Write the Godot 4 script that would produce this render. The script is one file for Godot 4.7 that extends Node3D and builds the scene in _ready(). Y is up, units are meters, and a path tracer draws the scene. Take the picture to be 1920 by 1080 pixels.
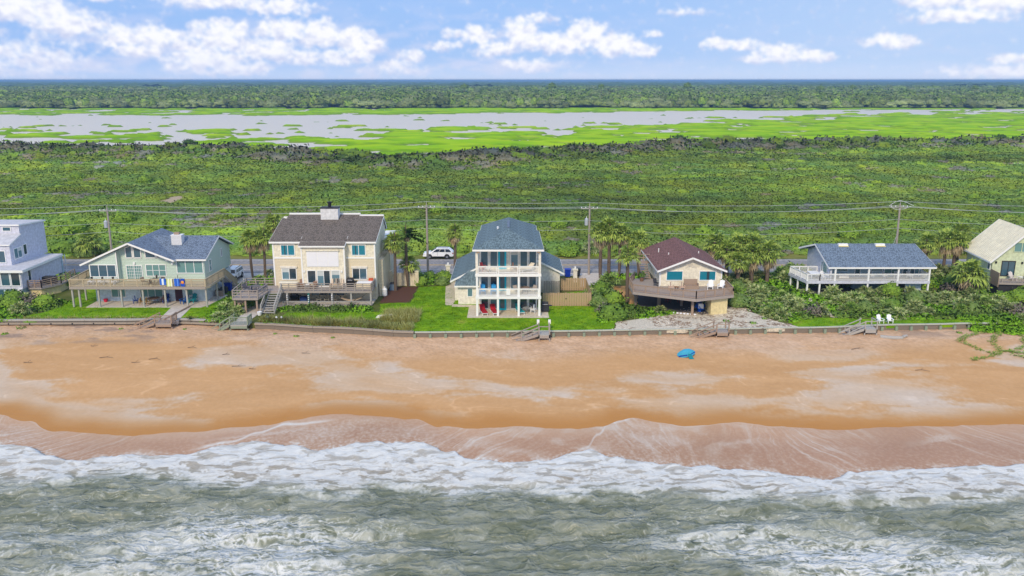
extends Node3D
# Beach houses between the ocean, a coast road, dune scrub and a salt marsh. x is along the shore, -z inland (the code calls the distance inland d), y up.

var mats := {}
var names := {}
var rng := RandomNumberGenerator.new()

# ------------------------------------------------------------------ mesh builder
class B:
	var v := PackedVector3Array()
	var n := PackedVector3Array()
	var c := PackedColorArray()
	var u := PackedVector2Array()
	var col := Color.WHITE
	var tinted := false
	func tri3(a: Vector3, b: Vector3, d: Vector3, na: Vector3, nb: Vector3, nd: Vector3) -> void:
		v.append(a); v.append(d); v.append(b)
		n.append(na); n.append(nd); n.append(nb)
		c.append(col); c.append(col); c.append(col)
	func tri(a: Vector3, b: Vector3, d: Vector3) -> void:
		var m := (b - a).cross(d - a)
		if m.length_squared() < 1e-14:
			return
		m = m.normalized()
		tri3(a, b, d, m, m, m)
	func quad(a: Vector3, b: Vector3, d: Vector3, e: Vector3) -> void:
		tri(a, b, d); tri(a, d, e)
	func box(at: Vector3, size: Vector3, basis := Basis.IDENTITY) -> B:
		var h := size * 0.5
		var p := []
		for i in 8:
			p.append(at + basis * Vector3(h.x if i & 1 else -h.x, h.y if i & 2 else -h.y, h.z if i & 4 else -h.z))
		quad(p[4], p[5], p[7], p[6]); quad(p[1], p[0], p[2], p[3]); quad(p[5], p[1], p[3], p[7])
		quad(p[0], p[4], p[6], p[2]); quad(p[6], p[7], p[3], p[2]); quad(p[0], p[1], p[5], p[4])
		return self
	func span(x0: float, y0: float, z0: float, x1: float, y1: float, z1: float) -> B:
		return box(Vector3(x0 + x1, y0 + y1, z0 + z1) * 0.5, Vector3(absf(x1 - x0), absf(y1 - y0), absf(z1 - z0)))
	func bar(a: Vector3, b: Vector3, w: float, h: float) -> B:
		var z := (b - a).normalized()
		var up := Vector3.UP if absf(z.y) < 0.95 else Vector3.RIGHT
		var x := up.cross(z).normalized()
		return box((a + b) * 0.5, Vector3(w, h, a.distance_to(b)), Basis(x, z.cross(x), z))
	func solid(top: Array, low: Array) -> B:      # a slab or prism between two loops of equal length; top counter-clockwise from its outside
		var k := top.size()
		for i in range(1, k - 1):
			tri(top[0], top[i], top[i + 1]); tri(low[0], low[i + 1], low[i])
		for i in k:
			var j := (i + 1) % k
			quad(low[i], low[j], top[j], top[i])
		return self
	func gable(poly: Array, z0: float, z1: float) -> B:  # outline in x,y (counter-clockwise seen from +z), drawn out along z
		var a := []; var b := []
		for p in poly:
			a.append(Vector3(p.x, p.y, maxf(z0, z1))); b.append(Vector3(p.x, p.y, minf(z0, z1)))
		return solid(a, b)
	func gable_x(poly: Array, x0: float, x1: float) -> B:  # outline in z,y as (z, y), counter-clockwise seen from +x with -z to the right
		var a := []; var b := []
		for p in poly:
			a.append(Vector3(maxf(x0, x1), p.y, p.x)); b.append(Vector3(minf(x0, x1), p.y, p.x))
		return solid(a, b)
	func floor_(poly: Array, y0: float, y1: float) -> B:   # outline in x,z
		var a := []; var b := []
		var s := 0.0
		for i in poly.size():
			s += poly[i].cross(poly[(i + 1) % poly.size()])
		var q := poly.duplicate()
		if s > 0:
			q.reverse()
		var tr := Geometry2D.triangulate_polygon(PackedVector2Array(q))
		for p in q:
			a.append(Vector3(p.x, y1, p.y)); b.append(Vector3(p.x, y0, p.y))
		for i in range(0, tr.size(), 3):
			var m: Vector3 = (a[tr[i + 1]] - a[tr[i]]).cross(a[tr[i + 2]] - a[tr[i]])
			if m.y > 0:
				tri(a[tr[i]], a[tr[i + 1]], a[tr[i + 2]])
			else:
				tri(a[tr[i]], a[tr[i + 2]], a[tr[i + 1]])
		for i in a.size():
			var j := (i + 1) % a.size()
			quad(b[i], b[j], a[j], a[i])
		return self
	func slab(p: Array, t: float) -> B:            # roof plane p (counter-clockwise from above) and its thickness below
		var low := []
		for q in p:
			low.append(q - Vector3(0, t, 0))
		return solid(p, low)
	func tube(p: Array, r0: float, r1: float, sides := 6, cap := true) -> B:
		var rings := []
		var z0: Vector3 = (p[1] - p[0]).normalized()
		var x := (Vector3.UP if absf(z0.y) < 0.9 else Vector3.RIGHT).cross(z0).normalized()
		for i in p.size():
			var z: Vector3 = (p[mini(i + 1, p.size() - 1)] - p[maxi(i - 1, 0)]).normalized()
			x = (x - z * x.dot(z)).normalized()
			var y := z.cross(x)
			var r := lerpf(r0, r1, float(i) / (p.size() - 1))
			var ring := []
			for k in sides:
				var a := TAU * k / sides
				ring.append([p[i] + (x * cos(a) + y * sin(a)) * r, x * cos(a) + y * sin(a)])
			rings.append(ring)
		for i in p.size() - 1:
			for k in sides:
				var a = rings[i][k]; var b = rings[i][(k + 1) % sides]; var d = rings[i + 1][(k + 1) % sides]; var e = rings[i + 1][k]
				tri3(a[0], b[0], d[0], a[1], b[1], d[1]); tri3(a[0], d[0], e[0], a[1], d[1], e[1])
		if cap:
			for k in range(1, sides - 1):
				tri(rings[0][0][0], rings[0][k + 1][0], rings[0][k][0])
				tri(rings[-1][0][0], rings[-1][k][0], rings[-1][k + 1][0])
		return self
	func lathe(at: Vector3, prof: Array, sides := 12) -> B:   # prof: (radius, height) from the bottom up
		for i in prof.size() - 1:
			var s: Vector2 = prof[i + 1] - prof[i]
			for k in sides:
				var a := TAU * k / sides; var b := TAU * (k + 1) / sides
				var ca := Vector3(cos(a), 0, -sin(a)); var cb := Vector3(cos(b), 0, -sin(b))
				var na := (ca * s.y - Vector3(0, s.x, 0)).normalized(); var nb := (cb * s.y - Vector3(0, s.x, 0)).normalized()
				var p0: Vector3 = at + ca * prof[i].x + Vector3(0, prof[i].y, 0); var p1: Vector3 = at + cb * prof[i].x + Vector3(0, prof[i].y, 0)
				var p2: Vector3 = at + cb * prof[i + 1].x + Vector3(0, prof[i + 1].y, 0); var p3: Vector3 = at + ca * prof[i + 1].x + Vector3(0, prof[i + 1].y, 0)
				if prof[i].x > 1e-4: tri3(p0, p1, p2, na, nb, nb)
				if prof[i + 1].x > 1e-4: tri3(p0, p2, p3, na, nb, na)
		return self
	func mesh() -> ArrayMesh:
		var arr := []
		arr.resize(Mesh.ARRAY_MAX)
		arr[Mesh.ARRAY_VERTEX] = v
		arr[Mesh.ARRAY_NORMAL] = n
		if tinted:
			arr[Mesh.ARRAY_COLOR] = c
		if u.size() == v.size():
			arr[Mesh.ARRAY_TEX_UV] = u
		var m := ArrayMesh.new()
		m.add_surface_from_arrays(Mesh.PRIMITIVE_TRIANGLES, arr)
		return m

# ------------------------------------------------------------------ nodes
func numbered(called: String) -> String:
	var k: int = names.get(called, 0)
	names[called] = k + 1
	return called if k == 0 else "%s_%03d" % [called, k]

func thing(called: String, label: String, category: String, at := Vector3.ZERO, turn := 0.0, group := "") -> Node3D:
	var o := Node3D.new()
	o.name = numbered(called)
	add_child(o, true)
	o.position = at
	o.rotation.y = turn
	tag(o, label, category, group)
	return o

func tag(o: Node, label: String, category := "", group := "", kind := "") -> void:
	if label: o.set_meta("label", label)
	if category: o.set_meta("category", category)
	if group: o.set_meta("group", group)
	if kind: o.set_meta("kind", kind)

func part(called: String, b, m: Material, parent: Node, kind := "") -> MeshInstance3D:
	var o := MeshInstance3D.new()
	if parent == self:
		called = numbered(called)
	else:
		var k := 0
		for ch in parent.get_children():
			if str(ch.name).begins_with(called) and str(ch.name).trim_prefix(called).trim_prefix("_").replace("0", "1").is_valid_int() or ch.name == called:
				k += 1
		if k: called = "%s_%03d" % [called, k]
	o.name = called
	o.mesh = b.mesh() if b is B else b
	o.material_override = m
	parent.add_child(o, true)
	if kind: o.set_meta("kind", kind)
	return o

func copy(o: Node3D, label: String, at: Vector3, turn := 0.0, size := 1.0) -> Node3D:
	var r: Node3D = o.duplicate()
	r.name = numbered(str(o.name).rstrip("0123456789").rstrip("_"))
	add_child(r, true)
	r.position = at
	r.rotation = Vector3(0, turn, 0)
	r.scale = Vector3.ONE * size
	if label: r.set_meta("label", label)
	return r

func structure(called: String, b, m: Material, label := "") -> MeshInstance3D:
	var o := part(called, b, m, self, "structure")
	if label: tag(o, label)
	return o

# ------------------------------------------------------------------ materials
func srgb(r: float, g: float, b: float) -> Color:
	return Color(r / 255.0, g / 255.0, b / 255.0)

func lin(r: float, g: float, b: float, k := 1.0) -> Color:   # 0..255 sRGB to the linear value that vertex colours want
	var c := srgb(r, g, b).srgb_to_linear()
	return Color(c.r * k, c.g * k, c.b * k)

func flat(c: Color, rough := 0.8, metal := 0.0, spec := 0.4) -> StandardMaterial3D:
	var key := "%s %.2f %.2f %.2f" % [c.to_html(), rough, metal, spec]
	if not mats.has(key):
		var m := StandardMaterial3D.new()
		m.albedo_color = c
		m.roughness = rough
		m.metallic = metal
		m.metallic_specular = spec
		mats[key] = m
	return mats[key]

func worn(c: Color, tex: Texture2D, scale: Vector3, rough := 0.8, relief: Texture2D = null, cm := 1.0) -> StandardMaterial3D:
	var key := "w%s %s %s %.2f" % [c.to_html(), tex, scale, rough]
	if not mats.has(key):
		var m := StandardMaterial3D.new()
		m.albedo_color = c
		m.albedo_texture = tex
		m.uv1_triplanar = true
		m.uv1_world_triplanar = true
		m.uv1_triplanar_sharpness = 8.0
		m.uv1_scale = scale
		m.roughness = rough
		m.metallic_specular = 0.3
		if relief:
			m.heightmap_enabled = true
			m.heightmap_texture = relief
			m.heightmap_scale = cm
		mats[key] = m
	return mats[key]

func tinted(rough := 0.75, back := 0.0, spec := 0.25) -> StandardMaterial3D:
	var key := "t%.2f %.2f %.2f" % [rough, back, spec]
	if not mats.has(key):
		var m := StandardMaterial3D.new()
		m.vertex_color_use_as_albedo = true
		m.roughness = rough
		m.metallic_specular = spec
		m.cull_mode = BaseMaterial3D.CULL_DISABLED
		if back > 0.0:
			m.backlight_enabled = true
			m.backlight = Color(back, back, back)
		mats[key] = m
	return mats[key]

func noise(freq: float, octaves := 4, kind := FastNoiseLite.TYPE_SIMPLEX_SMOOTH, s := 1) -> FastNoiseLite:
	var f := FastNoiseLite.new()
	f.noise_type = kind
	f.seed = s
	f.frequency = freq
	f.fractal_octaves = octaves
	f.fractal_type = FastNoiseLite.FRACTAL_FBM if octaves > 1 else FastNoiseLite.FRACTAL_NONE
	return f

func sm(a: float, b: float, x: float) -> float:
	return smoothstep(a, b, x)

func along(p: Array, x: float) -> float:          # the polyline's second coordinate at x
	if x <= p[0].x: return p[0].y
	for i in range(1, p.size()):
		if x <= p[i].x:
			var t: float = (x - p[i - 1].x) / (p[i].x - p[i - 1].x)
			t = t * t * (3.0 - 2.0 * t)
			return lerpf(p[i - 1].y, p[i].y, t)
	return p[-1].y

func speckle(size: int, lo: float, hi: float, freq: float, s: int, octaves := 4) -> ImageTexture:   # grey noise tile, lo..hi
	var a := noise(freq, octaves, FastNoiseLite.TYPE_SIMPLEX_SMOOTH, s).get_seamless_image(size, size)
	var d := a.get_data()
	for i in d.size():
		d[i] = int(255.0 * lerpf(lo, hi, d[i] / 255.0))
	return ImageTexture.create_from_image(Image.create_from_data(size, size, false, Image.FORMAT_L8, d))

# a sheet over rows d (inland) and columns x; h(x, d) its height, k(x, d) its colour
func sheet(xs: PackedFloat32Array, ds: PackedFloat32Array, h: Callable, k: Callable, uv := Rect2()) -> ArrayMesh:
	var nx := xs.size(); var nd := ds.size()
	var v := PackedVector3Array(); var n := PackedVector3Array(); var c := PackedColorArray(); var t := PackedVector2Array(); var f := PackedInt32Array()
	v.resize(nx * nd); n.resize(nx * nd); c.resize(nx * nd); t.resize(nx * nd)
	for j in nd:
		for i in nx:
			var q := j * nx + i
			v[q] = Vector3(xs[i], h.call(xs[i], ds[j]), -ds[j])
			c[q] = k.call(xs[i], ds[j])
			if uv.size.x: t[q] = Vector2((xs[i] - uv.position.x) / uv.size.x, (uv.end.y - ds[j]) / uv.size.y)
	for j in nd:
		for i in nx:
			var a := v[j * nx + mini(i + 1, nx - 1)] - v[j * nx + maxi(i - 1, 0)]
			var b := v[mini(j + 1, nd - 1) * nx + i] - v[maxi(j - 1, 0) * nx + i]
			n[j * nx + i] = a.cross(b).normalized()
	for j in nd - 1:
		for i in nx - 1:
			var q := j * nx + i
			f.append_array(PackedInt32Array([q, q + nx, q + 1, q + 1, q + nx, q + nx + 1]))
	var arr := []
	arr.resize(Mesh.ARRAY_MAX)
	arr[Mesh.ARRAY_VERTEX] = v; arr[Mesh.ARRAY_NORMAL] = n; arr[Mesh.ARRAY_COLOR] = c; arr[Mesh.ARRAY_INDEX] = f
	if uv.size.x: arr[Mesh.ARRAY_TEX_UV] = t
	var m := ArrayMesh.new()
	m.add_surface_from_arrays(Mesh.PRIMITIVE_TRIANGLES, arr)
	return m

func steps(a: float, b: float, s: float) -> PackedFloat32Array:
	var r := PackedFloat32Array()
	var k := maxi(1, int(round((b - a) / s)))
	for i in k + 1:
		r.append(lerpf(a, b, float(i) / k))
	return r

func graded(list: Array) -> PackedFloat32Array:    # [from, to, step, to, step, ...]
	var r := PackedFloat32Array([list[0]])
	for i in range(1, list.size(), 2):
		var s := steps(r[-1], list[i], list[i + 1])
		s.remove_at(0)
		r.append_array(s)
	return r

# ------------------------------------------------------------------ foliage
func clump(s: int, leaves: int, r: Vector3, leaf: float, dark: Color, light: Color, low := -0.15, jag := 0.35, stray := 0.4, core := false) -> ArrayMesh:   # a lumpy crown of leaf-sized faces round the origin's dome
	var g := RandomNumberGenerator.new()
	g.seed = s
	var f := noise(0.9, 2, FastNoiseLite.TYPE_SIMPLEX_SMOOTH, s)
	var b := B.new()
	b.tinted = true
	if core:          # inner dome in mid leaf colour, added to lessen dark gaps between leaves
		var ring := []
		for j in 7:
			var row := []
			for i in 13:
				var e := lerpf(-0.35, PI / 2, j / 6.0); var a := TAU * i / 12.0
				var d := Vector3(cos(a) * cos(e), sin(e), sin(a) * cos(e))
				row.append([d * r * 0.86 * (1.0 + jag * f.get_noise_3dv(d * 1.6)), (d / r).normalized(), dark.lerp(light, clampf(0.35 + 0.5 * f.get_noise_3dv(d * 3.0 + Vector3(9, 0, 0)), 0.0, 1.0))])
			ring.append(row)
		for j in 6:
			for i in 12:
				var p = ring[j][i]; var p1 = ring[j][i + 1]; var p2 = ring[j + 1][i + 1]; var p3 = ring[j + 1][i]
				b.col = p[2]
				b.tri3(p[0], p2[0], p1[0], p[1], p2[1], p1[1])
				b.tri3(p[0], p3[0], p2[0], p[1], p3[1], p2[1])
	for i in leaves:
		var d := Vector3(g.randfn(), g.randfn(), g.randfn()).normalized()
		if d.y < low: d.y = absf(d.y) * 0.6
		d = d.normalized()
		var lump := 1.0 + jag * f.get_noise_3dv(d * 1.6)
		var deep := 1.0 - 0.45 * pow(g.randf(), 2.0)
		var p := d * r * lump * deep
		var out := (d / r).normalized()
		var w := (out + 0.8 * Vector3(g.randfn(), g.randfn(), g.randfn())).normalized()
		var x := w.cross(Vector3(g.randfn(), g.randfn(), g.randfn())).normalized()
		var y := w.cross(x)
		var l := leaf * g.randf_range(0.6, 1.35)
		var nn := (out * (0.9 - stray) + w * stray * signf(w.dot(out)) + Vector3.UP * 0.45).normalized()
		b.col = dark.lerp(light, clampf(g.randf() * 0.75 + 0.25 * f.get_noise_3dv(d * 3.0 + Vector3(9, 0, 0)) + 0.1, 0.0, 1.0))
		var a0 := p + x * l; var a1 := p + y * l * 0.45; var a2 := p - x * l * 0.8; var a3 := p - y * l * 0.5
		b.tri3(a0, a1, a2, nn, nn, nn)
		b.tri3(a0, a2, a3, nn, nn, nn)
	return b.mesh()

func fan(b: B, at: Vector3, out: Vector3, r: float, blades: int, g: RandomNumberGenerator, droop: float, dark: Color, light: Color) -> void:   # one palm fan at the end of its stalk
	var side := out.cross(Vector3.UP).normalized()
	if side.length() < 0.1: side = Vector3.RIGHT
	var up := side.cross(out).normalized()
	for k in blades:
		var a := lerpf(-1.9, 1.9, (k + g.randf() * 0.5) / blades)
		var dir := (out * cos(a) + side * sin(a)).normalized()
		var l := r * g.randf_range(0.8, 1.1) * (1.0 - 0.25 * absf(a) / 1.9)
		var mid := at + dir * l * 0.55 + up * 0.06 * r
		var tip := at + dir * l + Vector3.DOWN * droop * r * g.randf_range(0.3, 1.0)
		var w := dir.cross(up).normalized() * r * 0.1
		b.col = dark.lerp(light, g.randf())
		var nn := (up + dir * 0.3 + Vector3(g.randfn(), 0, g.randfn()) * 0.25).normalized()
		b.tri3(at, mid + w, mid - w, nn, nn, nn)
		b.tri3(mid - w, mid + w, tip, nn, nn, nn)

func palm_crown(s: int, fronds: int, r: float, dark: Color, light: Color, lowest: float, highest: float, droop: float, blades := 9) -> ArrayMesh:
	var g := RandomNumberGenerator.new()
	g.seed = s
	var b := B.new()
	b.tinted = true
	for i in fronds:
		var az := TAU * (i * 0.382 + g.randf() * 0.1)
		var el := lerpf(lowest, highest, (i + g.randf()) / fronds)
		var d := Vector3(cos(az) * cos(el), sin(el), sin(az) * cos(el))
		var st := r * g.randf_range(0.45, 0.8)
		var end := d * st
		b.col = dark
		var w := d.cross(Vector3.UP).normalized() * 0.03
		b.tri3(-w, w, end, Vector3.UP, Vector3.UP, Vector3.UP)
		var bend := (d + Vector3.DOWN * 0.35).normalized()
		fan(b, end, bend, r * g.randf_range(0.45, 0.62), blades, g, droop, dark, light)
	return b.mesh()

func many(called: String, meshes: Array, spots: Array, m: Material, label: String, parent: Node = self) -> void:   # spots: [mesh number, transform, tint]; one object of kind stuff per mesh
	for k in meshes.size():
		var mine := spots.filter(func(s): return s[0] == k)
		if mine.is_empty(): continue
		var mm := MultiMesh.new()
		mm.transform_format = MultiMesh.TRANSFORM_3D
		mm.use_colors = true
		mm.mesh = meshes[k]
		mm.instance_count = mine.size()
		for i in mine.size():
			mm.set_instance_transform(i, mine[i][1])
			mm.set_instance_color(i, mine[i][2])
		var o := MultiMeshInstance3D.new()
		o.name = numbered(called)
		o.multimesh = mm
		o.material_override = m
		parent.add_child(o, true)
		tag(o, label, "", "", "stuff")

func put(x: float, y: float, d: float, turn: float, sx: float, sy: float) -> Transform3D:
	return Transform3D(Basis(Vector3.UP, turn).scaled(Vector3(sx, sy, sx)), Vector3(x, y, -d))

# ------------------------------------------------------------------ lie of the land
var UP_EDGE := [Vector2(-90, 71), Vector2(-47.7, 72.33), Vector2(-44.5, 70.96), Vector2(-40.9, 68.91), Vector2(-38.5, 68.71), Vector2(-33.5, 68.31), Vector2(-29, 68.91), Vector2(-24.5, 69.72), Vector2(-22.3, 70.24), Vector2(-20.1, 71.27), Vector2(-16.6, 72.33), Vector2(-12.8, 71.9), Vector2(-9.1, 71.37), Vector2(-6.5, 69.93), Vector2(-4.1, 69.52), Vector2(0, 69.93), Vector2(6, 69.52), Vector2(8, 69.93), Vector2(9.8, 71.06), Vector2(11.3, 71.48), Vector2(13.4, 70.75), Vector2(15.7, 69.93), Vector2(20.7, 70.75), Vector2(24.1, 69.93), Vector2(28.7, 69.31), Vector2(36.2, 69.93), Vector2(46, 70.24), Vector2(90, 70)]
var FRONT := [Vector2(-90, 66), Vector2(-44.2, 66.46), Vector2(-41.7, 65.99), Vector2(-38.6, 64.43), Vector2(-35.9, 63.54), Vector2(-34.1, 64.43), Vector2(-27.4, 64.61), Vector2(-24.6, 66.18), Vector2(-22.6, 67.13), Vector2(-20.5, 66.55), Vector2(-16.8, 65.52), Vector2(-12, 66.74), Vector2(-8.6, 66.74), Vector2(-5, 65.06), Vector2(-3.8, 63.98), Vector2(0, 63.28), Vector2(2.2, 63.54), Vector2(4.5, 64.61), Vector2(6.1, 65.34), Vector2(8.9, 63.98), Vector2(12.1, 62.93), Vector2(15.4, 62.85), Vector2(19.5, 62), Vector2(21.6, 61.58), Vector2(24.9, 60.66), Vector2(27.6, 61.58), Vector2(31.6, 62.25), Vector2(41.7, 62.85), Vector2(90, 62)]
var LOW := [Vector2(-90, 59), Vector2(-40, 59.32), Vector2(-30.2, 60.66), Vector2(-23.4, 59.32), Vector2(-14.8, 58.29), Vector2(-8.8, 59.32), Vector2(-4.5, 57.86), Vector2(0, 58.46), Vector2(4.1, 58.03), Vector2(8.2, 58.46), Vector2(18.2, 57.2), Vector2(24.1, 56.79), Vector2(38.1, 56.79), Vector2(90, 57)]
var WALL := [Vector2(-300, 96), Vector2(-61.6, 95.96), Vector2(-46.3, 96.18), Vector2(-41.3, 96.5), Vector2(-34.2, 95.74), Vector2(-30, 94.42), Vector2(-21.2, 92.92), Vector2(-11, 91.07), Vector2(2.5, 91.47), Vector2(21, 92.3), Vector2(33.6, 92.92), Vector2(46.7, 94.2), Vector2(57.4, 94.85), Vector2(300, 97)]
var SCRUB_END := [Vector2(-0.9, 318), Vector2(-0.63, 318), Vector2(-0.35, 314), Vector2(-0.2, 290), Vector2(-0.12, 281), Vector2(0.0, 295), Vector2(0.12, 318), Vector2(0.2, 343), Vector2(0.4, 352), Vector2(0.62, 350), Vector2(0.9, 352)]
var LOBE := [Vector2(-28, 65.6), Vector2(-24.6, 67.0), Vector2(-22.6, 68.6), Vector2(-20.5, 70.3), Vector2(-15, 71.4)]
var LOBE_EAST := [Vector2(5, 64.8), Vector2(6.4, 66.0), Vector2(7.6, 68.4), Vector2(9.0, 70.6), Vector2(11.5, 71.6)]
var CH_FAR := [Vector2(-0.9, 690), Vector2(-0.63, 700), Vector2(-0.24, 700), Vector2(0.03, 748), Vector2(0.29, 812), Vector2(0.45, 835), Vector2(0.62, 850), Vector2(0.9, 860)]
var CH_NEAR := [Vector2(-0.9, 500), Vector2(-0.63, 500), Vector2(-0.24, 492), Vector2(-0.1, 505), Vector2(0.03, 520), Vector2(0.15, 575), Vector2(0.29, 650), Vector2(0.45, 752), Vector2(0.62, 785), Vector2(0.9, 800)]
const SEA := -2.95
var n_dune: FastNoiseLite
var n_fine: FastNoiseLite
var n_patch: FastNoiseLite

func beach_y(d: float) -> float:
	if d >= 91.0: return -0.62
	if d >= 70.0: return -0.62 - 1.78 * (91.0 - d) / 21.0
	if d >= 60.0: return -2.4 - 0.65 * (70.0 - d) / 10.0
	return maxf(-3.05 - (60.0 - d) * 0.06, -8.0)

func land_y(x: float, d: float) -> float:
	if d < 132.5: return -0.02
	var k := sm(132.5, 150.0, d)
	var e := along(SCRUB_END, x / d)
	var y := k * (0.9 + 1.5 * n_dune.get_noise_2d(x * 0.35, d * 1.6) + 0.7 * n_dune.get_noise_2d(x * 1.4 + 300.0, d * 2.6))
	y += 0.8 * sm(180.0, 300.0, d)
	return lerpf(y, -1.2, sm(e - 6.0, e + 14.0, d))

func bare(x: float, d: float) -> float:      # sandy clearings in the scrub
	var b := 0.0
	for q in [[-78.0, 191.0, 3.4, 5.0], [-46.0, 253.0, 6.0, 3.0]]:
		b = maxf(b, sm(1.2, 0.6, Vector2((x - q[0]) / q[2], (d - q[1]) / q[3]).length()))
	return b

func sky_image() -> Image:
	var w := 4096; var h := 2048
	# cumulus given as (azimuth, elevation, half width, half height, strength), degrees, azimuth 0 inland
	var puffs := [[-29.6, 4.0, 2.6, 0.95, 1.0], [-27.0, 3.2, 2.0, 0.75, 1.0], [-31.0, 4.7, 2.0, 0.8, 0.9], [-25.2, 4.7, 1.0, 0.25, 0.5], [-24.3, 2.5, 1.2, 0.7, 0.8], [-22.6, 2.4, 1.5, 0.75, 1.0], [-23.3, 1.7, 1.6, 0.4, 0.55],
		[-18.5, 4.75, 3.2, 0.55, 0.9], [-14.8, 4.4, 2.0, 0.5, 0.85], [-20.8, 4.9, 1.5, 0.4, 0.7], [-18.4, 2.5, 1.9, 0.95, 1.0], [-20.6, 2.2, 1.2, 0.55, 0.7], [-14.6, 3.0, 1.7, 0.7, 0.9], [-12.5, 2.75, 1.5, 0.85, 1.0], [-10.2, 2.4, 1.4, 0.7, 0.95], [-9.2, 2.1, 0.8, 0.45, 0.8],
		[-19.4, 1.0, 2.4, 0.75, 0.85], [-17.6, 0.7, 1.6, 0.5, 0.6], [-15.4, 1.7, 1.7, 0.65, 0.9], [-13.4, 1.35, 1.0, 0.5, 0.7], [-11.5, 1.3, 1.1, 0.45, 0.75], [-10.1, 1.45, 0.9, 0.5, 0.8], [-6.6, 1.5, 0.7, 0.35, 0.7], [-7.6, 0.7, 1.7, 0.4, 0.5], [-3.8, 2.9, 0.7, 0.3, 0.5], [-4.4, 2.1, 0.9, 0.35, 0.6],
		[-2.1, 2.75, 1.0, 0.65, 0.9], [-1.2, 1.9, 1.2, 0.5, 0.8], [0.5, 3.1, 1.1, 0.75, 0.95], [1.3, 2.4, 1.6, 0.6, 0.9], [3.2, 2.2, 2.0, 0.7, 1.0], [4.9, 2.65, 1.4, 0.95, 1.0], [6.8, 2.1, 1.7, 0.75, 1.0], [8.3, 1.8, 1.2, 0.45, 0.9], [1.2, 0.9, 1.8, 0.4, 0.6], [1.8, 3.9, 0.9, 0.25, 0.55],
		[13.6, 2.15, 1.1, 0.35, 0.8], [15.0, 2.1, 1.0, 0.3, 0.7], [17.3, 1.6, 1.5, 0.5, 0.95], [19.0, 1.35, 1.4, 0.38, 0.9], [16.0, 1.25, 1.2, 0.25, 0.5], [23.6, 2.2, 1.4, 0.4, 0.85], [25.6, 4.5, 1.6, 0.5, 0.95], [27.0, 3.6, 2.4, 0.45, 0.85], [29.5, 4.3, 2.6, 0.8, 0.9], [30.4, 1.1, 1.3, 0.3, 0.6], [29.0, 0.4, 2.2, 0.35, 0.5], [9.0, 2.9, 0.6, 0.2, 0.4], [11.0, 4.2, 1.2, 0.2, 0.3],
		[-33.5, 2.0, 2.6, 0.8, 0.8], [33.6, 2.4, 2.0, 0.7, 0.8], [-38.0, 4.0, 3.0, 1.1, 0.9], [38.0, 3.6, 2.8, 0.9, 0.9], [-30.0, 1.2, 3.2, 0.9, 0.42]]
	var na := noise(1.0, 5, FastNoiseLite.TYPE_SIMPLEX_SMOOTH, 11)
	var nb := noise(1.0, 4, FastNoiseLite.TYPE_SIMPLEX_SMOOTH, 12)
	var base := func(az: float, el: float) -> Vector3:
		var t := pow(clampf(el / 90.0, 0.0, 1.0), 0.36)
		var lo := Vector3(0.45, 0.58, 0.80); var mid := Vector3(0.31, 0.49, 0.82); var top := Vector3(0.16, 0.34, 0.76)
		var c := lo.lerp(mid, sm(0.0, 0.38, t)).lerp(top, sm(0.45, 1.0, t))
		c = c.lerp(Vector3(0.26, 0.43, 0.78), 0.45 * sm(5.0, -30.0, az) * sm(-120.0, -60.0, az) * sm(12.0, 2.0, el))
		c = c.lerp(Vector3(0.48, 0.61, 0.82), 0.6 * sm(2.0, 26.0, az) * sm(120.0, 60.0, az) * sm(12.0, 2.0, el))
		return c.lerp(Vector3(0.60, 0.68, 0.86), 0.45 * sm(1.6, 0.0, el))
	# the whole dome, coarse: broken cloud added up to the zenith, out of view, for neutral light
	var cw := 1024; var ch := 512
	var d := PackedByteArray()
	d.resize(cw * ch * 3)
	for j in ch:
		var el := 90.0 - (j + 0.5) * 180.0 / ch
		for i in cw:
			var az := fposmod((i + 0.5) * 360.0 / cw + 180.0, 360.0) - 180.0   # the middle of the picture looks out to sea
			var c: Vector3 = base.call(az, el)
			if el > 0.0:
				var a := deg_to_rad(az); var e := deg_to_rad(el)
				var q := Vector3(sin(a) * cos(e), 0, -cos(a) * cos(e)) / (sin(e) + 0.12)
				var f := na.get_noise_3d(q.x * 1.1, 0.0, q.z * 1.1)
				var k := sm(-0.12, 0.22, f) * sm(5.0, 14.0, el)
				var s := 0.80 + 0.5 * nb.get_noise_3d(q.x * 1.4 + 5.0, 0.0, q.z * 1.4)
				c = c.lerp(Vector3(0.98, 0.98, 1.0) * clampf(s, 0.62, 1.0), k * 0.92)
			elif el < 0.0:
				c = Vector3(0.22, 0.24, 0.22)
			var o := (j * cw + i) * 3
			d[o] = int(255.0 * Color(clampf(c.x, 0, 1), 0, 0).linear_to_srgb().r); d[o + 1] = int(255.0 * Color(clampf(c.y, 0, 1), 0, 0).linear_to_srgb().r); d[o + 2] = int(255.0 * Color(clampf(c.z, 0, 1), 0, 0).linear_to_srgb().r)
	var im := Image.create_from_data(cw, ch, false, Image.FORMAT_RGB8, d)
	im.resize(w, h, Image.INTERPOLATE_CUBIC)
	# the cumulus above the horizon inland, fine
	var j0 := int((90.0 - 9.0) / 180.0 * h); var j1 := int(90.5 / 180.0 * h); var i0 := int((180.0 - 48.0) / 360.0 * w); var i1 := int((180.0 + 48.0) / 360.0 * w)
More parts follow.
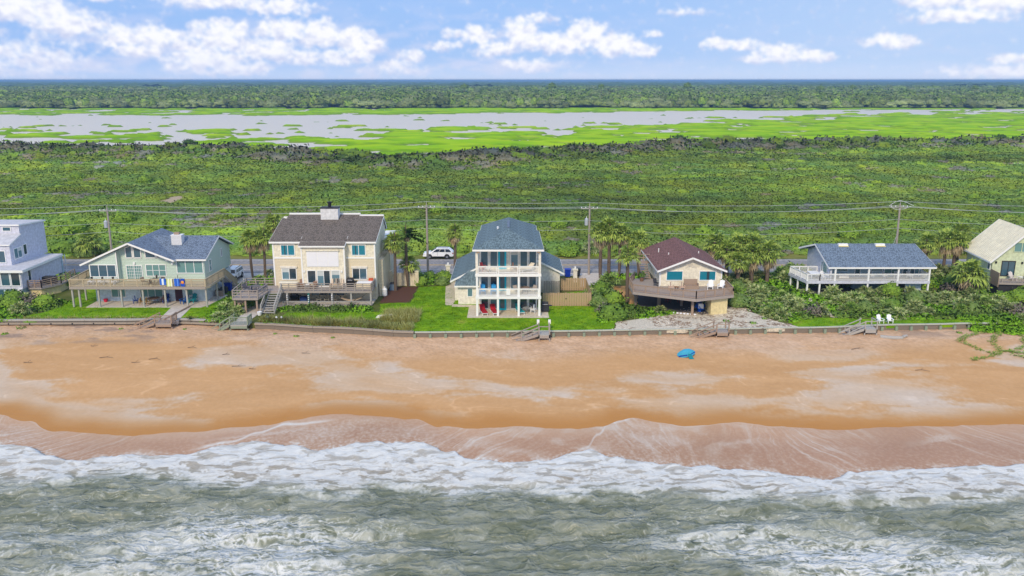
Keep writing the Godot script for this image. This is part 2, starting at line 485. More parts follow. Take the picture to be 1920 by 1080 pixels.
	for j in range(j0, j1):
		var el := 90.0 - (j + 0.5) * 180.0 / h
		for i in range(i0, i1):
			var az := (i + 0.5) * 360.0 / w - 180.0
			var c: Vector3 = base.call(az, el)
			var wx := az + 0.35 * nb.get_noise_2d(az * 0.9 + 40.0, el * 1.2); var wy := el + 0.22 * nb.get_noise_2d(az * 0.9, el * 1.2 + 70.0)
			var best := 0.0; var up := 0.0
			for p in puffs:
				var dx: float = (wx - p[0]) / (p[2] * 1.15)
				if absf(dx) > 1.5: continue
				var dy: float = (wy - p[1]) / (p[3] * 1.25)
				if dy < 0.0: dy *= 1.45
				if absf(dy) > 1.5: continue
				var q: float = (1.0 - dx * dx - dy * dy) * p[4]
				if q > -0.6:
					best = maxf(best, q + 0.6)
					up = maxf(up, (q + 0.6) * (0.5 + 0.5 * dy))
			var f := na.get_noise_2d(az * 0.8, el * 1.05)
			var f2 := na.get_noise_2d(az * 2.2 + 90.0, el * 2.5)
			var f4 := nb.get_noise_2d(az * 5.0 + 13.0, el * 7.0)
			var dens := sm(0.02, 1.36, best + 0.85 * f + 0.34 * f2 + 0.10 * f4 - 0.02)
			var thin := 0.65 * sm(-0.2, 0.5, nb.get_noise_2d(az * 0.22 + 7.0, el * 0.9)) * sm(6.0, 0.5, el)
			var lit := clampf(0.26 + 0.85 * up + 0.2 * f2 + 0.9 * na.get_noise_2d(az * 1.1 - 30.0, (el + 0.25) * 1.7), 0.0, 1.0)
			var cloud := Vector3(0.54, 0.58, 0.77).lerp(Vector3(0.93, 0.91, 0.91), lit).lerp(Vector3(0.66, 0.70, 0.86), 0.45 * sm(2.2, 0.3, el))
			c = c.lerp(Vector3(0.60, 0.64, 0.82), thin * sm(14.0, -6.0, az) * 0.8 + thin * 0.2).lerp(cloud, dens * 0.85)
			var far := sm(9.0, 7.0, el) * sm(48.0, 42.0, absf(az))
			var ii := (i + w / 2) % w
			var px := im.get_pixel(ii, j)
			im.set_pixel(ii, j, px.lerp(Color(c.x, c.y, c.z).linear_to_srgb(), far))
	return im

func camera_sky_sun() -> void:
	var cam := Camera3D.new()
	cam.name = "camera"
	add_child(cam)
	cam.position = Vector3(0, 28, 0)
	cam.rotation_degrees = Vector3(-14.04, 0, 0)
	cam.fov = 38.19
	cam.far = 40000.0
	cam.near = 0.5
	cam.current = true
	var e := Environment.new()
	e.background_mode = Environment.BG_SKY
	e.tonemap_mode = Environment.TONE_MAPPER_LINEAR
	e.tonemap_exposure = 1.28
	e.background_energy_multiplier = 0.92
	var sky := Sky.new()
	var pm := PanoramaSkyMaterial.new()
	pm.panorama = ImageTexture.create_from_image(sky_image())
	sky.sky_material = pm
	e.sky = sky
	e.sdfgi_enabled = true
	e.ssao_enabled = true
	e.ssil_enabled = true
	e.fog_enabled = true
	e.fog_density = 0.00021
	e.fog_light_color = Color(0.64, 0.82, 1.0)
	var we := WorldEnvironment.new()
	we.name = "world_environment"
	we.environment = e
	add_child(we)
	var sun := DirectionalLight3D.new()
	sun.name = "sun"
	sun.light_energy = 0.66
	sun.light_color = Color(1.0, 0.93, 0.82)
	sun.light_angular_distance = 9.0
	sun.shadow_enabled = true
	add_child(sun)
	sun.rotation_degrees = Vector3(-37, -14, 0)
	n_dune = noise(0.02, 3, FastNoiseLite.TYPE_SIMPLEX_SMOOTH, 21)
	n_fine = noise(0.35, 4, FastNoiseLite.TYPE_SIMPLEX_SMOOTH, 22)
	n_patch = noise(0.05, 4, FastNoiseLite.TYPE_SIMPLEX_SMOOTH, 23)

# ------------------------------------------------------------------ shore
func shore() -> void:
	var up := PackedFloat32Array(); var fr := PackedFloat32Array(); var lo := PackedFloat32Array(); var wl := PackedFloat32Array()
	# ---- beach: dry and damp sand
	var w := 2048; var h := 560
	var x0 := -72.0; var x1 := 72.0; var d0 := 59.0; var d1 := 98.0
	var n1 := noise(0.045, 5, FastNoiseLite.TYPE_SIMPLEX_SMOOTH, 31); var n2 := noise(0.5, 4, FastNoiseLite.TYPE_SIMPLEX_SMOOTH, 32); var n3 := noise(1.6, 3, FastNoiseLite.TYPE_SIMPLEX_SMOOTH, 33)
	var data := PackedByteArray()
	data.resize(w * h * 3)
	for i in w:
		var x := lerpf(x0, x1, (i + 0.5) / w)
		up.append(along(UP_EDGE, x)); wl.append(along(WALL, x))
	for j in h:
		var d := lerpf(d1, d0, (j + 0.5) / h)
		for i in w:
			var x := lerpf(x0, x1, (i + 0.5) / w)
			var wx := x + 5.0 * n1.get_noise_2d(x * 0.5, d * 1.2)
			var wd := d + 4.0 * n1.get_noise_2d(x * 0.5 + 50.0, d * 1.2 + 80.0)
			var fine := n3.get_noise_2d(x, d * 0.8)
			var mid := n2.get_noise_2d(x * 0.6, d)
			var pale := (0.75 + 0.5 * n1.get_noise_2d(wx * 1.5 + wd * 2.2 + 40.0, wd * 3.5)) * sm(-0.08, 0.24, 0.07 * fine + 0.05 * mid + n1.get_noise_2d(wx * 0.8 + wd * 0.9, wd * 2.0 - wx * 0.25) + 0.10 * mid + 0.07 * sm(84, 76, d))
			var streak := n1.get_noise_2d(wx * 0.6 + 400.0, wd * 5.0 + wx * 0.5)
			var r := 204.0; var g := 160.0; var b := 112.0
			r += 9.0 * streak; g += 9.0 * streak; b += 9.0 * streak
			r = lerpf(r, 208.0, pale * 0.9); g = lerpf(g, 190.0, pale * 0.9); b = lerpf(b, 170.0, pale * 0.9)
			# thin drying lines left by earlier waves
			var line := maxf(sm(0.02, 0.0, absf(n1.get_noise_2d(wx * 0.55 + 700.0, wd * 1.1 + 15.0) - 0.04)), sm(0.016, 0.0, absf(n1.get_noise_2d(wx * 0.4 - 500.0, wd * 1.5 + 35.0)))) * sm(-0.2, 0.25, mid + streak)
			r += 12.0 * line; g += 13.0 * line; b += 14.0 * line
			var dry := sm(8.5, 2.5, wl[i] - d + 2.2 * n1.get_noise_2d(x * 1.5, 900.0))
			r = lerpf(r, 208.0, dry * 0.9); g = lerpf(g, 172.0, dry * 0.9); b = lerpf(b, 138.0, dry * 0.9)
			var tread := dry * (13.0 * fine + 14.0 * mid) + (1.0 - dry) * (5.0 * fine + 4.0 * mid)
			r += tread; g += tread; b += tread
			var wet := sm(4.2, 0.4, d - up[i] + 1.2 * n1.get_noise_2d(x * 1.2, d + 200.0))
			wet *= 0.9
			r = lerpf(r, 186.0, wet); g = lerpf(g, 132.0, wet); b = lerpf(b, 74.0, wet)
			# dark wrack and damp stains under the bulkhead on the left
			var wr := sm(-20.0, -48.0, x) * sm(8.5, 4.5, wl[i] - d) * sm(0.05, 0.3, n1.get_noise_2d(x * 1.6, d * 4.0) + 0.2 * mid)
			wr = maxf(wr, 0.7 * sm(38.0, 48.0, x) * sm(3.5, 1.5, wl[i] - d) * sm(0.05, 0.3, n1.get_noise_2d(x * 2.0, d * 4.0)))
			r = lerpf(r, 150.0, wr * 0.7); g = lerpf(g, 128.0, wr * 0.7); b = lerpf(b, 112.0, wr * 0.7)
			var o := (j * w + i) * 3
			data[o] = clampi(int(r), 0, 255); data[o + 1] = clampi(int(g), 0, 255); data[o + 2] = clampi(int(b), 0, 255)
	var sb := PackedByteArray(); sb.resize(w * h)
	for j in h:
		var d := lerpf(d1, d0, (j + 0.5) / h)
		for i in w:
			var x := lerpf(x0, x1, (i + 0.5) / w)
			var dry := sm(9.0, 2.5, wl[i] - d)
			var tracks := absf(n3.get_noise_2d(x * 0.7, d * 0.7))
			sb[j * w + i] = int(255.0 * clampf(0.5 + dry * (0.5 * tracks - 0.3 + 0.25 * n2.get_noise_2d(x * 1.4, d * 1.4)) + (1.0 - dry) * 0.07 * n2.get_noise_2d(x * 0.5, d * 2.0), 0.0, 1.0))
	var sand := StandardMaterial3D.new()
	sand.heightmap_enabled = true
	sand.heightmap_texture = ImageTexture.create_from_image(Image.create_from_data(w, h, false, Image.FORMAT_L8, sb))
	sand.heightmap_scale = 16.0
	sand.albedo_texture = ImageTexture.create_from_image(Image.create_from_data(w, h, false, Image.FORMAT_RGB8, data))
	sand.roughness = 0.85
	sand.metallic_specular = 0.2
	var bh := func(x: float, d: float) -> float:
		var dry := sm(7.0, 3.0, along(WALL, x) - d)
		return beach_y(d) + 0.10 * n1.get_noise_2d(x * 1.3, d * 2.2) * sm(71.0, 76.0, d) + dry * (0.05 * n3.get_noise_2d(x * 0.6, d * 0.6) + 0.05 * n2.get_noise_2d(x, d))
	var white := func(_x: float, _d: float) -> Color: return Color.WHITE
	structure("beach", sheet(graded([-400.0, -72.0, 20.0, 72.0, 0.3, 400.0, 20.0]), graded([20.0, 58.0, 6.0, 66.0, 0.8, 98.5, 0.3]), bh, white, Rect2(x0, d0, x1 - x0, d1 - d0)), sand, "orange sand beach with pale drying patches and footprints")
	# ---- sea and the wash on the sand
	w = 2048; h = 800
	x0 = -52.0; x1 = 52.0; d0 = 34.0; d1 = 74.6
	up.clear()
	for i in w:
		var x := lerpf(x0, x1, (i + 0.5) / w)
		up.append(along(UP_EDGE, x)); fr.append(along(FRONT, x) + 0.5 * n2.get_noise_2d(x * 0.8, 3.0) + 0.25 * n3.get_noise_2d(x * 1.2, 8.0)); lo.append(along(LOW, x) + 0.8 * n2.get_noise_2d(x * 0.5, 30.0))
	var cell := noise(0.62, 2, FastNoiseLite.TYPE_CELLULAR, 41)
	cell.cellular_return_type = FastNoiseLite.RETURN_DISTANCE2_SUB
	cell.cellular_jitter = 1.0
	data = PackedByteArray(); data.resize(w * h * 3)
	var rough := PackedByteArray(); rough.resize(w * h)
	var bumps := PackedByteArray(); bumps.resize(w * h)
	var ripple := noise(0.9, 4, FastNoiseLite.TYPE_SIMPLEX_SMOOTH, 47)
	ripple.fractal_type = FastNoiseLite.FRACTAL_RIDGED
	for j in h:
		var d := lerpf(d1, d0, (j + 0.5) / h)
		for i in w:
			var x := lerpf(x0, x1, (i + 0.5) / w)
			var a := n2.get_noise_2d(x * 0.45, d * 0.6); var a2 := n2.get_noise_2d(x * 0.45 + 77.0, d * 0.6 + 31.0)
			var f3 := n3.get_noise_2d(x * 1.3, d * 1.3)
			var foam := 0.0; var r: float; var g: float; var b: float; var ro := 0.34; var relief := 0.5
			var past := fr[i] - d            # metres seaward of the foam front
			if past < 0.0:
				var t := clampf(-past / maxf(up[i] - fr[i], 0.3), 0.0, 1.4)
				var up_t := sm(0.45, 1.05, t)
				r = lerpf(178.0, 192.0, up_t); g = lerpf(137.0, 150.0, up_t); b = lerpf(104.0, 112.0, up_t)
				var veil := 0.55 * sm(-0.1, 0.4, n1.get_noise_2d(x * 0.6 - 90.0, d * 0.5 + 5.0)) * sm(-0.2, 0.5, a)
				# broad lobes where the last wave ran highest
				var lobe := 0.85 * exp(-pow((x + 15.5) / 8.5, 2.0)) + 0.6 * exp(-pow((x - 11.0) / 3.8, 2.0)) + 0.7 * exp(-pow((x + 47.0) / 5.0, 2.0))
				veil = maxf(veil, lobe * (0.45 + 0.5 * a + 0.35 * f3 + 0.3 * n3.get_noise_2d(x * 1.6 + d * 0.5, d * 0.5)) * sm(1.08, 0.75, t))
				if x > -28.0 and x < -15.0: veil = maxf(veil, 1.2 * sm(0.55, 0.0, absf(d - along(LOBE, x) - 0.3 * a)) * sm(-28.0, -26.0, x) * sm(-15.0, -18.0, x))
				if x > 5.0 and x < 11.5: veil = maxf(veil, 0.9 * sm(0.5, 0.0, absf(d - along(LOBE_EAST, x) - 0.25 * a)) * sm(5.0, 6.5, x) * sm(11.5, 10.0, x))
				var tone := 12.0 * n1.get_noise_2d(x * 1.4, d * 1.4 + 60.0) + 5.0 * f3
				r += tone; g += tone; b += tone
				# thin foam drawn out down the slope by the backwash
				var lean := 3.0 * n1.get_noise_2d(x * 0.55, 500.0) * (d - 66.0)
				var sx := x + lean + 0.5 * a
				var st := n2.get_noise_2d(sx * 2.6, d * 0.2 + 11.0)
				var st2 := n3.get_noise_2d(sx * 2.4, d * 0.16 + 71.0)
				var where := sm(-0.28, 0.32, n1.get_noise_2d(x * 1.1 + 90.0, d * 0.8))
				foam = (0.46 * sm(0.0, 0.6, st) + 0.26 * sm(-0.1, 0.6, st2)) * where * (1.0 - 0.4 * t) + veil * 0.6
				foam += 0.13 * sm(0.0, 0.5, f3 + 0.6 * n3.get_noise_2d(x * 2.3, d * 1.2 + 40.0)) * sm(1.1, 0.0, t)
				var rim := absf(t - 1.0 + 0.05 * a)
				foam = maxf(foam, 0.4 * sm(0.05, 0.0, rim) * sm(-0.05, 0.35, n1.get_noise_2d(x * 1.5, 700.0)))
				# the older wave lines that cross the wash
				var arc := 0.62 + 0.5 * n1.get_noise_2d(x * 0.9 + 300.0, 40.0)
				foam = maxf(foam, 0.5 * sm(0.14, 0.0, absf(t - arc + 0.08 * f3 + 0.08 * a)) * sm(0.05, 0.35, n1.get_noise_2d(x * 0.8 - 200.0, 9.0)))
				foam += 0.22 * sm(0.5, 1.0, t) * sm(1.12, 0.95, t) * sm(-0.3, 0.5, n1.get_noise_2d(x * 0.7 + 60.0, d))
				foam += 0.5 * sm(-1.3, 0.0, past) * sm(-0.3, 0.5, a + 0.7 * f3)
				ro = 0.3
			else:
				var deep := past - (fr[i] - lo[i])
				# wavelets run slightly askew to the shore; the foam is drawn out along them
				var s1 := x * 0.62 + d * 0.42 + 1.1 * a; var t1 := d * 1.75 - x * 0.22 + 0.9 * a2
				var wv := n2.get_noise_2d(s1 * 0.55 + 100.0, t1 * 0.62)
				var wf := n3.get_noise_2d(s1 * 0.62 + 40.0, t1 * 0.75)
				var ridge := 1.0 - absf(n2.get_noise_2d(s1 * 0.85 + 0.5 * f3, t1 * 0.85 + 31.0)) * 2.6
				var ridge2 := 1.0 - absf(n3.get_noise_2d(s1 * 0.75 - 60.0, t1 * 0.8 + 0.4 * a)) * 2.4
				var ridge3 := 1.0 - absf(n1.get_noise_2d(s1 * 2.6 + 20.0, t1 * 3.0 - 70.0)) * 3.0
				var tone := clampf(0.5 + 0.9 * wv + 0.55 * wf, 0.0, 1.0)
				r = lerpf(100.0, 144.0, tone); g = lerpf(106.0, 147.0, tone); b = lerpf(84.0, 130.0, tone)  # wave shading painted into the water colour: darker troughs, lighter crests
				var near := sm(-2.5, 0.5, deep)
				r = lerpf(150.0, r, near); g = lerpf(140.0, g, near); b = lerpf(122.0, b, near)
				var full := sm(1.2, -1.2, deep + 1.5 * a + 0.6 * f3)
				var pond := n1.get_noise_2d(x * 0.85 + 20.0, d * 1.5)
				var out := 0.38 + 0.60 * pond + 0.52 * sm(0.0, -20.0, x) * sm(58.0, 51.0, d) + 0.44 * sm(10.0, 22.0, x) * sm(54.0, 48.0, d) - 0.12 * sm(60.0, 57.0, d) * sm(52.0, 55.0, d)
				var dens := clampf(out, 0.0, 1.0)
				var cx := x + 0.9 * a + 0.5 * f3 + 0.7 * n2.get_noise_2d(x * 1.1, d * 1.5 + 9.0); var cd := d + 0.7 * a2 + 0.35 * f3
				var c := cell.get_noise_2d(cx * 0.75 + cd * 0.2, cd * 1.35 - cx * 0.1) + 1.0
				var lace := sm(0.55, 0.02, c + 0.12 * wf) * sm(0.35, 0.75, dens)
				var net := maxf(maxf(ridge, ridge3 * 0.95), 0.0) * 0.62 + maxf(ridge2, 0.0) * 0.42 + 0.10 * f3
				foam = maxf(sm(1.02 - 0.62 * dens, 1.28 - 0.42 * dens, net), 0.92 * lace) * (0.40 + 0.52 * dens) + 0.10 * sm(0.3, 0.9, ridge2) + 0.10 * dens * sm(-0.2, 0.5, a2)
				var hole := sm(0.06, 0.34, n2.get_noise_2d(s1 * 1.1 - 33.0, t1 * 1.15 + 50.0)) * 0.7 + sm(0.15, 0.5, wf) * 0.3
				var v := clampf(past / maxf(fr[i] - lo[i], 1.0), 0.0, 1.2)
				var lip := sm(0.9, 0.0, past - 0.4 * f3)
				var film := 0.97 - hole * (1.0 - 0.75 * lip) * (0.55 + 0.6 * v) - 0.16 * v + 0.10 * sm(0.4, 1.0, ridge2)
				foam = maxf(foam, full * clampf(film, 0.0, 1.0) * sm(-0.1, 0.3, past))
				var cells := sm(0.0, 0.5, cell.get_noise_2d(cx * 0.9 - 40.0, cd * 1.5 + 12.0) + 0.75 + 0.3 * f3)
				foam = lerpf(foam, foam * (1.0 - 0.55 * cells), full * sm(0.15, 0.75, v))
				relief = clampf(0.5 + (1.0 - 0.75 * full) * (0.30 * wv + 0.22 * wf + 0.10 * (ridge2 - 0.5)) + 0.05 * foam, 0.0, 1.0)
			foam = clampf(foam, 0.0, 1.0)
			r = lerpf(r, 220.0, foam); g = lerpf(g, 221.0, foam); b = lerpf(b, 216.0, foam)
			ro = lerpf(ro, 0.75, foam)
			var o := (j * w + i)
			data[o * 3] = clampi(int(r), 0, 255); data[o * 3 + 1] = clampi(int(g), 0, 255); data[o * 3 + 2] = clampi(int(b), 0, 255)
			rough[o] = int(ro * 255.0)
			bumps[o] = clampi(int(relief * 255.0), 0, 255)
	var sea := StandardMaterial3D.new()
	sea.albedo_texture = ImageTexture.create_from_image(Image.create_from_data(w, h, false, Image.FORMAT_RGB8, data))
	sea.roughness_texture = ImageTexture.create_from_image(Image.create_from_data(w, h, false, Image.FORMAT_L8, rough))
	sea.roughness_texture_channel = BaseMaterial3D.TEXTURE_CHANNEL_GRAYSCALE
	sea.roughness = 1.0
	sea.heightmap_enabled = true
	sea.heightmap_texture = ImageTexture.create_from_image(Image.create_from_data(w, h, false, Image.FORMAT_L8, bumps))
	sea.heightmap_scale = 34.0
	sea.metallic_specular = 0.36
	var nw := noise(0.16, 4, FastNoiseLite.TYPE_SIMPLEX_SMOOTH, 51)
	var chop := noise(0.75, 3, FastNoiseLite.TYPE_SIMPLEX_SMOOTH, 52)
	# the water's edge follows the wash line: rows run from it out to sea
	var xs := graded([-400.0, -56.0, 12.0, 56.0, 0.2, 400.0, 12.0])
	var ts := graded([0.0, 28.0, 0.2, 40.0, 1.0, 1500.0, 60.0])
	var nx := xs.size(); var nt := ts.size()
	var v := PackedVector3Array(); var nn := PackedVector3Array(); var uv := PackedVector2Array(); var f := PackedInt32Array()
	v.resize(nx * nt); nn.resize(nx * nt); uv.resize(nx * nt)
	for i in nx:
		var x := xs[i]
		var ed := along(UP_EDGE, x) + 0.35 * n2.get_noise_2d(x * 0.5, 99.0); var fd := along(FRONT, x) + 0.5 * n2.get_noise_2d(x * 0.8, 3.0); var ld := along(LOW, x)
		for j in nt:
			var d := ed - ts[j]
			var film := beach_y(d) + 0.012 + 0.02 * sm(0.0, 1.0, ts[j])
			var amp := sm(ld + 3.0, ld - 2.0, d) * sm(200.0, 20.0, ts[j] - 40.0)
			var swell := 0.60 * nw.get_noise_2d(x * 0.30 + d * 0.12, d * 1.7 - x * 0.1) + 0.24 * chop.get_noise_2d(x * 0.45 + d * 0.3, d * 1.3 - x * 0.16)
			var y := SEA + amp * swell
			var bore := 0.36 * sm(fd + 0.1, fd - 0.5, d) * sm(ld - 2.5, fd - 1.5, d) * (1.0 + 0.35 * chop.get_noise_2d(x * 0.4, d * 0.6)) + 0.06 * sm(fd, fd - 0.6, d) * chop.get_noise_2d(x * 1.6, d * 1.6)
			v[j * nx + i] = Vector3(x, maxf(film, y) + bore, -d)
			uv[j * nx + i] = Vector2((x - x0) / (x1 - x0), (d1 - d) / (d1 - d0))
	for j in nt:
		for i in nx:
			var p := v[j * nx + mini(i + 1, nx - 1)] - v[j * nx + maxi(i - 1, 0)]
			var q := v[maxi(j - 1, 0) * nx + i] - v[mini(j + 1, nt - 1) * nx + i]
			nn[j * nx + i] = p.cross(q).normalized()
	for j in nt - 1:
		for i in nx - 1:
			var q := j * nx + i
			f.append_array(PackedInt32Array([q, q + 1, q + nx, q + 1, q + nx + 1, q + nx]))
	var arr := []
	arr.resize(Mesh.ARRAY_MAX)
	arr[Mesh.ARRAY_VERTEX] = v; arr[Mesh.ARRAY_NORMAL] = nn; arr[Mesh.ARRAY_TEX_UV] = uv; arr[Mesh.ARRAY_INDEX] = f
	var am := ArrayMesh.new()
	am.add_surface_from_arrays(Mesh.PRIMITIVE_TRIANGLES, arr)
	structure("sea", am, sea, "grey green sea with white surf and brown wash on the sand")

# ------------------------------------------------------------------ inland
func inland() -> void:
	var g := RandomNumberGenerator.new()
	g.seed = 5
	# one land sheet from the bulkhead to the marsh
	var col := func(x: float, d: float) -> Color:
		var k := n_fine.get_noise_2d(x, d)
		if d < 132.0:
			return lin(84, 96, 44).lerp(lin(120, 118, 70), clampf(0.3 + k, 0, 1))
		if d < 136.0:
			return lin(112, 122, 52).lerp(lin(150, 140, 84), clampf(0.35 + k, 0, 1))
		return lin(104, 128, 54).lerp(lin(124, 136, 64), clampf(0.4 + k, 0, 1)).lerp(lin(176, 160, 136), bare(x, d))
	var ly := func(x: float, d: float) -> float: return land_y(x, d)
	# its seaward edge runs along the bulkhead
	var xs := graded([-700.0, -260.0, 20.0, -90.0, 4.0, 90.0, 1.0, 260.0, 4.0, 700.0, 20.0])
	structure("ground", sheet(xs, graded([97.0, 136.0, 1.0, 380.0, 2.0]), ly, col), tinted(0.9, 0.0, 0.1), "ground of the house lots and dunes")
	var lip := B.new()
	lip.tinted = true
	lip.col = lin(100, 105, 56)
	var px := -290.0
	while px < 290.0:
		var qx := px + (1.0 if absf(px) < 100.0 else 19.0)
		var a := along(WALL, px) + 0.12; var b := along(WALL, qx) + 0.12
		lip.quad(Vector3(px, -0.02, -a), Vector3(qx, -0.02, -b), Vector3(qx, -0.02, -97.02), Vector3(px, -0.02, -97.02))
		lip.quad(Vector3(px, -1.6, -a), Vector3(qx, -1.6, -b), Vector3(qx, -0.02, -b), Vector3(px, -0.02, -a))
		px = qx
	structure("ground_edge", lip, tinted(0.9, 0.0, 0.1), "soil of the lots behind the bulkhead")
	# ---- marsh and river
	var nm := noise(0.026, 4, FastNoiseLite.TYPE_SIMPLEX_SMOOTH, 61)
	var mask := func(x: float, d: float) -> float:
		var a := x / d
		var f := nm.get_noise_2d(x * 0.75, d * 0.9) + 0.35 * nm.get_noise_2d(x * 2.6 + 90.0, d * 3.0)
		var far := along(CH_FAR, a); var near := along(CH_NEAR, a)
		var leftish := sm(-0.02, -0.34, a)
		var dry := 0.46 - 0.46 * leftish
		var low := dry - (dry + 0.62) * sm(-70.0, 14.0, d - near - 110.0 * f)
		var hi := 0.40 - 0.38 * sm(0.0, -0.4, a)
		var m := low + (hi + 0.62) * sm(-10.0, 30.0, d - far)
		m -= 0.42 * leftish * sm(420.0, 360.0, d) * sm(-0.3, -0.55, a)
		m -= 0.62 * sm(0.04, 0.2, nm.get_noise_2d(x * 1.1 + 40.0, d * 1.6 + 900.0)) * sm(-0.1, 0.05, a)
		m -= 0.30 * sm(0.02, 0.15, nm.get_noise_2d(x * 0.5 + 900.0, d * 1.1 + 50.0)) * sm(near - 140.0, near - 40.0, d) * sm(near + 10.0, near - 20.0, d)
		return m + 1.05 * f
	var my := func(x: float, d: float) -> float:
		return -1.5 + 1.75 * sm(-0.14, 0.16, mask.call(x, d)) + 0.12 * n_fine.get_noise_2d(x * 0.3, d * 0.3)
	var mc := func(x: float, d: float) -> Color:
		var m: float = mask.call(x, d)
		var k := nm.get_noise_2d(x * 1.3 + 500.0, d * 1.6)
		var c := lin(142, 192, 2).lerp(lin(172, 206, 16), clampf(0.4 + 1.3 * k, 0, 1))
		c = c.lerp(lin(96, 142, 8), sm(0.40, 0.05, m) * 0.7)
		return c.lerp(lin(120, 112, 90), sm(0.04, -0.1, m))
	structure("marsh", sheet(steps(-900.0, 900.0, 3.2), graded([270.0, 560.0, 2.2, 900.0, 3.0]), my, mc), tinted(0.85, 0.0, 0.1), "bright green salt marsh cut by creeks and pools")
	var wat := StandardMaterial3D.new()
	wat.albedo_color = srgb(222, 212, 194)
	wat.roughness = 0.4
	wat.metallic_specular = 0.5
	var rip := ImageTexture.create_from_image(noise(0.02, 4, FastNoiseLite.TYPE_SIMPLEX_SMOOTH, 66).get_seamless_image(512, 512))
	wat.heightmap_enabled = true
	wat.heightmap_texture = rip
	wat.heightmap_scale = 60.0
	wat.uv1_triplanar = true
	wat.uv1_world_triplanar = true
	wat.uv1_scale = Vector3(0.02, 0.02, 0.06)
	var rb := B.new()
	rb.quad(Vector3(-1500, -0.75, -262), Vector3(1500, -0.75, -262), Vector3(1500, -0.75, -905), Vector3(-1500, -0.75, -905))
	structure("river", rb, wat, "pale tidal river between the marsh islands")
	# ---- land behind the marsh, out to the horizon
	var far := func(x: float, d: float) -> float: return -0.2 if d > 880.0 else -1.4
	var fc := func(x: float, d: float) -> Color:
		return lin(66, 84, 40) if d < 1900.0 else lin(96, 128, 52).lerp(lin(60, 80, 40), clampf(0.5 + 1.5 * n_dune.get_noise_2d(x * 0.05, d * 0.05), 0, 1))
	structure("far_ground", sheet(graded([-20000.0, -2000.0, 1000.0, 2000.0, 100.0, 20000.0, 1000.0]), graded([860.0, 2000.0, 60.0, 9000.0, 200.0, 30000.0, 3000.0]), far, fc), tinted(0.9, 0.0, 0.1), "flat land beyond the marsh out to the horizon")
	var wood := func(x: float, d: float) -> float:
		var open := sm(0.18, 0.30, n_dune.get_noise_2d(x * 0.03 + 70.0, d * 0.05)) * sm(6000.0, 4000.0, d)
		return -0.2 + (1.0 - open) * (11.0 + 14.0 * n_patch.get_noise_2d(x * 0.12, d * 0.2) + 6.0 * n_fine.get_noise_2d(x * 0.25, d * 0.11))
	var wc := func(x: float, d: float) -> Color: return lin(70, 92, 54).lerp(lin(100, 122, 70), clampf(0.5 + n_fine.get_noise_2d(x * 0.4 + 9.0, d * 0.2), 0, 1))
	var ww := part("far_woodland", sheet(graded([-6500.0, -2600.0, 40.0, 2600.0, 11.0, 6500.0, 40.0]), graded([2300.0, 4000.0, 60.0, 9500.0, 300.0]), wood, wc), tinted(0.9, 0.0, 0.1), self, "stuff")
	tag(ww, "blue hazy woodland along the horizon")

	# ---- dune scrub: thousands of wind-clipped bushes
	var dk := lin(104, 128, 52); var md := lin(136, 160, 62); var lt := lin(156, 178, 72)
	var kinds := [clump(101, 150, Vector3(1.3, 0.62, 1.3), 0.19, dk, md, 0.0, 0.35, 0.25, true), clump(102, 150, Vector3(1.4, 0.58, 1.4), 0.18, lin(112, 138, 52), lt, 0.0, 0.35, 0.25, true), clump(103, 130, Vector3(1.15, 0.75, 1.15), 0.2, lin(118, 146, 46), lin(158, 184, 62), 0.0, 0.35, 0.25, true), clump(104, 110, Vector3(1.2, 0.8, 1.2), 0.2, lin(112, 114, 88), lin(168, 164, 142), -0.1, 0.45, 0.3, true)]
	var g2 := RandomNumberGenerator.new()
	g2.seed = 77
	kinds.append(palm_crown(105, 22, 0.95, lin(108, 138, 56), lin(172, 190, 104), 0.1, 1.2, 0.3, 7))
	var spots := []
	var nk := noise(0.03, 4, FastNoiseLite.TYPE_SIMPLEX_SMOOTH, 71)
	var d := 135.0
	while d < 362.0:
		var step := lerpf(1.15, 2.0, sm(135.0, 330.0, d))
		var half := d * 0.68 + 14.0
		var x := -half
		while x < half:
			var px2 := x + g.randf_range(-0.7, 0.7) * step; var pd := d + g.randf_range(-0.6, 0.6) * step
			x += step
			var e := along(SCRUB_END, px2 / pd)
			if pd > e + 2.0: continue
			if pd < 137.0 and g.randf() < 0.55: continue
			var k := nk.get_noise_2d(px2 * 0.55, pd * 1.5)
			var k2 := nk.get_noise_2d(px2 * 1.6 + 200.0, pd * 2.4 + 90.0)
			var which := 0
			var y := land_y(px2, pd)
			if bare(px2, pd) > 0.5 + 0.3 * k2: continue
			if g.randf() < 0.5 * sm(0.30, 0.60, k2) + 0.02: which = 2
			elif k + g.randf_range(-0.2, 0.2) > -0.02: which = 1
			if k2 < -0.36 and g.randf() < 0.4: which = 4
			var edge := sm(e - 42.0, e - 14.0, pd)
			if (edge > 0.3 and g.randf() < 0.5 * edge * sm(0.0, 0.3, k + 0.1 + 0.15 * sm(0.2, -0.5, px2 / pd))) or (k < -0.34 and g.randf() < 0.2): which = 3
			var s := step * g.randf_range(0.85, 1.3) * (1.0 + 0.75 * edge)
			var band := 1.4 * nk.get_noise_2d(px2 * 0.12 + 800.0, pd * 0.8)
			var hue := nk.get_noise_2d(px2 * 1.9 - 900.0, pd * 2.4 + 300.0) * 1.3
			var spot := nk.get_noise_2d(px2 * 5.0 + 60.0, pd * 4.0)
			var t := 1.02 + 0.45 * band + 0.38 * spot + 0.26 * nk.get_noise_2d(px2 * 0.9 - 300.0, pd * 2.0) + g.randf_range(-0.10, 0.10)
			t *= 1.0 - 0.34 * edge
			var sy := s * g.randf_range(0.5, 0.85) * (1.0 + 0.45 * edge)
			if which == 2: sy *= 1.2
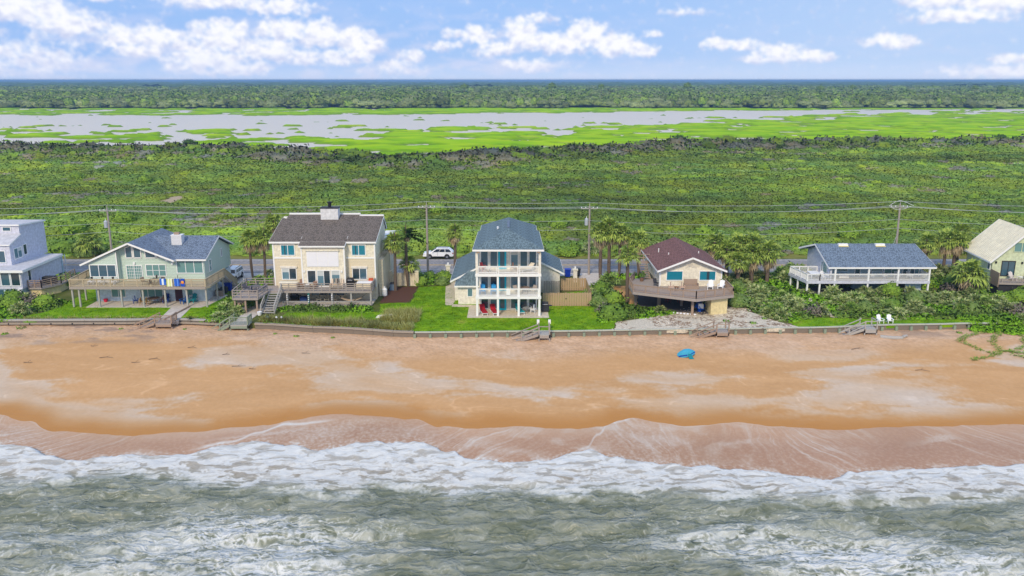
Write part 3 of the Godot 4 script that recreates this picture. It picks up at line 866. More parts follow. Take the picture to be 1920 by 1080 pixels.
			spots.append([which, put(px2, y + 0.14 - 0.22 * sy * (1.0 - edge), pd, g.randf() * TAU, s, sy), Color(t * (1.0 + 0.30 * hue), t * (1.0 + 0.08 * hue), t * (1.0 - 0.25 * hue))])
		d += step * 0.9
	many("dune_scrub", kinds, spots, tinted(0.7, 0.35), "dense wind-clipped green scrub over the dunes behind the road")
	# ---- maritime forest on the far bank
	var tk := [clump(111, 110, Vector3(5.0, 4.2, 5.0), 1.15, lin(98, 114, 62), lin(150, 164, 88), -0.1, 0.6, 0.12, true), clump(112, 110, Vector3(5.6, 3.8, 5.6), 1.1, lin(104, 118, 76), lin(160, 170, 110), -0.1, 0.6, 0.12, true), clump(113, 100, Vector3(4.2, 5.0, 4.2), 1.1, lin(96, 124, 52), lin(154, 178, 74), -0.1, 0.6, 0.12, true)]
	spots = []
	d = 866.0
	while d < 2250.0:
		var step := lerpf(8.0, 13.0, sm(866.0, 1500.0, d))
		var half := d * 0.66 + 30.0
		var x := -half
		var scale := step / 6.6
		while x < half:
			var px2 := x + g.randf_range(-0.5, 0.5) * step; var pd := d + g.randf_range(-0.5, 0.5) * step
			x += step
			if pd > 1350.0 and nk.get_noise_2d(px2 * 0.08, pd * 0.08 + 40.0) > 0.22 - 0.25 * sm(-0.3, -0.55, px2 / pd): continue
			if pd < 872.0 + 22.0 * nk.get_noise_2d(px2 * 0.5, 1000.0): continue
			var k := nk.get_noise_2d(px2 * 0.35, pd * 0.35)
			var which := 0 if k > 0.1 else 1
			if g.randf() < 0.22: which = 2
			var top := 4.5 + 2.5 * sm(866.0, 1000.0, pd) + 3.0 * nk.get_noise_2d(px2 * 0.25 + 70.0, pd * 0.25) + g.randf_range(-1.3, 1.6) + 2.0 * sm(1100.0, 1500.0, pd)
			var t := 1.05 + 0.5 * nk.get_noise_2d(px2 * 0.6 + 500.0, pd * 0.6) + g.randf_range(-0.3, 0.3)
			spots.append([which, put(px2, top - 1.0, pd, g.randf() * TAU, g.randf_range(0.8, 1.2) * scale, g.randf_range(0.85, 1.25)), Color(t, t, t)])
			if pd < 885.0:
				spots.append([1, put(px2 + 3.0, 1.6, pd - 3.0, g.randf() * TAU, g.randf_range(0.5, 0.8), 0.6), Color(t * 0.95, t, t * 0.9)])
		d += step * 0.85
	many("maritime_forest", tk, spots, tinted(0.8, 0.3, 0.15), "grey green forest along the far side of the marsh")

# ------------------------------------------------------------------ building pieces
var M := {}
var panes := 0

func paints() -> void:
	var sh := PackedByteArray(); sh.resize(256 * 256 * 3)
	var g := RandomNumberGenerator.new(); g.seed = 8
	var tab := []
	for i in 16 * 20: tab.append(g.randf_range(0.72, 1.1))
	for j in 256:
		var row := j / 16
		for i in 256:
			var o := (j * 256 + i) * 3
			var k: float = tab[row * 20 + int(((i + (row % 2) * 7) % 256) / 13.0)] * g.randf_range(0.93, 1.05)
			for q in 3: sh[o + q] = clampi(int(228 * k), 0, 255)
	var shingle := ImageTexture.create_from_image(Image.create_from_data(256, 256, false, Image.FORMAT_RGB8, sh))
	var wear := speckle(256, 0.84, 1.0, 0.02, 3, 5)
	var grain := speckle(256, 0.72, 1.0, 0.05, 4, 5)
	var lap := PackedByteArray(); lap.resize(8 * 64)
	for j in 64:
		for i in 8: lap[j * 8 + i] = int(255.0 * (float(j % 16) / 15.0))
	var lapt := ImageTexture.create_from_image(Image.create_from_data(8, 64, false, Image.FORMAT_L8, lap))
	for p in [["slate", 138, 154, 174], ["blue_roof", 138, 156, 174], ["brown", 138, 127, 117], ["red", 152, 112, 106], ["teal_roof", 130, 152, 160]]:
		M[p[0]] = worn(srgb(p[1], p[2], p[3]), shingle, Vector3(0.5, 0.5, 0.5), 0.9)
	for p in [["mint", 212, 232, 218], ["ice", 226, 242, 254], ["beige", 240, 226, 196], ["cream", 250, 242, 220], ["ivory", 250, 244, 230], ["lavender", 222, 224, 238], ["lilac", 222, 224, 236], ["yellow", 246, 228, 174], ["pistachio", 222, 232, 194], ["sky_wall", 190, 218, 232], ["white", 236, 236, 236], ["stucco", 232, 220, 180]]:
		M[p[0]] = worn(srgb(p[1], p[2], p[3]), wear, Vector3(0.35, 0.35, 0.35), 0.75)
		M[p[0] + "_lap"] = worn(srgb(p[1], p[2], p[3]), wear, Vector3(1.25, 1.25, 1.25), 0.75, lapt, 2.5)
	for p in [["grey_wood", 190, 178, 168], ["tan_wood", 222, 204, 172], ["brown_wood", 188, 164, 144], ["pale_wood", 200, 196, 188], ["green_wood", 162, 176, 152], ["fence_wood", 210, 180, 144], ["old_beam", 186, 174, 158], ["cap_wood", 214, 216, 198], ["face_wood", 150, 138, 124]]:
		M[p[0]] = worn(srgb(p[1], p[2], p[3]), grain, Vector3(0.6, 3.0, 0.6), 0.9)
	M.concrete = worn(srgb(222, 212, 200), wear, Vector3(0.3, 0.3, 0.3), 0.9)
	M.pale_concrete = worn(srgb(228, 214, 190), wear, Vector3(0.3, 0.3, 0.3), 0.9)
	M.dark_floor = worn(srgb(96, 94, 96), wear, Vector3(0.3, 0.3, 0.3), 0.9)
	M.asphalt = worn(srgb(166, 163, 162), grain, Vector3(0.12, 0.12, 0.12), 0.95)
	M.metal_roof = worn(srgb(252, 244, 216), wear, Vector3(0.2, 0.2, 0.2), 0.5)
	M.flat_roof = worn(srgb(216, 216, 220), wear, Vector3(0.2, 0.2, 0.2), 0.8)
	M.trim = flat(srgb(240, 240, 238), 0.6)
	M.glass = flat(srgb(62, 96, 112), 0.08, 0.0, 0.7)
	M.teal_glass = flat(srgb(16, 124, 146), 0.12, 0.0, 0.6)
	M.glass_pale = flat(srgb(96, 132, 146), 0.08, 0.0, 0.7)
	M.glass_deep = flat(srgb(36, 60, 72), 0.08, 0.0, 0.7)
	M.blind = flat(srgb(196, 202, 200), 0.6)
	M.shade_glass = flat(srgb(110, 150, 148), 0.15, 0.0, 0.5)
	M.lens_white = flat(srgb(235, 235, 240), 0.3)
	M.black = flat(srgb(30, 30, 32), 0.5)
	M.dark = flat(srgb(52, 52, 56), 0.7)
	M.turquoise = flat(srgb(24, 186, 214), 0.5)
	M.mulch = worn(srgb(112, 78, 62), grain, Vector3(0.5, 0.5, 0.5), 1.0)

func window(parent: Node, at: Vector3, w: float, h: float, cols: int, rows := 1, turn := 0.0, frame: Material = null, glass: Material = null, called := "window", t := 0.09) -> MeshInstance3D:
	var b := B.new()
	b.span(0, 0, 0, w, t, 0.09); b.span(0, h - t, 0, w, h, 0.09)
	b.span(0, t, 0, t, h - t, 0.09); b.span(w - t, t, 0, w, h - t, 0.09)
	var cw := (w - 2 * t) / cols; var rh := (h - 2 * t) / rows
	for i in range(1, cols):
		b.span(t + cw * i - t * 0.4, t, 0, t + cw * i + t * 0.4, h - t, 0.08)
	for j in range(1, rows):
		b.span(t, t + rh * j - 0.025, 0, w - t, t + rh * j + 0.025, 0.07)
	var o := part(called, b, frame if frame else M.trim, parent)
	o.position = at
	o.rotation.y = turn
	for i in cols:
		for j in rows:
			panes += 1
			var pick := (panes * 7 + int(absf(at.x) * 3.0)) % 5
			part("pane", B.new().span(t + cw * i, t + rh * j, 0.005, t + cw * (i + 1), t + rh * (j + 1), 0.03), glass if glass else [M.glass, M.glass_pale, M.glass, M.glass_deep, M.glass_pale][pick], o)
			if not glass and pick == 1 and rh > 0.6: part("blind", B.new().span(t + cw * i, t + rh * (j + 0.66), 0.031, t + cw * (i + 1), t + rh * (j + 1), 0.036), M.blind, o)
			elif glass == M.teal_glass and panes % 2: part("blind", B.new().span(t + cw * (i + 0.45), t + rh * j, 0.031, t + cw * (i + 0.62), t + rh * (j + 1), 0.036), M.glass_deep, o)
	return o

func poly_window(parent: Node, pts: Array, z: float) -> void:      # outline in x,y, counter-clockwise
	var b := B.new()
	for i in pts.size():
		var p: Vector2 = pts[i]; var q: Vector2 = pts[(i + 1) % pts.size()]
		b.bar(Vector3(p.x, p.y, z + 0.04), Vector3(q.x, q.y, z + 0.04), 0.12, 0.12)
	var o := part("gable_window", b, M.trim, parent)
	part("pane", B.new().gable(pts, z + 0.005, z + 0.05), M.glass, o)

func railing(parent: Node, a: Vector3, b: Vector3, h: float, posts: int, gap: float, m: Material, bars := 0, pm: Material = null) -> MeshInstance3D:
	var r := B.new()
	var up := Vector3.UP
	r.bar(a + up * h, b + up * h, 0.12, 0.06)
	if bars == 0:
		r.bar(a + up * 0.12, b + up * 0.12, 0.06, 0.08); r.bar(a + up * (h - 0.08), b + up * (h - 0.08), 0.05, 0.08)
	for k in bars:
		r.bar(a + up * (h * (k + 1.0) / (bars + 1.0)), b + up * (h * (k + 1.0) / (bars + 1.0)), 0.05, 0.1)
	var o := part("railing", r, m, parent)
	for i in posts:
		var p := a.lerp(b, float(i) / maxi(posts - 1, 1))
		part("railing_post", B.new().span(p.x - 0.055, p.y, p.z - 0.055, p.x + 0.055, p.y + h + 0.03, p.z + 0.055), pm if pm else m, o)
	if gap > 0.0:
		var q := B.new()
		var n := int(a.distance_to(b) / gap)
		for i in range(1, n):
			var p := a.lerp(b, float(i) / n)
			q.span(p.x - 0.02, p.y + 0.1, p.z - 0.02, p.x + 0.02, p.y + h - 0.04, p.z + 0.02)
		part("baluster", q, m, o, "stuff")
	return o

func staircase(parent: Node, top: Vector3, foot: Vector3, width: Vector3, n: int, m: Material, sm_: Material) -> MeshInstance3D:   # width runs across the flight
	var b := B.new()
	b.bar(top, foot, 0.06, 0.28); b.bar(top + width, foot + width, 0.06, 0.28)
	var o := part("staircase", b, m, parent)
	var run := (foot - top); run.y = 0
	for i in n:
		var p := top.lerp(foot, (i + 0.5) / n) + width * 0.5 + Vector3(0, 0.06, 0)
		var s := Vector3(absf(width.x) + absf(run.x) / n * 0.8, 0.05, absf(width.z) + absf(run.z) / n * 0.8)
		part("step", B.new().box(p, s), sm_, o)
	return o

func roof(parent: Node, p: Array, t: float, m: Material, edge := true, called := "roof") -> MeshInstance3D:   # one plane, counter-clockwise from above, with a white board round its rim
	var o := part(called, B.new().slab(p, t), m, parent)
	if edge:
		var b := B.new()
		for i in p.size():
			b.bar(p[i] - Vector3(0, t * 0.5 + 0.03, 0), p[(i + 1) % p.size()] - Vector3(0, t * 0.5 + 0.03, 0), 0.07, t + 0.02)
		part("fascia", b, M.trim, o)
	return o

func post(parent: Node, x: float, y0: float, y1: float, z: float, w: float, m: Material, called := "post") -> void:
	part(called, B.new().span(x - w / 2, y0, z - w / 2, x + w / 2, y1, z + w / 2), m, parent)

func V(x: float, y: float, z: float) -> Vector3: return Vector3(x, y, z)
func W(x: float, y: float) -> Vector2: return Vector2(x, y)

# ------------------------------------------------------------------ houses; each stands on its own origin, +z towards the sea
func mint_house() -> void:
	var h := thing("beach_house", "mint green house with blue roof, white chimney and long raised deck", "house", V(-47, 0, -104.8))
	part("lower_wall", B.new().span(-7.1, 0, -10, 7.2, 2.46, 0), M.ice, h)
	var west := part("wall", B.new().gable([W(-7.2, 2.72), W(3.7, 2.72), W(3.7, 5.6), W(-1.75, 7.72), W(-7.2, 5.3)], -9.4, 0), M.mint_lap, h)
	part("corner_board", B.new().span(-3.62, 2.75, 0.72, -3.5, 6.7, 0.82), M.trim, west)
	part("bay_wall", B.new().gable([W(-7.2, 2.72), W(-3.5, 2.72), W(-3.5, 6.86), W(-7.2, 5.29)], 0.003, 0.8), M.mint_lap, h)
	part("side_wall", B.new().gable_x([W(0, 2.72), W(-10, 2.72), W(-10, 5.55), W(-5, 7.55), W(0, 5.6)], 3.71, 7.3), M.mint_lap, h)
	# gable running back from the sea, and the wing whose ridge lies along the shore
	roof(h, [V(-8.1, 5.2, 1.2), V(-1.75, 8.0, 1.2), V(-1.75, 8.0, -9.6), V(-8.1, 5.2, -9.6)], 0.2, M.slate)
	roof(h, [V(-1.75, 8.0, 1.2), V(3.9, 5.74, 1.2), V(3.9, 5.74, -9.6), V(-1.75, 8.0, -9.6)], 0.2, M.slate)
	roof(h, [V(2.6, 5.72, 0.5), V(7.75, 5.72, 0.5), V(7.75, 7.82, -5), V(-1.5, 7.82, -5), V(-0.6, 7.5, -4.3)], 0.18, M.slate)
	roof(h, [V(-1.5, 7.82, -5), V(7.75, 7.82, -5), V(7.75, 5.7, -10.6), V(-1.5, 5.7, -10.6)], 0.18, M.slate)
	var ch := part("chimney", B.new().span(2.25, 6.2, -3.7, 3.6, 8.2, -2.7), M.white_lap, h)
	part("chimney_cap", B.new().span(2.2, 8.2, -3.75, 3.65, 8.27, -2.65), M.trim, ch)
	part("flue", B.new().span(2.55, 8.27, -3.5, 3.2, 8.55, -3.0), M.brown_wood, ch)
	poly_window(h, [W(-2.65, 5.8), W(-1.8, 5.8), W(-1.8, 7.45), W(-2.65, 7.12)], 0.0)
	poly_window(h, [W(-1.62, 5.8), W(-0.68, 5.8), W(-0.68, 7.0), W(-1.62, 7.4)], 0.0)
	poly_window(h, [W(-0.15, 5.8), W(1.15, 5.8), W(1.15, 6.42), W(-0.15, 6.92)], 0.0)
	poly_window(h, [W(1.32, 5.8), W(2.35, 5.8), W(1.32, 6.28)], 0.0)
	window(h, V(-7.1, 3.45, 0.8), 3.4, 1.65, 3, 1, 0, null, M.glass)
	part("window_bench", B.new().span(-7.1, 2.75, 0.81, -3.6, 3.3, 1.25), M.white, h)
	var sl := window(h, V(-2.8, 2.8, 0), 2.1, 2.05, 2, 1, 0, null, M.shade_glass, "sliding_door")
	var mun := B.new()
	for k in range(1, 4): mun.span(-2.68 + k * 0.24, 2.9, 0.031, -2.65 + k * 0.24, 4.75, 0.05); mun.span(-1.7 + k * 0.24, 2.9, 0.031, -1.67 + k * 0.24, 4.75, 0.05)
	for k in range(1, 5): mun.span(-2.7, 2.85 + k * 0.38, 0.032, -0.8, 2.88 + k * 0.38, 0.052)
	part("muntin", mun, M.trim, h, "stuff")
	window(h, V(-0.28, 3.35, 0), 2.65, 1.6, 3, 2, 0, null, M.shade_glass)
	window(h, V(3.72, 3.75, 0), 3.45, 1.7, 3, 1, 0, null, M.shade_glass)
	window(h, V(7.3, 3.6, -1.6), 0.8, 1.6, 1, 2, PI / 2, null, M.shade_glass)
	window(h, V(7.3, 4.6, -6.2), 0.5, 1.2, 1, 1, PI / 2)
	window(h, V(-5.1, 0.55, 0), 1.9, 1.35, 2, 1, 0, M.trim, M.shade_glass)
	window(h, V(-1.35, 0.55, 0), 3.0, 1.35, 3, 1, 0, M.trim, M.shade_glass)
	window(h, V(4.6, 0.8, 0), 1.0, 1.1, 1, 1, 0, M.trim, M.shade_glass)
	part("door", B.new().span(3.2, 0.05, 0, 4.15, 2.1, 0.06), flat(srgb(74, 40, 48), 0.6), h)
	for x in [-1.65, 3.25]: part("wall_lamp", B.new().span(x - 0.12, 4.95, 0, x + 0.12, 5.25, 0.22), M.trim, h)
	var dk := part("deck", B.new().floor_([W(-8.75, 3.1), W(8.4, 3.1), W(8.75, 2.4), W(8.75, -3), W(7.32, -3), W(7.32, 0.02), W(-7.22, 0.02), W(-7.22, -4), W(-9.1, -4)], 2.46, 2.7), M.tan_wood, h)
	part("fascia", B.new().span(-8.78, 2.4, 3.11, 8.4, 2.72, 3.17), M.grey_wood, dk)
	railing(h, V(-8.7, 2.7, 3.05), V(8.35, 2.7, 3.05), 1.0, 11, 0.13, M.tan_wood)
	railing(h, V(-9.05, 2.7, -3.9), V(-8.7, 2.7, 3.0), 1.0, 4, 0.13, M.tan_wood)
	railing(h, V(8.4, 2.7, 3.0), V(8.7, 2.7, -3), 1.0, 4, 0.13, M.tan_wood)
	staircase(h, V(7.6, 2.55, -3.1), V(7.6, 0.05, -7.6), V(1.1, 0, 0), 12, M.grey_wood, M.grey_wood)
	railing(h, V(8.75, 2.7, -3.1), V(8.75, 0.2, -7.6), 1.0, 4, 0.13, M.tan_wood)
	for x in [-8.6, -7.75, -5.3, -2.45, 0.3, 3.1, 5.85, 8.3]: post(h, x, 0, 2.46, 2.85, 0.2, M.pale_wood)
	for z in [-0.5, -3.6]: post(h, -8.7, 0, 2.46, z, 0.18, M.pale_wood)
	for z in [-0.5, -2.8]: post(h, 8.5, 0, 2.46, z, 0.18, M.pale_wood)
	part("patio", B.new().floor_([W(-7.0, 3.1), W(7.6, 3.1), W(8.2, 2.0), W(9.0, -3.2), W(7.2, -3.2), W(7.2, 0.0), W(-7.1, 0.0)], -0.05, 0.06), M.concrete, h)

func loft_house() -> void:
	var h := thing("beach_house", "two-storey beige house with steep brown roof, white shutters and a seaward stair", "house", V(-24.3, 0, -105.5))
	part("lower_wall", B.new().span(-6.5, 0, -9, 6.5, 1.78, -0.3), M.beige, h)
	part("wall", B.new().span(-6.6, 1.79, -9, 6.6, 5.6, 0), M.beige_lap, h)
	part("upper_wall", B.new().gable_x([W(0.0, 5.601), W(-9, 5.601), W(-9, 8.3), W(-7, 9.85), W(0.0, 7.85)], -6.6, 6.6), M.cream, h)
	part("band", B.new().span(-6.63, 5.55, -0.02, 6.63, 5.75, 0.05), M.trim, h)
	part("bay_wall", B.new().span(-2.7, 1.79, 0.003, 2.8, 7.5, 1.0), M.cream, h)
	for x in [-6.6, -2.72, 2.74, 6.5]: part("corner_board", B.new().span(x - 0.06, 1.8, 0.0 if absf(x) > 5 else 0.95, x + 0.12, 7.55, 0.06 if absf(x) > 5 else 1.06), M.trim, h)
	roof(h, [V(-6.95, 7.85, 0.35), V(6.8, 7.85, 0.35), V(6.8, 10.0, -7), V(3.5, 10.02, -7), V(3.5, 10.2, -7.3), V(-6.1, 10.2, -7.3), V(-6.1, 9.75, -6.5), V(-6.95, 9.75, -6.5)], 0.2, M.brown)
	roof(h, [V(-2.95, 7.5, 1.35), V(2.95, 7.5, 1.35), V(2.95, 8.35, -1.2), V(-2.95, 8.35, -1.2)], 0.18, M.brown)
	roof(h, [V(-6.9, 9.9, -7.31), V(6.75, 9.9, -7.31), V(6.75, 8.0, -9.6), V(-6.9, 8.0, -9.6)], 0.2, M.brown)
	part("ridge_cap", B.new().bar(V(-6.1, 10.27, -7.3), V(3.6, 10.27, -7.3), 0.25, 0.2).bar(V(3.6, 10.08, -7.1), V(6.8, 10.08, -7.1), 0.25, 0.2), M.trim, h)
	var ch := part("chimney", B.new().span(-1.5, 9.0, -7.0, 0.85, 11.2, -5.7), M.white, h)
	part("chimney_cap", B.new().span(-1.56, 11.2, -7.06, 0.91, 11.32, -5.64), M.dark, ch)
	part("flue", B.new().lathe(V(-0.35, 11.3, -6.3), [W(0.22, 0), W(0.22, 0.5), W(0.32, 0.55), W(0.32, 0.75), W(0, 0.8)]), M.black, ch)
	part("rear_wing", B.new().span(6.0, 0, -14, 7.3, 6.6, -8), M.cream, h)
	part("rear_wing_cap", B.new().span(5.95, 6.6, -14, 7.36, 6.75, -7.95), M.trim, h)
	part("side_stair_wall", B.new().span(6.61, 0, -7.9, 7.2, 5.0, -2), M.beige_lap, h)
	for x in [-5.6, 3.55]:
		window(h, V(x, 5.95, 0), 1.85, 1.45, 2, 1, 0, null, M.teal_glass)
		part("shutter_box", B.new().span(x - 0.1, 7.45, 0, x + 1.95, 7.65, 0.2), M.ivory, h)
		window(h, V(x - 0.05, 2.75, 0), 1.95, 1.55, 2, 1)
		part("shutter_box", B.new().span(x - 0.15, 4.35, 0, x + 2.0, 4.55, 0.2), M.ivory, h)
	var sh := part("storm_shutter", B.new().span(-2.05, 4.7, 1.0, 2.05, 6.75, 1.06), M.trim, h)
	for k in 3: part("shutter_panel", B.new().span(-2.0 + k * 1.36, 4.75, 1.06, -0.72 + k * 1.36, 6.7, 1.09), M.lens_white, sh)
	part("shutter_box", B.new().span(-2.2, 6.76, 1.0, 2.15, 6.98, 1.22), M.cream, h)
	window(h, V(-2.1, 2.5, 1.0), 1.15, 1.75, 1)
	window(h, V(-0.85, 2.05, 1.0), 1.75, 2.2, 2, 1, 0, null, null, "sliding_door")
	window(h, V(1.0, 2.5, 1.0), 1.15, 1.75, 1)
	for x in [-2.45, 2.35]: part("wall_lamp", B.new().span(x - 0.1, 3.95, 1.0, x + 0.1, 4.2, 1.15), M.trim, h)
	part("downpipe", B.new().tube([V(-3.0, 5.5, 0.1), V(-3.0, 1.9, 0.1)], 0.07, 0.07), M.cream, h)
	part("deck", B.new().span(-6.6, 1.72, 1.01, 6.5, 1.95, 3.05).span(-6.6, 1.72, 0.01, -2.71, 1.95, 1.0).span(2.81, 1.72, 0.01, 6.5, 1.95, 1.0), M.grey_wood, h)
	railing(h, V(-5.1, 1.95, 3.0), V(6.4, 1.95, 3.0), 1.0, 12, 0, M.grey_wood, 3)
	railing(h, V(6.45, 1.95, 3.0), V(6.45, 1.95, 0.1), 1.0, 3, 0, M.grey_wood, 3)
	part("side_deck", B.new().floor_([W(-10.35, 0), W(-10.1, 6.6), W(-6.95, 6.6), W(-6.62, 3.05), W(-6.62, 0)], 1.72, 1.95), M.grey_wood, h)
	railing(h, V(-10.05, 1.95, 6.5), V(-7.0, 1.95, 6.5), 1.0, 4, 0, M.grey_wood, 2)
	railing(h, V(-10.3, 1.95, 0.2), V(-10.05, 1.95, 6.4), 1.0, 4, 0, M.grey_wood, 2)
	railing(h, V(-6.95, 1.95, 6.4), V(-6.7, 1.95, 3.3), 1.0, 3, 0, M.grey_wood, 2)
	railing(h, V(-10.3, 1.95, 0.1), V(-6.7, 1.95, 0.1), 1.0, 4, 0, M.grey_wood, 2)
	staircase(h, V(-6.5, 1.8, 3.1), V(-6.5, 0.0, 6.9), V(1.5, 0, 0), 9, M.pale_wood, M.pale_wood)
	railing(h, V(-4.95, 2.0, 3.05), V(-4.95, 0.15, 6.9), 0.95, 3, 0, M.pale_wood, 1)
	railing(h, V(-6.6, 1.0, 5.0), V(-6.6, 0.15, 6.9), 0.95, 2, 0, M.pale_wood, 1)
	for x in [-4.3, -1.6, 1.4, 3.8, 6.3]: post(h, x, 0, 1.72, 2.85, 0.2, M.pale_wood)
	for p in [[-9.9, 6.3], [-8.6, 6.3], [-7.2, 6.3], [-9.9, 1.0]]: post(h, p[0], 0, 1.72, p[1], 0.2, M.brown_wood)
	railing(h, V(-4.9, 0, 3.0), V(6.3, 0, 3.0), 0.62, 6, 0.14, M.pale_wood)
	part("lattice_screen", B.new().span(-9.8, 0.9, 5.9, -8.7, 1.7, 5.96), M.brown_wood, h)
	window(h, V(-2.1, 0.5, -0.3), 4.5, 1.15, 4, 1, 0, M.beige)
	part("patio", B.new().span(-6.4, -0.05, -0.3, 6.4, 0.05, 3.3), M.concrete, h)

func tall_house() -> void:
	var h := thing("beach_house", "narrow three-storey cream house with stacked white balconies and turquoise doors", "house", V(-0.45, 0, -97.7))
	part("wall", B.new().span(-3.65, 0.05, -14, 3.6, 8.3, -2.6), M.ivory, h)
	var fl := [0.08, 2.56, 5.34]; var tops := [2.28, 5.02, 8.25]
	for k in 3:
		var y: float = fl[k]
		if k:
			var s := part("balcony", B.new().span(-3.95, y - 0.28, -2.6, 3.95, y, 0.15), M.ivory, h)
			part("fascia", B.new().span(-3.98, y - 0.32, 0.15, 3.98, y + 0.02, 0.2), M.trim, s)
			for q in [[-3.62, -1.36], [-1.16, 1.16], [1.36, 3.62]]: railing(h, V(q[0], y, 0.05), V(q[1], y, 0.05), 0.92, 2, 0.13, M.trim)
			railing(h, V(-3.85, y, -2.5), V(-3.85, y, -0.1), 0.92, 2, 0.13, M.trim)
			railing(h, V(3.85, y, -2.5), V(3.85, y, -0.1), 0.92, 2, 0.13, M.trim)
		var hh: float = tops[k] - y
		var wy := y + (0.2 if k == 2 else 0.12)
		var wh := hh - (0.55 if k == 2 else 0.4)
		for x in [-3.45, -2.3, 0.25, 1.4, 2.5]:
			window(h, V(x, wy + 0.05, -2.6), 1.0, wh, 1)
		window(h, V(-1.25, y + 0.02, -2.6), 1.0, hh - 0.25, 1, 1, 0, M.turquoise, M.glass, "door", 0.22)
	for x in [-3.78, -1.26, 1.26, 3.78]:
		post(h, x, 0.05, 2.24, 0.0, 0.26, M.trim, "column")
		post(h, x, 2.56, 5.02, 0.0, 0.24, M.trim, "column")
	for x in [-3.78, 3.78]: post(h, x, 5.34, 8.2, 0.0, 0.3, M.ivory, "column")
	part("lattice_screen", B.new().span(-0.25, 2.7, 0.1, 0.25, 3.45, 0.13), M.trim, h)
	# hip roof with a step in its eaves
	var e := 8.42; var r := 10.15
	roof(h, [V(-4.25, e, 0.5), V(4.25, e, 0.5), V(0, r, -4.0)], 0.2, M.teal_roof)
	roof(h, [V(4.25, e, 0.5), V(4.05, e, -11.8), V(0, r, -11.8), V(0, r, -4.0)], 0.2, M.teal_roof)
	roof(h, [V(-4.25, e, 0.5), V(0, r, -4.0), V(0, r, -11.8), V(-4.05, e, -11.8)], 0.2, M.teal_roof)
	roof(h, [V(3.75, e + 0.12, -11.81), V(3.75, e + 0.12, -16), V(0, r, -12.8), V(0, r, -11.81)], 0.2, M.teal_roof)
	roof(h, [V(-3.75, e + 0.12, -11.81), V(0, r, -11.81), V(0, r, -12.8), V(-3.75, e + 0.12, -16)], 0.2, M.teal_roof)
	roof(h, [V(3.75, e + 0.12, -16), V(-3.75, e + 0.12, -16), V(0, r, -12.8)], 0.2, M.teal_roof)
	part("ridge_vent", B.new().span(-0.16, r + 0.01, -9.5, 0.16, r + 0.12, -4.6), M.slate, h)
	part("vent_pipe", B.new().lathe(V(-1.35, 9.5, -7.0), [W(0.12, 0), W(0.12, 0.3), W(0.2, 0.32), W(0.0, 0.42)]), M.trim, h)
	part("eave_board", B.new().span(-4.1, 8.2, -2.6, 4.1, 8.38, 0.35), M.trim, h)
	for x in [-3.6, 3.6]: part("porch_lamp", B.new().span(x - 0.15, 7.95, 0.1, x + 0.15, 8.18, 0.4), M.brown_wood, h)
	# low wings to either side
	part("west_wing", B.new().gable([W(-7.0, 0.0), W(-3.66, 0.0), W(-3.66, 4.6), W(-7.0, 2.9)], -20, -7.5), M.ivory, h)
	roof(h, [V(-7.55, 2.75, -7.1), V(-3.64, 4.75, -7.1), V(-3.64, 4.75, -20.5), V(-7.55, 2.75, -20.5)], 0.2, M.teal_roof)
	part("front_wing", B.new().span(-6.45, 0.0, -7.49, -3.66, 2.6, -5.6), M.ivory, h)
	roof(h, [V(-6.85, 2.6, -5.1), V(-3.64, 2.6, -5.1), V(-3.64, 4.2, -7.3), V(-5.0, 4.2, -7.3), V(-6.85, 2.7, -7.6)], 0.18, M.teal_roof)
	window(h, V(-5.3, 1.0, -5.6), 0.75, 1.15, 1)
	part("east_wing", B.new().gable([W(3.61, 0.0), W(6.9, 0.0), W(6.9, 2.8), W(3.61, 4.4)], -20, -11.6), M.ivory, h)
	roof(h, [V(3.6, 4.75, -11.2), V(7.4, 2.85, -11.2), V(7.4, 2.85, -20.5), V(3.6, 4.75, -20.5)], 0.2, M.teal_roof)
	part("patio", B.new().floor_([W(-5.0, 0.75), W(4.95, 0.75), W(4.9, -2.6), W(3.6, -4), W(-7.0, -5.4), W(-7.2, -5.6), W(-7.2, -4.4), W(-5.0, -4.2)], -0.05, 0.06), M.pale_concrete, h)
	part("side_walk", B.new().floor_([W(-7.2, -5.0), W(-8.1, -5.2), W(-8.4, -9), W(-9.0, -18), W(-7.6, -18), W(-7.0, -7.0)], -0.05, 0.05), M.pale_concrete, h)

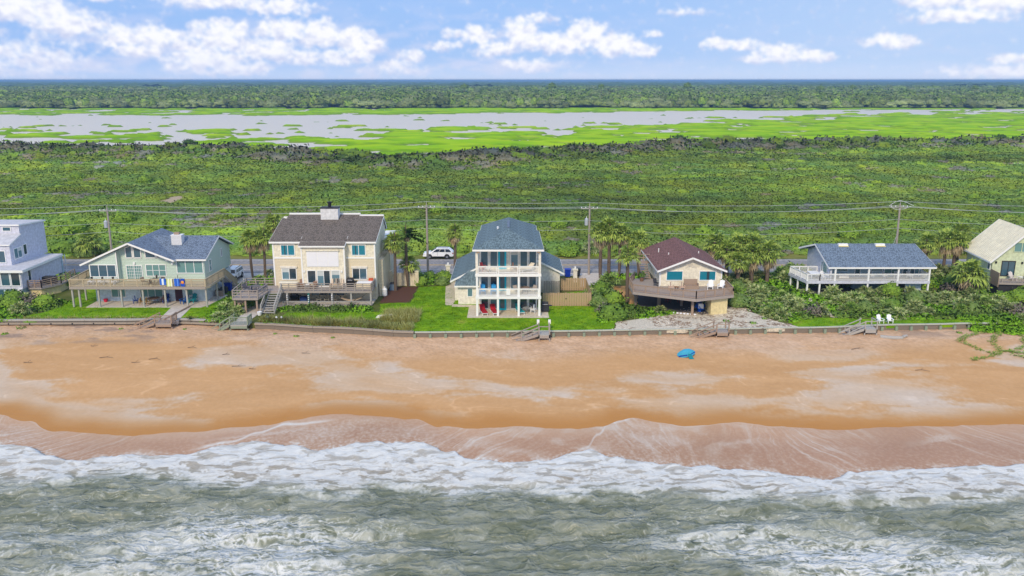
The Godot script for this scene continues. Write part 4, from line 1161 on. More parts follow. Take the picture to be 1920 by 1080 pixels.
func red_roof_house() -> void:
	var h := thing("beach_house", "small cream cottage on stilts with dark red roof and wide wooden deck", "house", V(22.8, 0, -103.3))
	part("wall", B.new().gable([W(-3.9, 2.4), W(3.95, 2.4), W(3.95, 4.55), W(0.0, 6.0), W(-3.9, 4.55)], -12.5, 0), M.cream, h)
	roof(h, [V(-4.4, 4.62, 0.8), V(0, 6.35, 0.8), V(0.35, 6.35, -13.3), V(-4.4, 4.62, -13.0)], 0.2, M.red)
	roof(h, [V(0, 6.35, 0.8), V(4.4, 4.62, 0.8), V(4.4, 4.62, -11.5), V(2.8, 5.3, -11.8), V(0.35, 6.35, -13.3)], 0.2, M.red)
	for p in [[-2.8, -8.0], [-2.0, -5.0], [2.2, -6.0]]: part("vent_pipe", B.new().tube([V(p[0], 5.0, p[1]), V(p[0], 5.75, p[1])], 0.07, 0.07), M.trim, h)
	for x in [-3.15, 1.05]:
		window(h, V(x, 3.15, 0), 2.15, 1.3, 1, 1, 0, null, M.teal_glass)
	var orn := B.new()
	for k in 3: orn.tube([V(-0.55 + k * 0.1, 4.95 + k * 0.16, 0.05), V(-0.1, 5.05 + k * 0.16, 0.07), V(0.3, 4.92 + k * 0.16, 0.07), V(0.7 - k * 0.1, 5.0 + k * 0.16, 0.05)], 0.05, 0.03)
	part("gable_ornament", orn, M.ivory, h)
	part("corner_board", B.new().span(-3.95, 2.5, -0.05, -3.8, 4.6, 0.04), M.trim, h)
	part("corner_board", B.new().span(3.85, 2.5, -0.05, 4.0, 4.6, 0.04), M.trim, h)
	for z in [-3.2, -7.6]: window(h, V(-3.9, 3.2, z), 0.6, 1.2, 1, 1, -PI / 2)
	var plan := [W(-7.75, 3.0), W(-0.65, 6.6), W(4.35, 4.6), W(4.4, -0.4), W(3.96, -0.4), W(3.96, 0.01), W(-3.91, 0.01), W(-3.91, -4.2), W(-6.6, -4.2), W(-7.75, -0.6)]
	var dk := part("deck", B.new().floor_(plan, 2.2, 2.42), M.grey_wood, h)
	var rim := B.new()
	for k in [0, 1, 2]: rim.bar(V(plan[k].x, 2.28, plan[k].y), V(plan[k + 1].x, 2.28, plan[k + 1].y), 0.08, 0.34)
	rim.bar(V(-7.75, 2.28, -0.6), V(-7.75, 2.28, 3.0), 0.08, 0.34)
	part("fascia", rim, M.grey_wood, dk)
	var wood: Material = M.brown_wood
	railing(h, V(-7.7, 2.42, 2.95), V(-0.65, 2.42, 6.5), 0.95, 6, 0.12, wood)
	railing(h, V(-0.65, 2.42, 6.5), V(4.3, 2.42, 4.55), 0.95, 5, 0.12, wood)
	railing(h, V(4.3, 2.42, 4.55), V(4.35, 2.42, -0.3), 0.95, 4, 0.12, wood)
	railing(h, V(-7.7, 2.42, -0.6), V(-7.7, 2.42, 2.9), 0.95, 3, 0.12, wood)
	railing(h, V(-6.55, 2.42, -4.1), V(-7.7, 2.42, -0.7), 0.95, 3, 0.12, wood)
	staircase(h, V(-5.6, 4.0, -7.0), V(-5.6, 2.45, -3.6), V(1.0, 0, 0), 7, wood, wood)
	part("side_landing", B.new().span(-5.7, 3.85, -8.2, -3.92, 4.0, -7.0), wood, h)
	railing(h, V(-5.65, 4.0, -8.1), V(-4.0, 4.0, -8.1), 0.9, 3, 0, wood, 1)
	for p in [[-7.0, 0.6], [-6.4, -2.5], [-0.75, 5.2], [-4.2, 1.2], [-3.9, 0.4], [-3.7, -4.0], [-1.2, 0.9], [3.9, -3.0], [3.7, 0.6]]: post(h, p[0], 0, 2.2, p[1], 0.28, M.brown_wood)
	part("storage_room", B.new().floor_([W(1.55, 5.1), W(3.75, 4.3), W(3.7, 1.6), W(1.4, 2.6)], 0, 2.2), M.yellow, h)
	part("rear_wall", B.new().span(-3.9, 0, -12.4, 3.9, 2.4, -9), M.stucco, h)
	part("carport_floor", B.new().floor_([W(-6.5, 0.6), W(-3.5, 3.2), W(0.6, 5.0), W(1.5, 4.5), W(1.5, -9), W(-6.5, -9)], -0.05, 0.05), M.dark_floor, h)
	part("downpipe", B.new().tube([V(-4.0, 4.5, 0.15), V(-4.0, 2.4, 0.15)], 0.06, 0.06), M.trim, h)

func blue_white_house() -> void:
	var h := thing("beach_house", "low pale blue house with grey-blue roof and long white railed porch", "house", V(49, 0, -108))
	part("wall", B.new().gable_x([W(-2.4, 1.75), W(-9.3, 1.75), W(-9.3, 4.55), W(-5.5, 5.72), W(-2.4, 4.45)], -6.4, 6.7), M.sky_wall, h)
	part("gable_wall", B.new().gable_x([W(-0.4, 1.96), W(-9.2, 1.96), W(-9.2, 4.5), W(-5.5, 5.66), W(-0.4, 3.82)], -6.5, -6.41), M.lilac, h)
	part("lower_wall", B.new().span(-2.0, 0, -9, 6.5, 1.6, -3.5), M.sky_wall, h)
	part("lower_wall", B.new().span(2.0, 0, -3.4, 6.3, 1.6, -1.2), M.ice, h)
	part("lower_door", B.new().span(3.3, 0.05, -1.2, 4.1, 1.55, -1.14), M.dark, h)
	roof(h, [V(-6.9, 3.88, 0.1), V(7.45, 3.88, 0.1), V(6.9, 5.98, -5.5), V(-6.95, 5.98, -5.5)], 0.2, M.blue_roof)
	roof(h, [V(-6.95, 5.98, -5.5), V(6.9, 5.98, -5.5), V(6.9, 4.62, -9.9), V(-7.6, 4.62, -9.9)], 0.2, M.blue_roof)
	for x in [-3.9, 1.2]:
		var s := part("roof_vent", B.new().span(x, 5.78, -5.3, x + 1.3, 6.05, -4.85), M.trim, h)
		part("vent_lip", B.new().span(x - 0.03, 5.7, -4.86, x + 1.33, 5.78, -4.6), flat(srgb(226, 208, 140), 0.6), s)
	part("deck", B.new().floor_([W(-9.6, 0.0), W(6.7, 0.0), W(6.7, -2.39), W(-6.52, -2.39), W(-6.52, -4.9), W(-10.4, -4.9)], 1.72, 1.95), M.pale_wood, h)
	part("fascia", B.new().span(-9.6, 1.6, 0.01, 6.8, 1.97, 0.08), M.lilac, h)
	part("fascia", B.new().bar(V(-9.66, 1.78, 0.0), V(-10.46, 1.78, -4.9), 0.07, 0.36), M.lilac, h)
	for q in [[-9.55, -7.9], [-7.9, -5.95], [-5.85, -1.5], [-1.4, 2.45], [2.55, 6.6]]: railing(h, V(q[0], 1.95, -0.06), V(q[1], 1.95, -0.06), 0.95, 2, 0.13, M.trim)
	railing(h, V(-9.6, 1.95, -0.1), V(-10.35, 1.95, -4.8), 0.95, 4, 0.13, M.trim)
	railing(h, V(-10.3, 1.95, -4.85), V(-6.6, 1.95, -4.85), 0.95, 4, 0.13, M.trim)
	railing(h, V(6.65, 1.95, -0.1), V(6.65, 1.95, -2.3), 0.95, 2, 0.13, M.trim)
	for x in [-5.9, -1.45, 2.5, 6.65]: post(h, x, 0, 3.78, -0.08, 0.2, M.trim, "column")
	for p in [[-9.5, -0.1], [-7.85, -0.1], [-9.95, -2.5], [-10.2, -4.7]]: post(h, p[0], 0, 1.72, p[1], 0.2, M.trim)
	part("corner_post", B.new().span(-6.5, 1.96, -0.5, -6.25, 3.8, -0.3), M.lilac, h)
	window(h, V(-4.9, 2.75, -2.4), 1.6, 0.85, 1, 1, 0, null, M.shade_glass)
	window(h, V(-0.2, 2.75, -2.4), 1.6, 0.85, 1, 1, 0, null, M.shade_glass)
	window(h, V(-2.4, 2.0, -2.4), 0.8, 1.75, 1, 1, 0, null, null, "door")
	window(h, V(4.1, 2.0, -2.4), 0.8, 1.75, 1, 1, 0, null, null, "door")
	window(h, V(5.1, 2.0, -2.4), 1.3, 1.75, 2, 1, 0, null, null, "sliding_door")
	window(h, V(1.6, 2.4, -2.4), 2.1, 1.2, 2, 1, 0, null, M.shade_glass)
	window(h, V(-6.5, 2.0, -3.6), 0.7, 2.0, 1, 1, -PI / 2, null, null, "door")
	poly_window_side(h)
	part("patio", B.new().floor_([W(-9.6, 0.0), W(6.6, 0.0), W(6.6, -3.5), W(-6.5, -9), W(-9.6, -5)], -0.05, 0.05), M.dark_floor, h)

func poly_window_side(h: Node3D) -> void:         # the slanting window under the rake on the left side of the blue-white house
	var o := part("rake_window", B.new().bar(V(-6.53, 2.6, -2.9), V(-6.53, 2.6, -1.3), 0.1, 0.1).bar(V(-6.53, 2.6, -2.9), V(-6.53, 4.3, -2.9), 0.1, 0.1).bar(V(-6.53, 2.6, -1.3), V(-6.53, 3.8, -1.3), 0.1, 0.1).bar(V(-6.53, 4.3, -2.9), V(-6.53, 3.8, -1.3), 0.1, 0.1), M.trim, h)
	part("pane", B.new().solid([V(-6.53, 2.6, -2.9), V(-6.53, 2.6, -1.3), V(-6.53, 3.8, -1.3), V(-6.53, 4.3, -2.9)], [V(-6.505, 2.6, -2.9), V(-6.505, 2.6, -1.3), V(-6.505, 3.8, -1.3), V(-6.505, 4.3, -2.9)]), M.shade_glass, o)

func gable_house() -> void:
	var h := thing("beach_house", "pistachio green house with steep cream metal roof at the right edge", "house", V(64.5, 0, -109.5), deg_to_rad(-7))
	part("wall", B.new().gable([W(0.2, 0), W(8.0, 0), W(8.0, 4.5), W(4.15, 8.4), W(0.2, 4.5)], -8.3, 0), M.pistachio, h)
	roof(h, [V(-0.35, 4.35, 0.6), V(4.15, 8.75, 0.6), V(4.15, 8.75, -8.9), V(-0.35, 4.35, -8.9)], 0.18, M.metal_roof)
	roof(h, [V(4.15, 8.75, 0.6), V(8.6, 4.35, 0.6), V(8.6, 4.35, -8.9), V(4.15, 8.75, -8.9)], 0.18, M.metal_roof)
	var rb := B.new()
	for k in 19: rb.bar(V(-0.33, 4.39, 0.45 - k * 0.5), V(4.1, 8.72, 0.45 - k * 0.5), 0.04, 0.06)
	part("roof_seam", rb, M.metal_roof, h, "stuff")
	window(h, V(2.6, 5.65, 0), 2.9, 1.35, 3, 1, 0, M.pistachio, M.shade_glass)
	window(h, V(1.35, 2.35, 0), 1.75, 2.1, 2, 1, 0, M.dark, M.glass, "sliding_door")
	window(h, V(0.2, 3.0, -1.3), 0.9, 1.2, 1, 1, -PI / 2)
	for x in [0.6, 3.9]: part("wall_lamp", B.new().span(x - 0.1, 4.1, 0, x + 0.1, 4.35, 0.18), M.black, h)
	part("deck", B.new().span(0.2, 1.75, 0.01, 8.0, 2.0, 2.6), M.grey_wood, h)
	railing(h, V(0.6, 2.0, 2.5), V(8.0, 2.0, 2.5), 0.5, 4, 0, M.grey_wood, 1)
	part("side_screen", B.new().span(0.1, 1.4, 0.0, 0.18, 3.3, 2.6), M.brown_wood, h)
	part("lower_skirt", B.new().span(0.3, 0, 0.05, 7.9, 1.7, 2.3), M.dark, h)

func flat_roof_house() -> void:
	var h := thing("beach_house", "lavender flat-roofed modern house with a stepped tower at the left edge", "house", V(-64, 0, -106))
	part("wall", B.new().span(-14, 1.35, -10, -0.25, 3.75, 0).span(-14, 1.36, -10, -2.3, 3.74, -0.01), M.lavender, h)
	part("lower_wall", B.new().span(-14, 0, -9.5, -0.5, 1.3, -0.15), M.sky_wall, h)
	roof(h, [V(-14, 3.98, 0.5), V(0.3, 3.98, 0.5), V(-0.1, 3.98, -10.3), V(-14, 3.98, -10.3)], 0.3, M.flat_roof)
	part("fin_wall", B.new().span(-2.2, 0.5, -10.15, -0.15, 3.68, -9.95), M.sky_wall, h)
	part("tower_wall", B.new().gable_x([W(-5.2, 3.98), W(-11.3, 3.98), W(-11.3, 8.6), W(-5.2, 9.0)], -12, -2.75).gable_x([W(-2.5, 3.98), W(-5.2, 3.98), W(-5.2, 7.75), W(-2.5, 6.8)], -12, -2.751), M.lavender, h)
	roof(h, [V(-12.2, 9.08, -5.0), V(-2.6, 9.08, -5.0), V(-2.6, 8.68, -11.5), V(-12.2, 8.68, -11.5)], 0.16, M.flat_roof)
	roof(h, [V(-12.2, 6.84, -2.3), V(-2.6, 6.84, -2.3), V(-2.6, 7.82, -5.18), V(-12.2, 7.82, -5.18)], 0.14, M.flat_roof)
	window(h, V(-5.0, 8.1, -5.2), 1.2, 0.65, 1)
	window(h, V(-4.6, 4.3, -2.5), 1.2, 1.7, 1)
	window(h, V(-2.75, 4.6, -3.2), 1.9, 1.5, 2, 1, PI / 2)
	window(h, V(-2.75, 4.75, -5.4), 0.9, 1.5, 1, 1, PI / 2)
	for x in [-2.95, -1.62, -4.3]: window(h, V(x, 1.75, 0), 1.25, 1.85, 1)
	window(h, V(-0.25, 2.0, -1.4), 0.8, 1.6, 1, 1, PI / 2)
	for x in [-2.6, -4.4]: part("lower_window", B.new().span(x, 0.1, -0.15, x + 1.5, 1.2, -0.1), M.glass, h)
	part("white_box", B.new().span(-0.75, 0.95, 0.0, -0.3, 1.4, 0.4), M.trim, h)
	part("deck", B.new().floor_([W(-0.2, -1.0), W(1.6, -1.0), W(3.0, -3.5), W(2.6, -8), W(-0.2, -8)], 1.05, 1.25), M.grey_wood, h)
	railing(h, V(-0.15, 1.25, -1.1), V(1.6, 1.25, -1.1), 1.0, 3, 0, M.brown_wood, 3)
	railing(h, V(1.6, 1.25, -1.1), V(2.95, 1.25, -3.5), 1.0, 3, 0, M.brown_wood, 3)
	railing(h, V(2.95, 1.25, -3.5), V(2.55, 1.25, -8), 1.0, 4, 0, M.brown_wood, 3)
	part("deck_wall", B.new().floor_([W(-0.2, -1.3), W(1.4, -1.3), W(2.7, -3.6), W(2.3, -7.9), W(-0.2, -7.9)], 0, 1.04), M.yellow, h)

# ------------------------------------------------------------------ the site: road, yards, bulkhead
const ORD := ["first", "second", "third", "fourth", "fifth", "sixth", "seventh", "eighth", "ninth", "tenth", "eleventh", "twelfth", "thirteenth", "fourteenth", "fifteenth", "sixteenth", "seventeenth", "eighteenth", "nineteenth", "twentieth", "twenty-first", "twenty-second", "twenty-third", "twenty-fourth"]

func patch(called: String, poly: Array, y: float, m: Material, label := "") -> void:     # a sheet over points (x, inland)
	var q := []
	for p in poly: q.append(Vector2(p.x, -p.y))
	structure(called, B.new().floor_(q, -0.4, y), m, label)

func inside(poly: Array, x: float, d: float) -> bool:
	return Geometry2D.is_point_in_polygon(Vector2(x, d), PackedVector2Array(poly))

func wavy(poly: Array, amp: float, s: int) -> Array:    # the outline cut into short runs and made uneven
	var f := noise(0.4, 3, FastNoiseLite.TYPE_SIMPLEX_SMOOTH, s)
	var r := []
	for i in poly.size():
		var a: Vector2 = poly[i]; var b: Vector2 = poly[(i + 1) % poly.size()]
		var n := maxi(1, int(a.distance_to(b) / 1.2))
		for k in n:
			var p := a.lerp(b, float(k) / n)
			r.append(p + Vector2(f.get_noise_2d(p.x, p.y), f.get_noise_2d(p.x + 90.0, p.y)) * amp)
	return r

var LAWN_WEST := [W(-60.3, 95.95), W(-57.4, 100.6), W(-57.8, 108), W(-59, 112), W(-39, 112), W(-37.5, 106), W(-34.5, 103), W(-33.8, 99), W(-34.6, 95.9), W(-41, 96.6)]
var LAWN_MID := [W(-28.2, 96.6), W(-28, 99.8), W(-16, 99.8), W(-15.5, 96.2)]
var LAWN_TALL := [W(-11.6, 91.2), W(-12.2, 97), W(-16.5, 100), W(-17.0, 103.5), W(-13.2, 104), W(-13.0, 112.5), W(-9.2, 113.5), W(-7.0, 108), W(-5, 104), W(10.6, 102.4), W(11.2, 98.5), W(12.3, 95.2), W(11.7, 91.9)]
var LAWN_EAST := [W(33.4, 93.1), W(33.0, 95.0), W(36.0, 97.2), W(43.0, 96.4), W(58.5, 96.2), W(57.4, 94.9), W(46.7, 94.3)]
var SAND_YARD := [W(11.8, 92.1), W(12.4, 95.2), W(15.5, 96.4), W(19.5, 98.4), W(22.5, 101.6), W(28.0, 105), W(29.6, 102), W(29.8, 99.6), W(31.2, 96.6), W(33.5, 93.1), W(21, 92.4)]

func site() -> void:
	structure("road", B.new().span(-320, -0.5, -131.2, 320, 0.0, -121.2), M.asphalt, "grey two-lane coast road behind the houses")
	var shoulder := B.new().span(-320, -0.5, -121.19, 320, -0.008, -119.4)
	structure("road_shoulder", shoulder, M.concrete, "pale paved shoulder of the coast road")
	var paint := flat(srgb(222, 220, 214), 0.8)
	for d in [123.3, 130.4]: structure("edge_line", B.new().span(-320, -0.1, -d - 0.07, 320, 0.006, -d + 0.07), paint, "white edge line painted on the road")
	for d in [126.65, 126.95]: structure("centre_line", B.new().span(-320, -0.1, -d - 0.06, 320, 0.006, -d + 0.06), flat(srgb(218, 176, 70), 0.8), "yellow centre line painted on the road")
	var gl := PackedByteArray(); gl.resize(512 * 512 * 3)
	var ga := noise(0.012, 5, FastNoiseLite.TYPE_SIMPLEX_SMOOTH, 91).get_seamless_image(512, 512).get_data(); var gf := noise(0.09, 3, FastNoiseLite.TYPE_SIMPLEX_SMOOTH, 94).get_seamless_image(512, 512).get_data()
	for i in 512 * 512:
		var k := ga[i] / 255.0; var f := gf[i] / 255.0 - 0.5
		var c := srgb(106, 152, 4).lerp(srgb(132, 172, 10), sm(0.3, 0.65, k)).lerp(srgb(158, 162, 70), 0.7 * sm(0.72, 0.9, k + 0.3 * f))
		for q in 3: gl[i * 3 + q] = clampi(int(255.0 * c[q] * (0.96 + 0.22 * f)), 0, 255)
	var grass := worn(Color.WHITE, ImageTexture.create_from_image(Image.create_from_data(512, 512, false, Image.FORMAT_RGB8, gl)), Vector3(0.05, 0.05, 0.05), 0.95)
	patch("lawn", wavy(LAWN_WEST, 0.5, 1), 0.02, grass, "mown lawn in front of the mint green house")
	patch("lawn", wavy(LAWN_MID, 0.5, 2), 0.02, grass, "narrow lawn strip in front of the beige house")
	patch("lawn", wavy(LAWN_TALL, 0.4, 3), 0.02, grass, "bright lawn round the three-storey house")
	patch("lawn", wavy(LAWN_EAST, 0.4, 4), 0.02, grass, "lawn strip behind the bulkhead below the blue house")
	var shell := worn(srgb(236, 224, 200), speckle(512, 0.76, 1.0, 0.06, 92, 3), Vector3(0.1, 0.1, 0.1), 0.95)
	patch("sand_yard", wavy(SAND_YARD, 0.6, 5), 0.03, shell, "pale shelly sand yard in front of the red-roofed cottage")
	patch("sand_path", wavy([W(13.6, 103), W(13.4, 113), W(17.2, 113), W(16.4, 104)], 0.4, 6), 0.02, worn(srgb(222, 172, 112), speckle(256, 0.8, 1.0, 0.05, 93), Vector3(0.2, 0.2, 0.2), 0.95), "tan sand strip beside the red-roofed cottage")
	patch("driveway", [W(-37.6, 104.9), W(-37.9, 112), W(-43.5, 113), W(-44.0, 119.5), W(-38.0, 119.5), W(-37.0, 112), W(-36.6, 104.9)], 0.03, M.concrete, "concrete driveway beside the mint green house")
	patch("driveway", [W(-11.6, 114.4), W(-10.9, 119.5), W(-7.6, 119.5), W(-7.7, 116)], 0.03, M.pale_concrete, "pale drive between the gate pillars")
	patch("driveway", [W(9.6, 112), W(9.8, 119.5), W(13, 119.5), W(12.6, 112)], 0.028, M.concrete, "concrete drive behind the fenced yard")
	patch("mulch_bed", wavy([W(-17.2, 104), W(-17.0, 112.8), W(-13.2, 112.8), W(-13.3, 104.6)], 0.4, 7), 0.025, M.mulch, "brown mulch bed beside the beige house")
	patch("garden_path", [W(-43.2, 101.9), W(-40.7, 101.9), W(-40.0, 95.6), W(-42.4, 95.6)], 0.05, M.concrete, "concrete path from patio to beach stair")
	patch("garden_path", [W(-31.6, 94.8), W(-31.2, 99), W(-29.8, 100.5), W(-31, 103.5), W(-34, 103.5), W(-33.4, 99.8), W(-33.0, 95.2)], 0.04, M.concrete, "grey path under the beige house's side deck")
	var kerb := thing("garden_edging", "dark timber edging along the concrete garden path", "edging", V(-41.6, 0, -99))
	part("timber", B.new().bar(V(0.7, 0.12, -2.9), V(-0.1, 0.12, 3.2), 0.14, 0.2), M.brown_wood, kerb)
	var st := RandomNumberGenerator.new(); st.seed = 14
	for i in 11:        # stepping stones from the lawn to the porch
		var t := i / 10.0
		var o := part("stepping_stone", B.new().lathe(Vector3.ZERO, [W(0.3, -0.05), W(st.randf_range(0.32, 0.5), 0.05), W(0.25, 0.09), W(0, 0.09)], 7), M.pale_concrete, self)
		o.position = V(39.2 - 0.9 * sin(t * 2.4) + 0.4 * t, 0.0, lerpf(-97.5, -106.0, t))
		tag(o, "pale stepping stone, %s from the beach on the path to the blue house" % ORD[i], "stone", "stepping stones to the blue house")
	# ---- bulkhead
	bulkhead("weathered double-beamed bulkhead along the lawn of the mint green house", -74.0, -33.6, "old_beam", 0, [[-42.3, -39.9]])
	bulkhead("plain grey timber bulkhead below the beige house's grasses", -30.4, -11.2, "old_beam", 1, [])
	bulkhead("green-grey bulkhead with square pile heads along the right half of the beach", -11.1, 57.6, "green_wood", 2, [])
	beach_stair("brown beach stair with pickets below the mint green house", V(-42.3, 0, -95.9), 2.1, 2.4, "brown_wood", true)
	beach_stair("pale green beach stair with boxy landing below the beige house's side deck", V(-33.2, 0, -95.2), 2.2, 1.6, "green_wood", true)
	beach_stair("grey beach stair with two white post caps below the three-storey house", V(3.0, 0, -91.4), 1.3, 2.6, "grey_wood", false)
	beach_stair("brown beach stair below the red-roofed cottage's sand yard", V(23.3, 0, -92.35), 1.5, 2.6, "brown_wood", false)
	beach_stair("pale beach stair with crossed rails below the two white lawn chairs", V(40.7, 0, -93.5), 1.5, 2.4, "pale_wood", false)
	# ---- fence of the yard beside the tall house
	var fx := [[V(3.9, 0, -102.4), V(10.1, 0, -102.5), 1.75], [V(10.1, 0, -102.5), V(10.1, 0, -110.6), 1.75], [V(10.1, 0, -110.6), V(6.6, 0, -110.6), 1.75], [V(4.2, 0, -108.2), V(6.4, 0, -108.2), 1.9]]
	var fl := ["wooden board fence with a gate facing the beach", "wooden board fence on the right side of the fenced yard", "wooden board fence closing the back of the small yard", "short grey screen of boards beside the three-storey house's wall"]
	for k in 4:
		var f := thing("board_fence", fl[k], "fence", fx[k][0], 0, "fence panels of the small yard")
		var to: Vector3 = fx[k][1] - fx[k][0]
		var n := int(to.length() / 0.3)
		part("fence_rail", B.new().bar(V(0, 1.5, 0) - V(0, 0, 0.06), to + V(0, 1.5, -0.06), 0.05, 0.1).bar(V(0, 0.4, -0.06), to + V(0, 0.4, -0.06), 0.05, 0.1), M.fence_wood, f)
		var bm: Mesh = B.new().box(Vector3.ZERO, Vector3(0.275, 1, 0.03) if absf(to.x) > absf(to.z) else Vector3(0.03, 1, 0.275)).mesh()
		for i in n:
			var o := part("plank", bm, M.grey_wood if k == 3 else M.fence_wood, f)
			var hh: float = fx[k][2] + 0.03 * sin(i * 2.3)
			o.scale.y = hh
			o.position = to * ((i + 0.5) / n) + V(0, hh / 2, 0)
		if k == 0: part("latch", B.new().span(2.9, 0.95, 0.02, 3.05, 1.05, 0.06), M.black, f)
	patch("lawn", [W(4.2, 103), W(4.2, 108), W(9.9, 110.4), W(9.9, 103)], 0.022, grass, "patch of lawn inside the wooden fence")
	# ---- garden wall and gate pillars
	var gw := thing("garden_wall", "low beige garden wall with square pillars beside the beige house", "wall", V(-17.0, 0, -113.2))
	part("wall", B.new().span(0, 0, -0.2, 3.6, 1.75, 0), M.beige, gw)
	part("wall_cap", B.new().span(0, 1.75, -0.25, 3.6, 1.83, 0.05), M.cream, gw)
	for x in [-0.0, 3.7]:
		part("pillar", B.new().span(x - 0.25, 0, -0.35, x + 0.25, 2.05, 0.15), M.beige, gw)
		part("pillar_cap", B.new().span(x - 0.32, 2.05, -0.42, x + 0.32, 2.2, 0.22), M.cream, gw)
	var pl := [[-9.3, 118.2, "white gate pillar at the drive left of the three-storey house"], [-14.1, 118.6, "cream gate pillar behind the tall utility pole's hedge"], [-17.4, 118.6, "cream gate pillar nearest the beige house's rear corner"], [9.0, 115.5, "white gate pillar beside the blue bins right of the three-storey house"]]
	for p in pl:
		var g := thing("gate_pillar", p[2], "pillar", V(p[0], 0, -p[1]), 0, "gate pillars along the road")
		part("shaft", B.new().span(-0.28, 0, -0.28, 0.28, 1.75, 0.28), M.ivory, g)
		part("cap", B.new().span(-0.38, 1.75, -0.38, 0.38, 1.9, 0.38), M.cream, g)
		part("lantern", B.new().lathe(V(0, 1.9, 0), [W(0.08, 0), W(0.14, 0.12), W(0.12, 0.32), W(0.0, 0.4)], 8), M.trim, g)
	var rf := thing("red_fence", "reddish board fence between the palms and the pistachio house", "fence", V(63.6, 0, -117.5))
	for i in 16:
		part("plank", B.new().span(i * 0.3, 0, 0, i * 0.3 + 0.27, 1.7, 0.04), flat(srgb(168, 92, 70), 0.9), rf)

func bulkhead(label: String, x0: float, x1: float, wood: String, style: int, gaps: Array) -> void:
	var o := thing("bulkhead", label, "seawall", V((x0 + x1) / 2, 0, -along(WALL, (x0 + x1) / 2)), 0, "bulkheads between yards and beach")
	var step := 1.75 if style == 2 else 2.4
	var n := int((x1 - x0) / step)
	for i in n:
		var a := lerpf(x0, x1, float(i) / n) ; var b := lerpf(x0, x1, (i + 1.0) / n)
		var skip := false
		for g in gaps:
			if a > g[0] - 1.2 and b < g[1] + 1.2: skip = true
		var p := V(a, 0, -along(WALL, a)) - o.position; var q := V(b - 0.02, 0, -along(WALL, b - 0.02)) - o.position
		part("face_board", B.new().bar(p + V(0, -0.62, 0.02), q + V(0, -0.62, 0.02), 0.1, 1.1), M.face_wood, o)
		if style == 2:
			part("cap_beam", B.new().bar(p + V(0, 0.03, 0.06), q + V(0, 0.03, 0.06), 0.3, 0.12), M.cap_wood, o)
			part("pile", B.new().span(p.x - 0.15, -1.2, p.z + 0.08, p.x + 0.15, -0.16, p.z + 0.38), M.green_wood, o)
		else:
			part("cap_beam", B.new().bar(p + V(0, 0.04, 0.05), q + V(0, 0.04, 0.05), 0.36, 0.2), M.pale_wood if style == 0 else M[wood], o)
			if style == 0:
				part("waler", B.new().bar(p + V(0, -0.34, 0.2), q + V(0, -0.34, 0.2), 0.26, 0.2), M[wood], o)
				part("bolt", B.new().span(p.x + 1.0, -0.42, p.z + 0.3, p.x + 1.12, -0.26, p.z + 0.36), M.dark, o)

func beach_stair(label: String, at: Vector3, w: float, run: float, wood: String, pickets: bool) -> void:   # a landing on the bulkhead and a flight down along it to the left
	var o := thing("beach_stair", label, "stairs", at, 0, "stairs down to the beach")
	var m: Material = M[wood]
	var y := 0.06
	part("landing", B.new().span(0, y - 0.12, -0.2, w, y, 1.5), M.pale_wood if wood != "brown_wood" else M.grey_wood, o)
	part("landing_skirt", B.new().span(0, y - 0.42, 1.42, w, y - 0.13, 1.5), m, o)
	for p in [[0.06, 1.44], [w - 0.06, 1.44], [0.06, -0.1], [w - 0.06, -0.1]]:
		part("landing_post", B.new().span(p[0] - 0.06, -1.2, p[1] - 0.06, p[0] + 0.06, y + 0.95, p[1] + 0.06), m, o)
	staircase(o, V(0, y - 0.05, 0.3), V(-run, -0.85, 0.3), V(0, 0, 1.1), 4, m, M.grey_wood)
	for z in [0.22, 1.46]:
		part("handrail", B.new().bar(V(0.1, y + 0.93, z), V(-run - 0.5, -0.35, z), 0.1, 0.08), m, o)
		part("lower_rail", B.new().bar(V(0.0, y + 0.45, z), V(-run * 0.9, -0.6, z), 0.06, 0.1), m, o)
		part("stair_post", B.new().span(-run * 0.75, -1.0, z - 0.05, -run * 0.75 + 0.1, 0.1, z + 0.05), m, o)
	part("top_rail", B.new().bar(V(0, y + 0.95, 1.46), V(w, y + 0.95, 1.46), 0.12, 0.07), m, o)
	part("top_rail", B.new().bar(V(w - 0.05, y + 0.95, 1.46), V(w - 0.05, y + 0.95, -0.15), 0.12, 0.07), m, o)
	if pickets:
		var b := B.new()
		for i in int(w / 0.15): b.span(0.1 + i * 0.15, y, 1.44, 0.14 + i * 0.15, y + 0.92, 1.47)
		for i in 10: b.span(w - 0.06, y, -0.05 + i * 0.15, w - 0.03, y + 0.92, i * 0.15)
		part("picket", b, m, o, "stuff")
	if wood == "grey_wood":
		for p in [[0.0, -0.3], [w, -0.3]]: part("post_cap", B.new().span(p[0] - 0.14, y + 0.8, p[1] - 0.14, p[0] + 0.14, y + 1.25, p[1] + 0.14), M.trim, o)

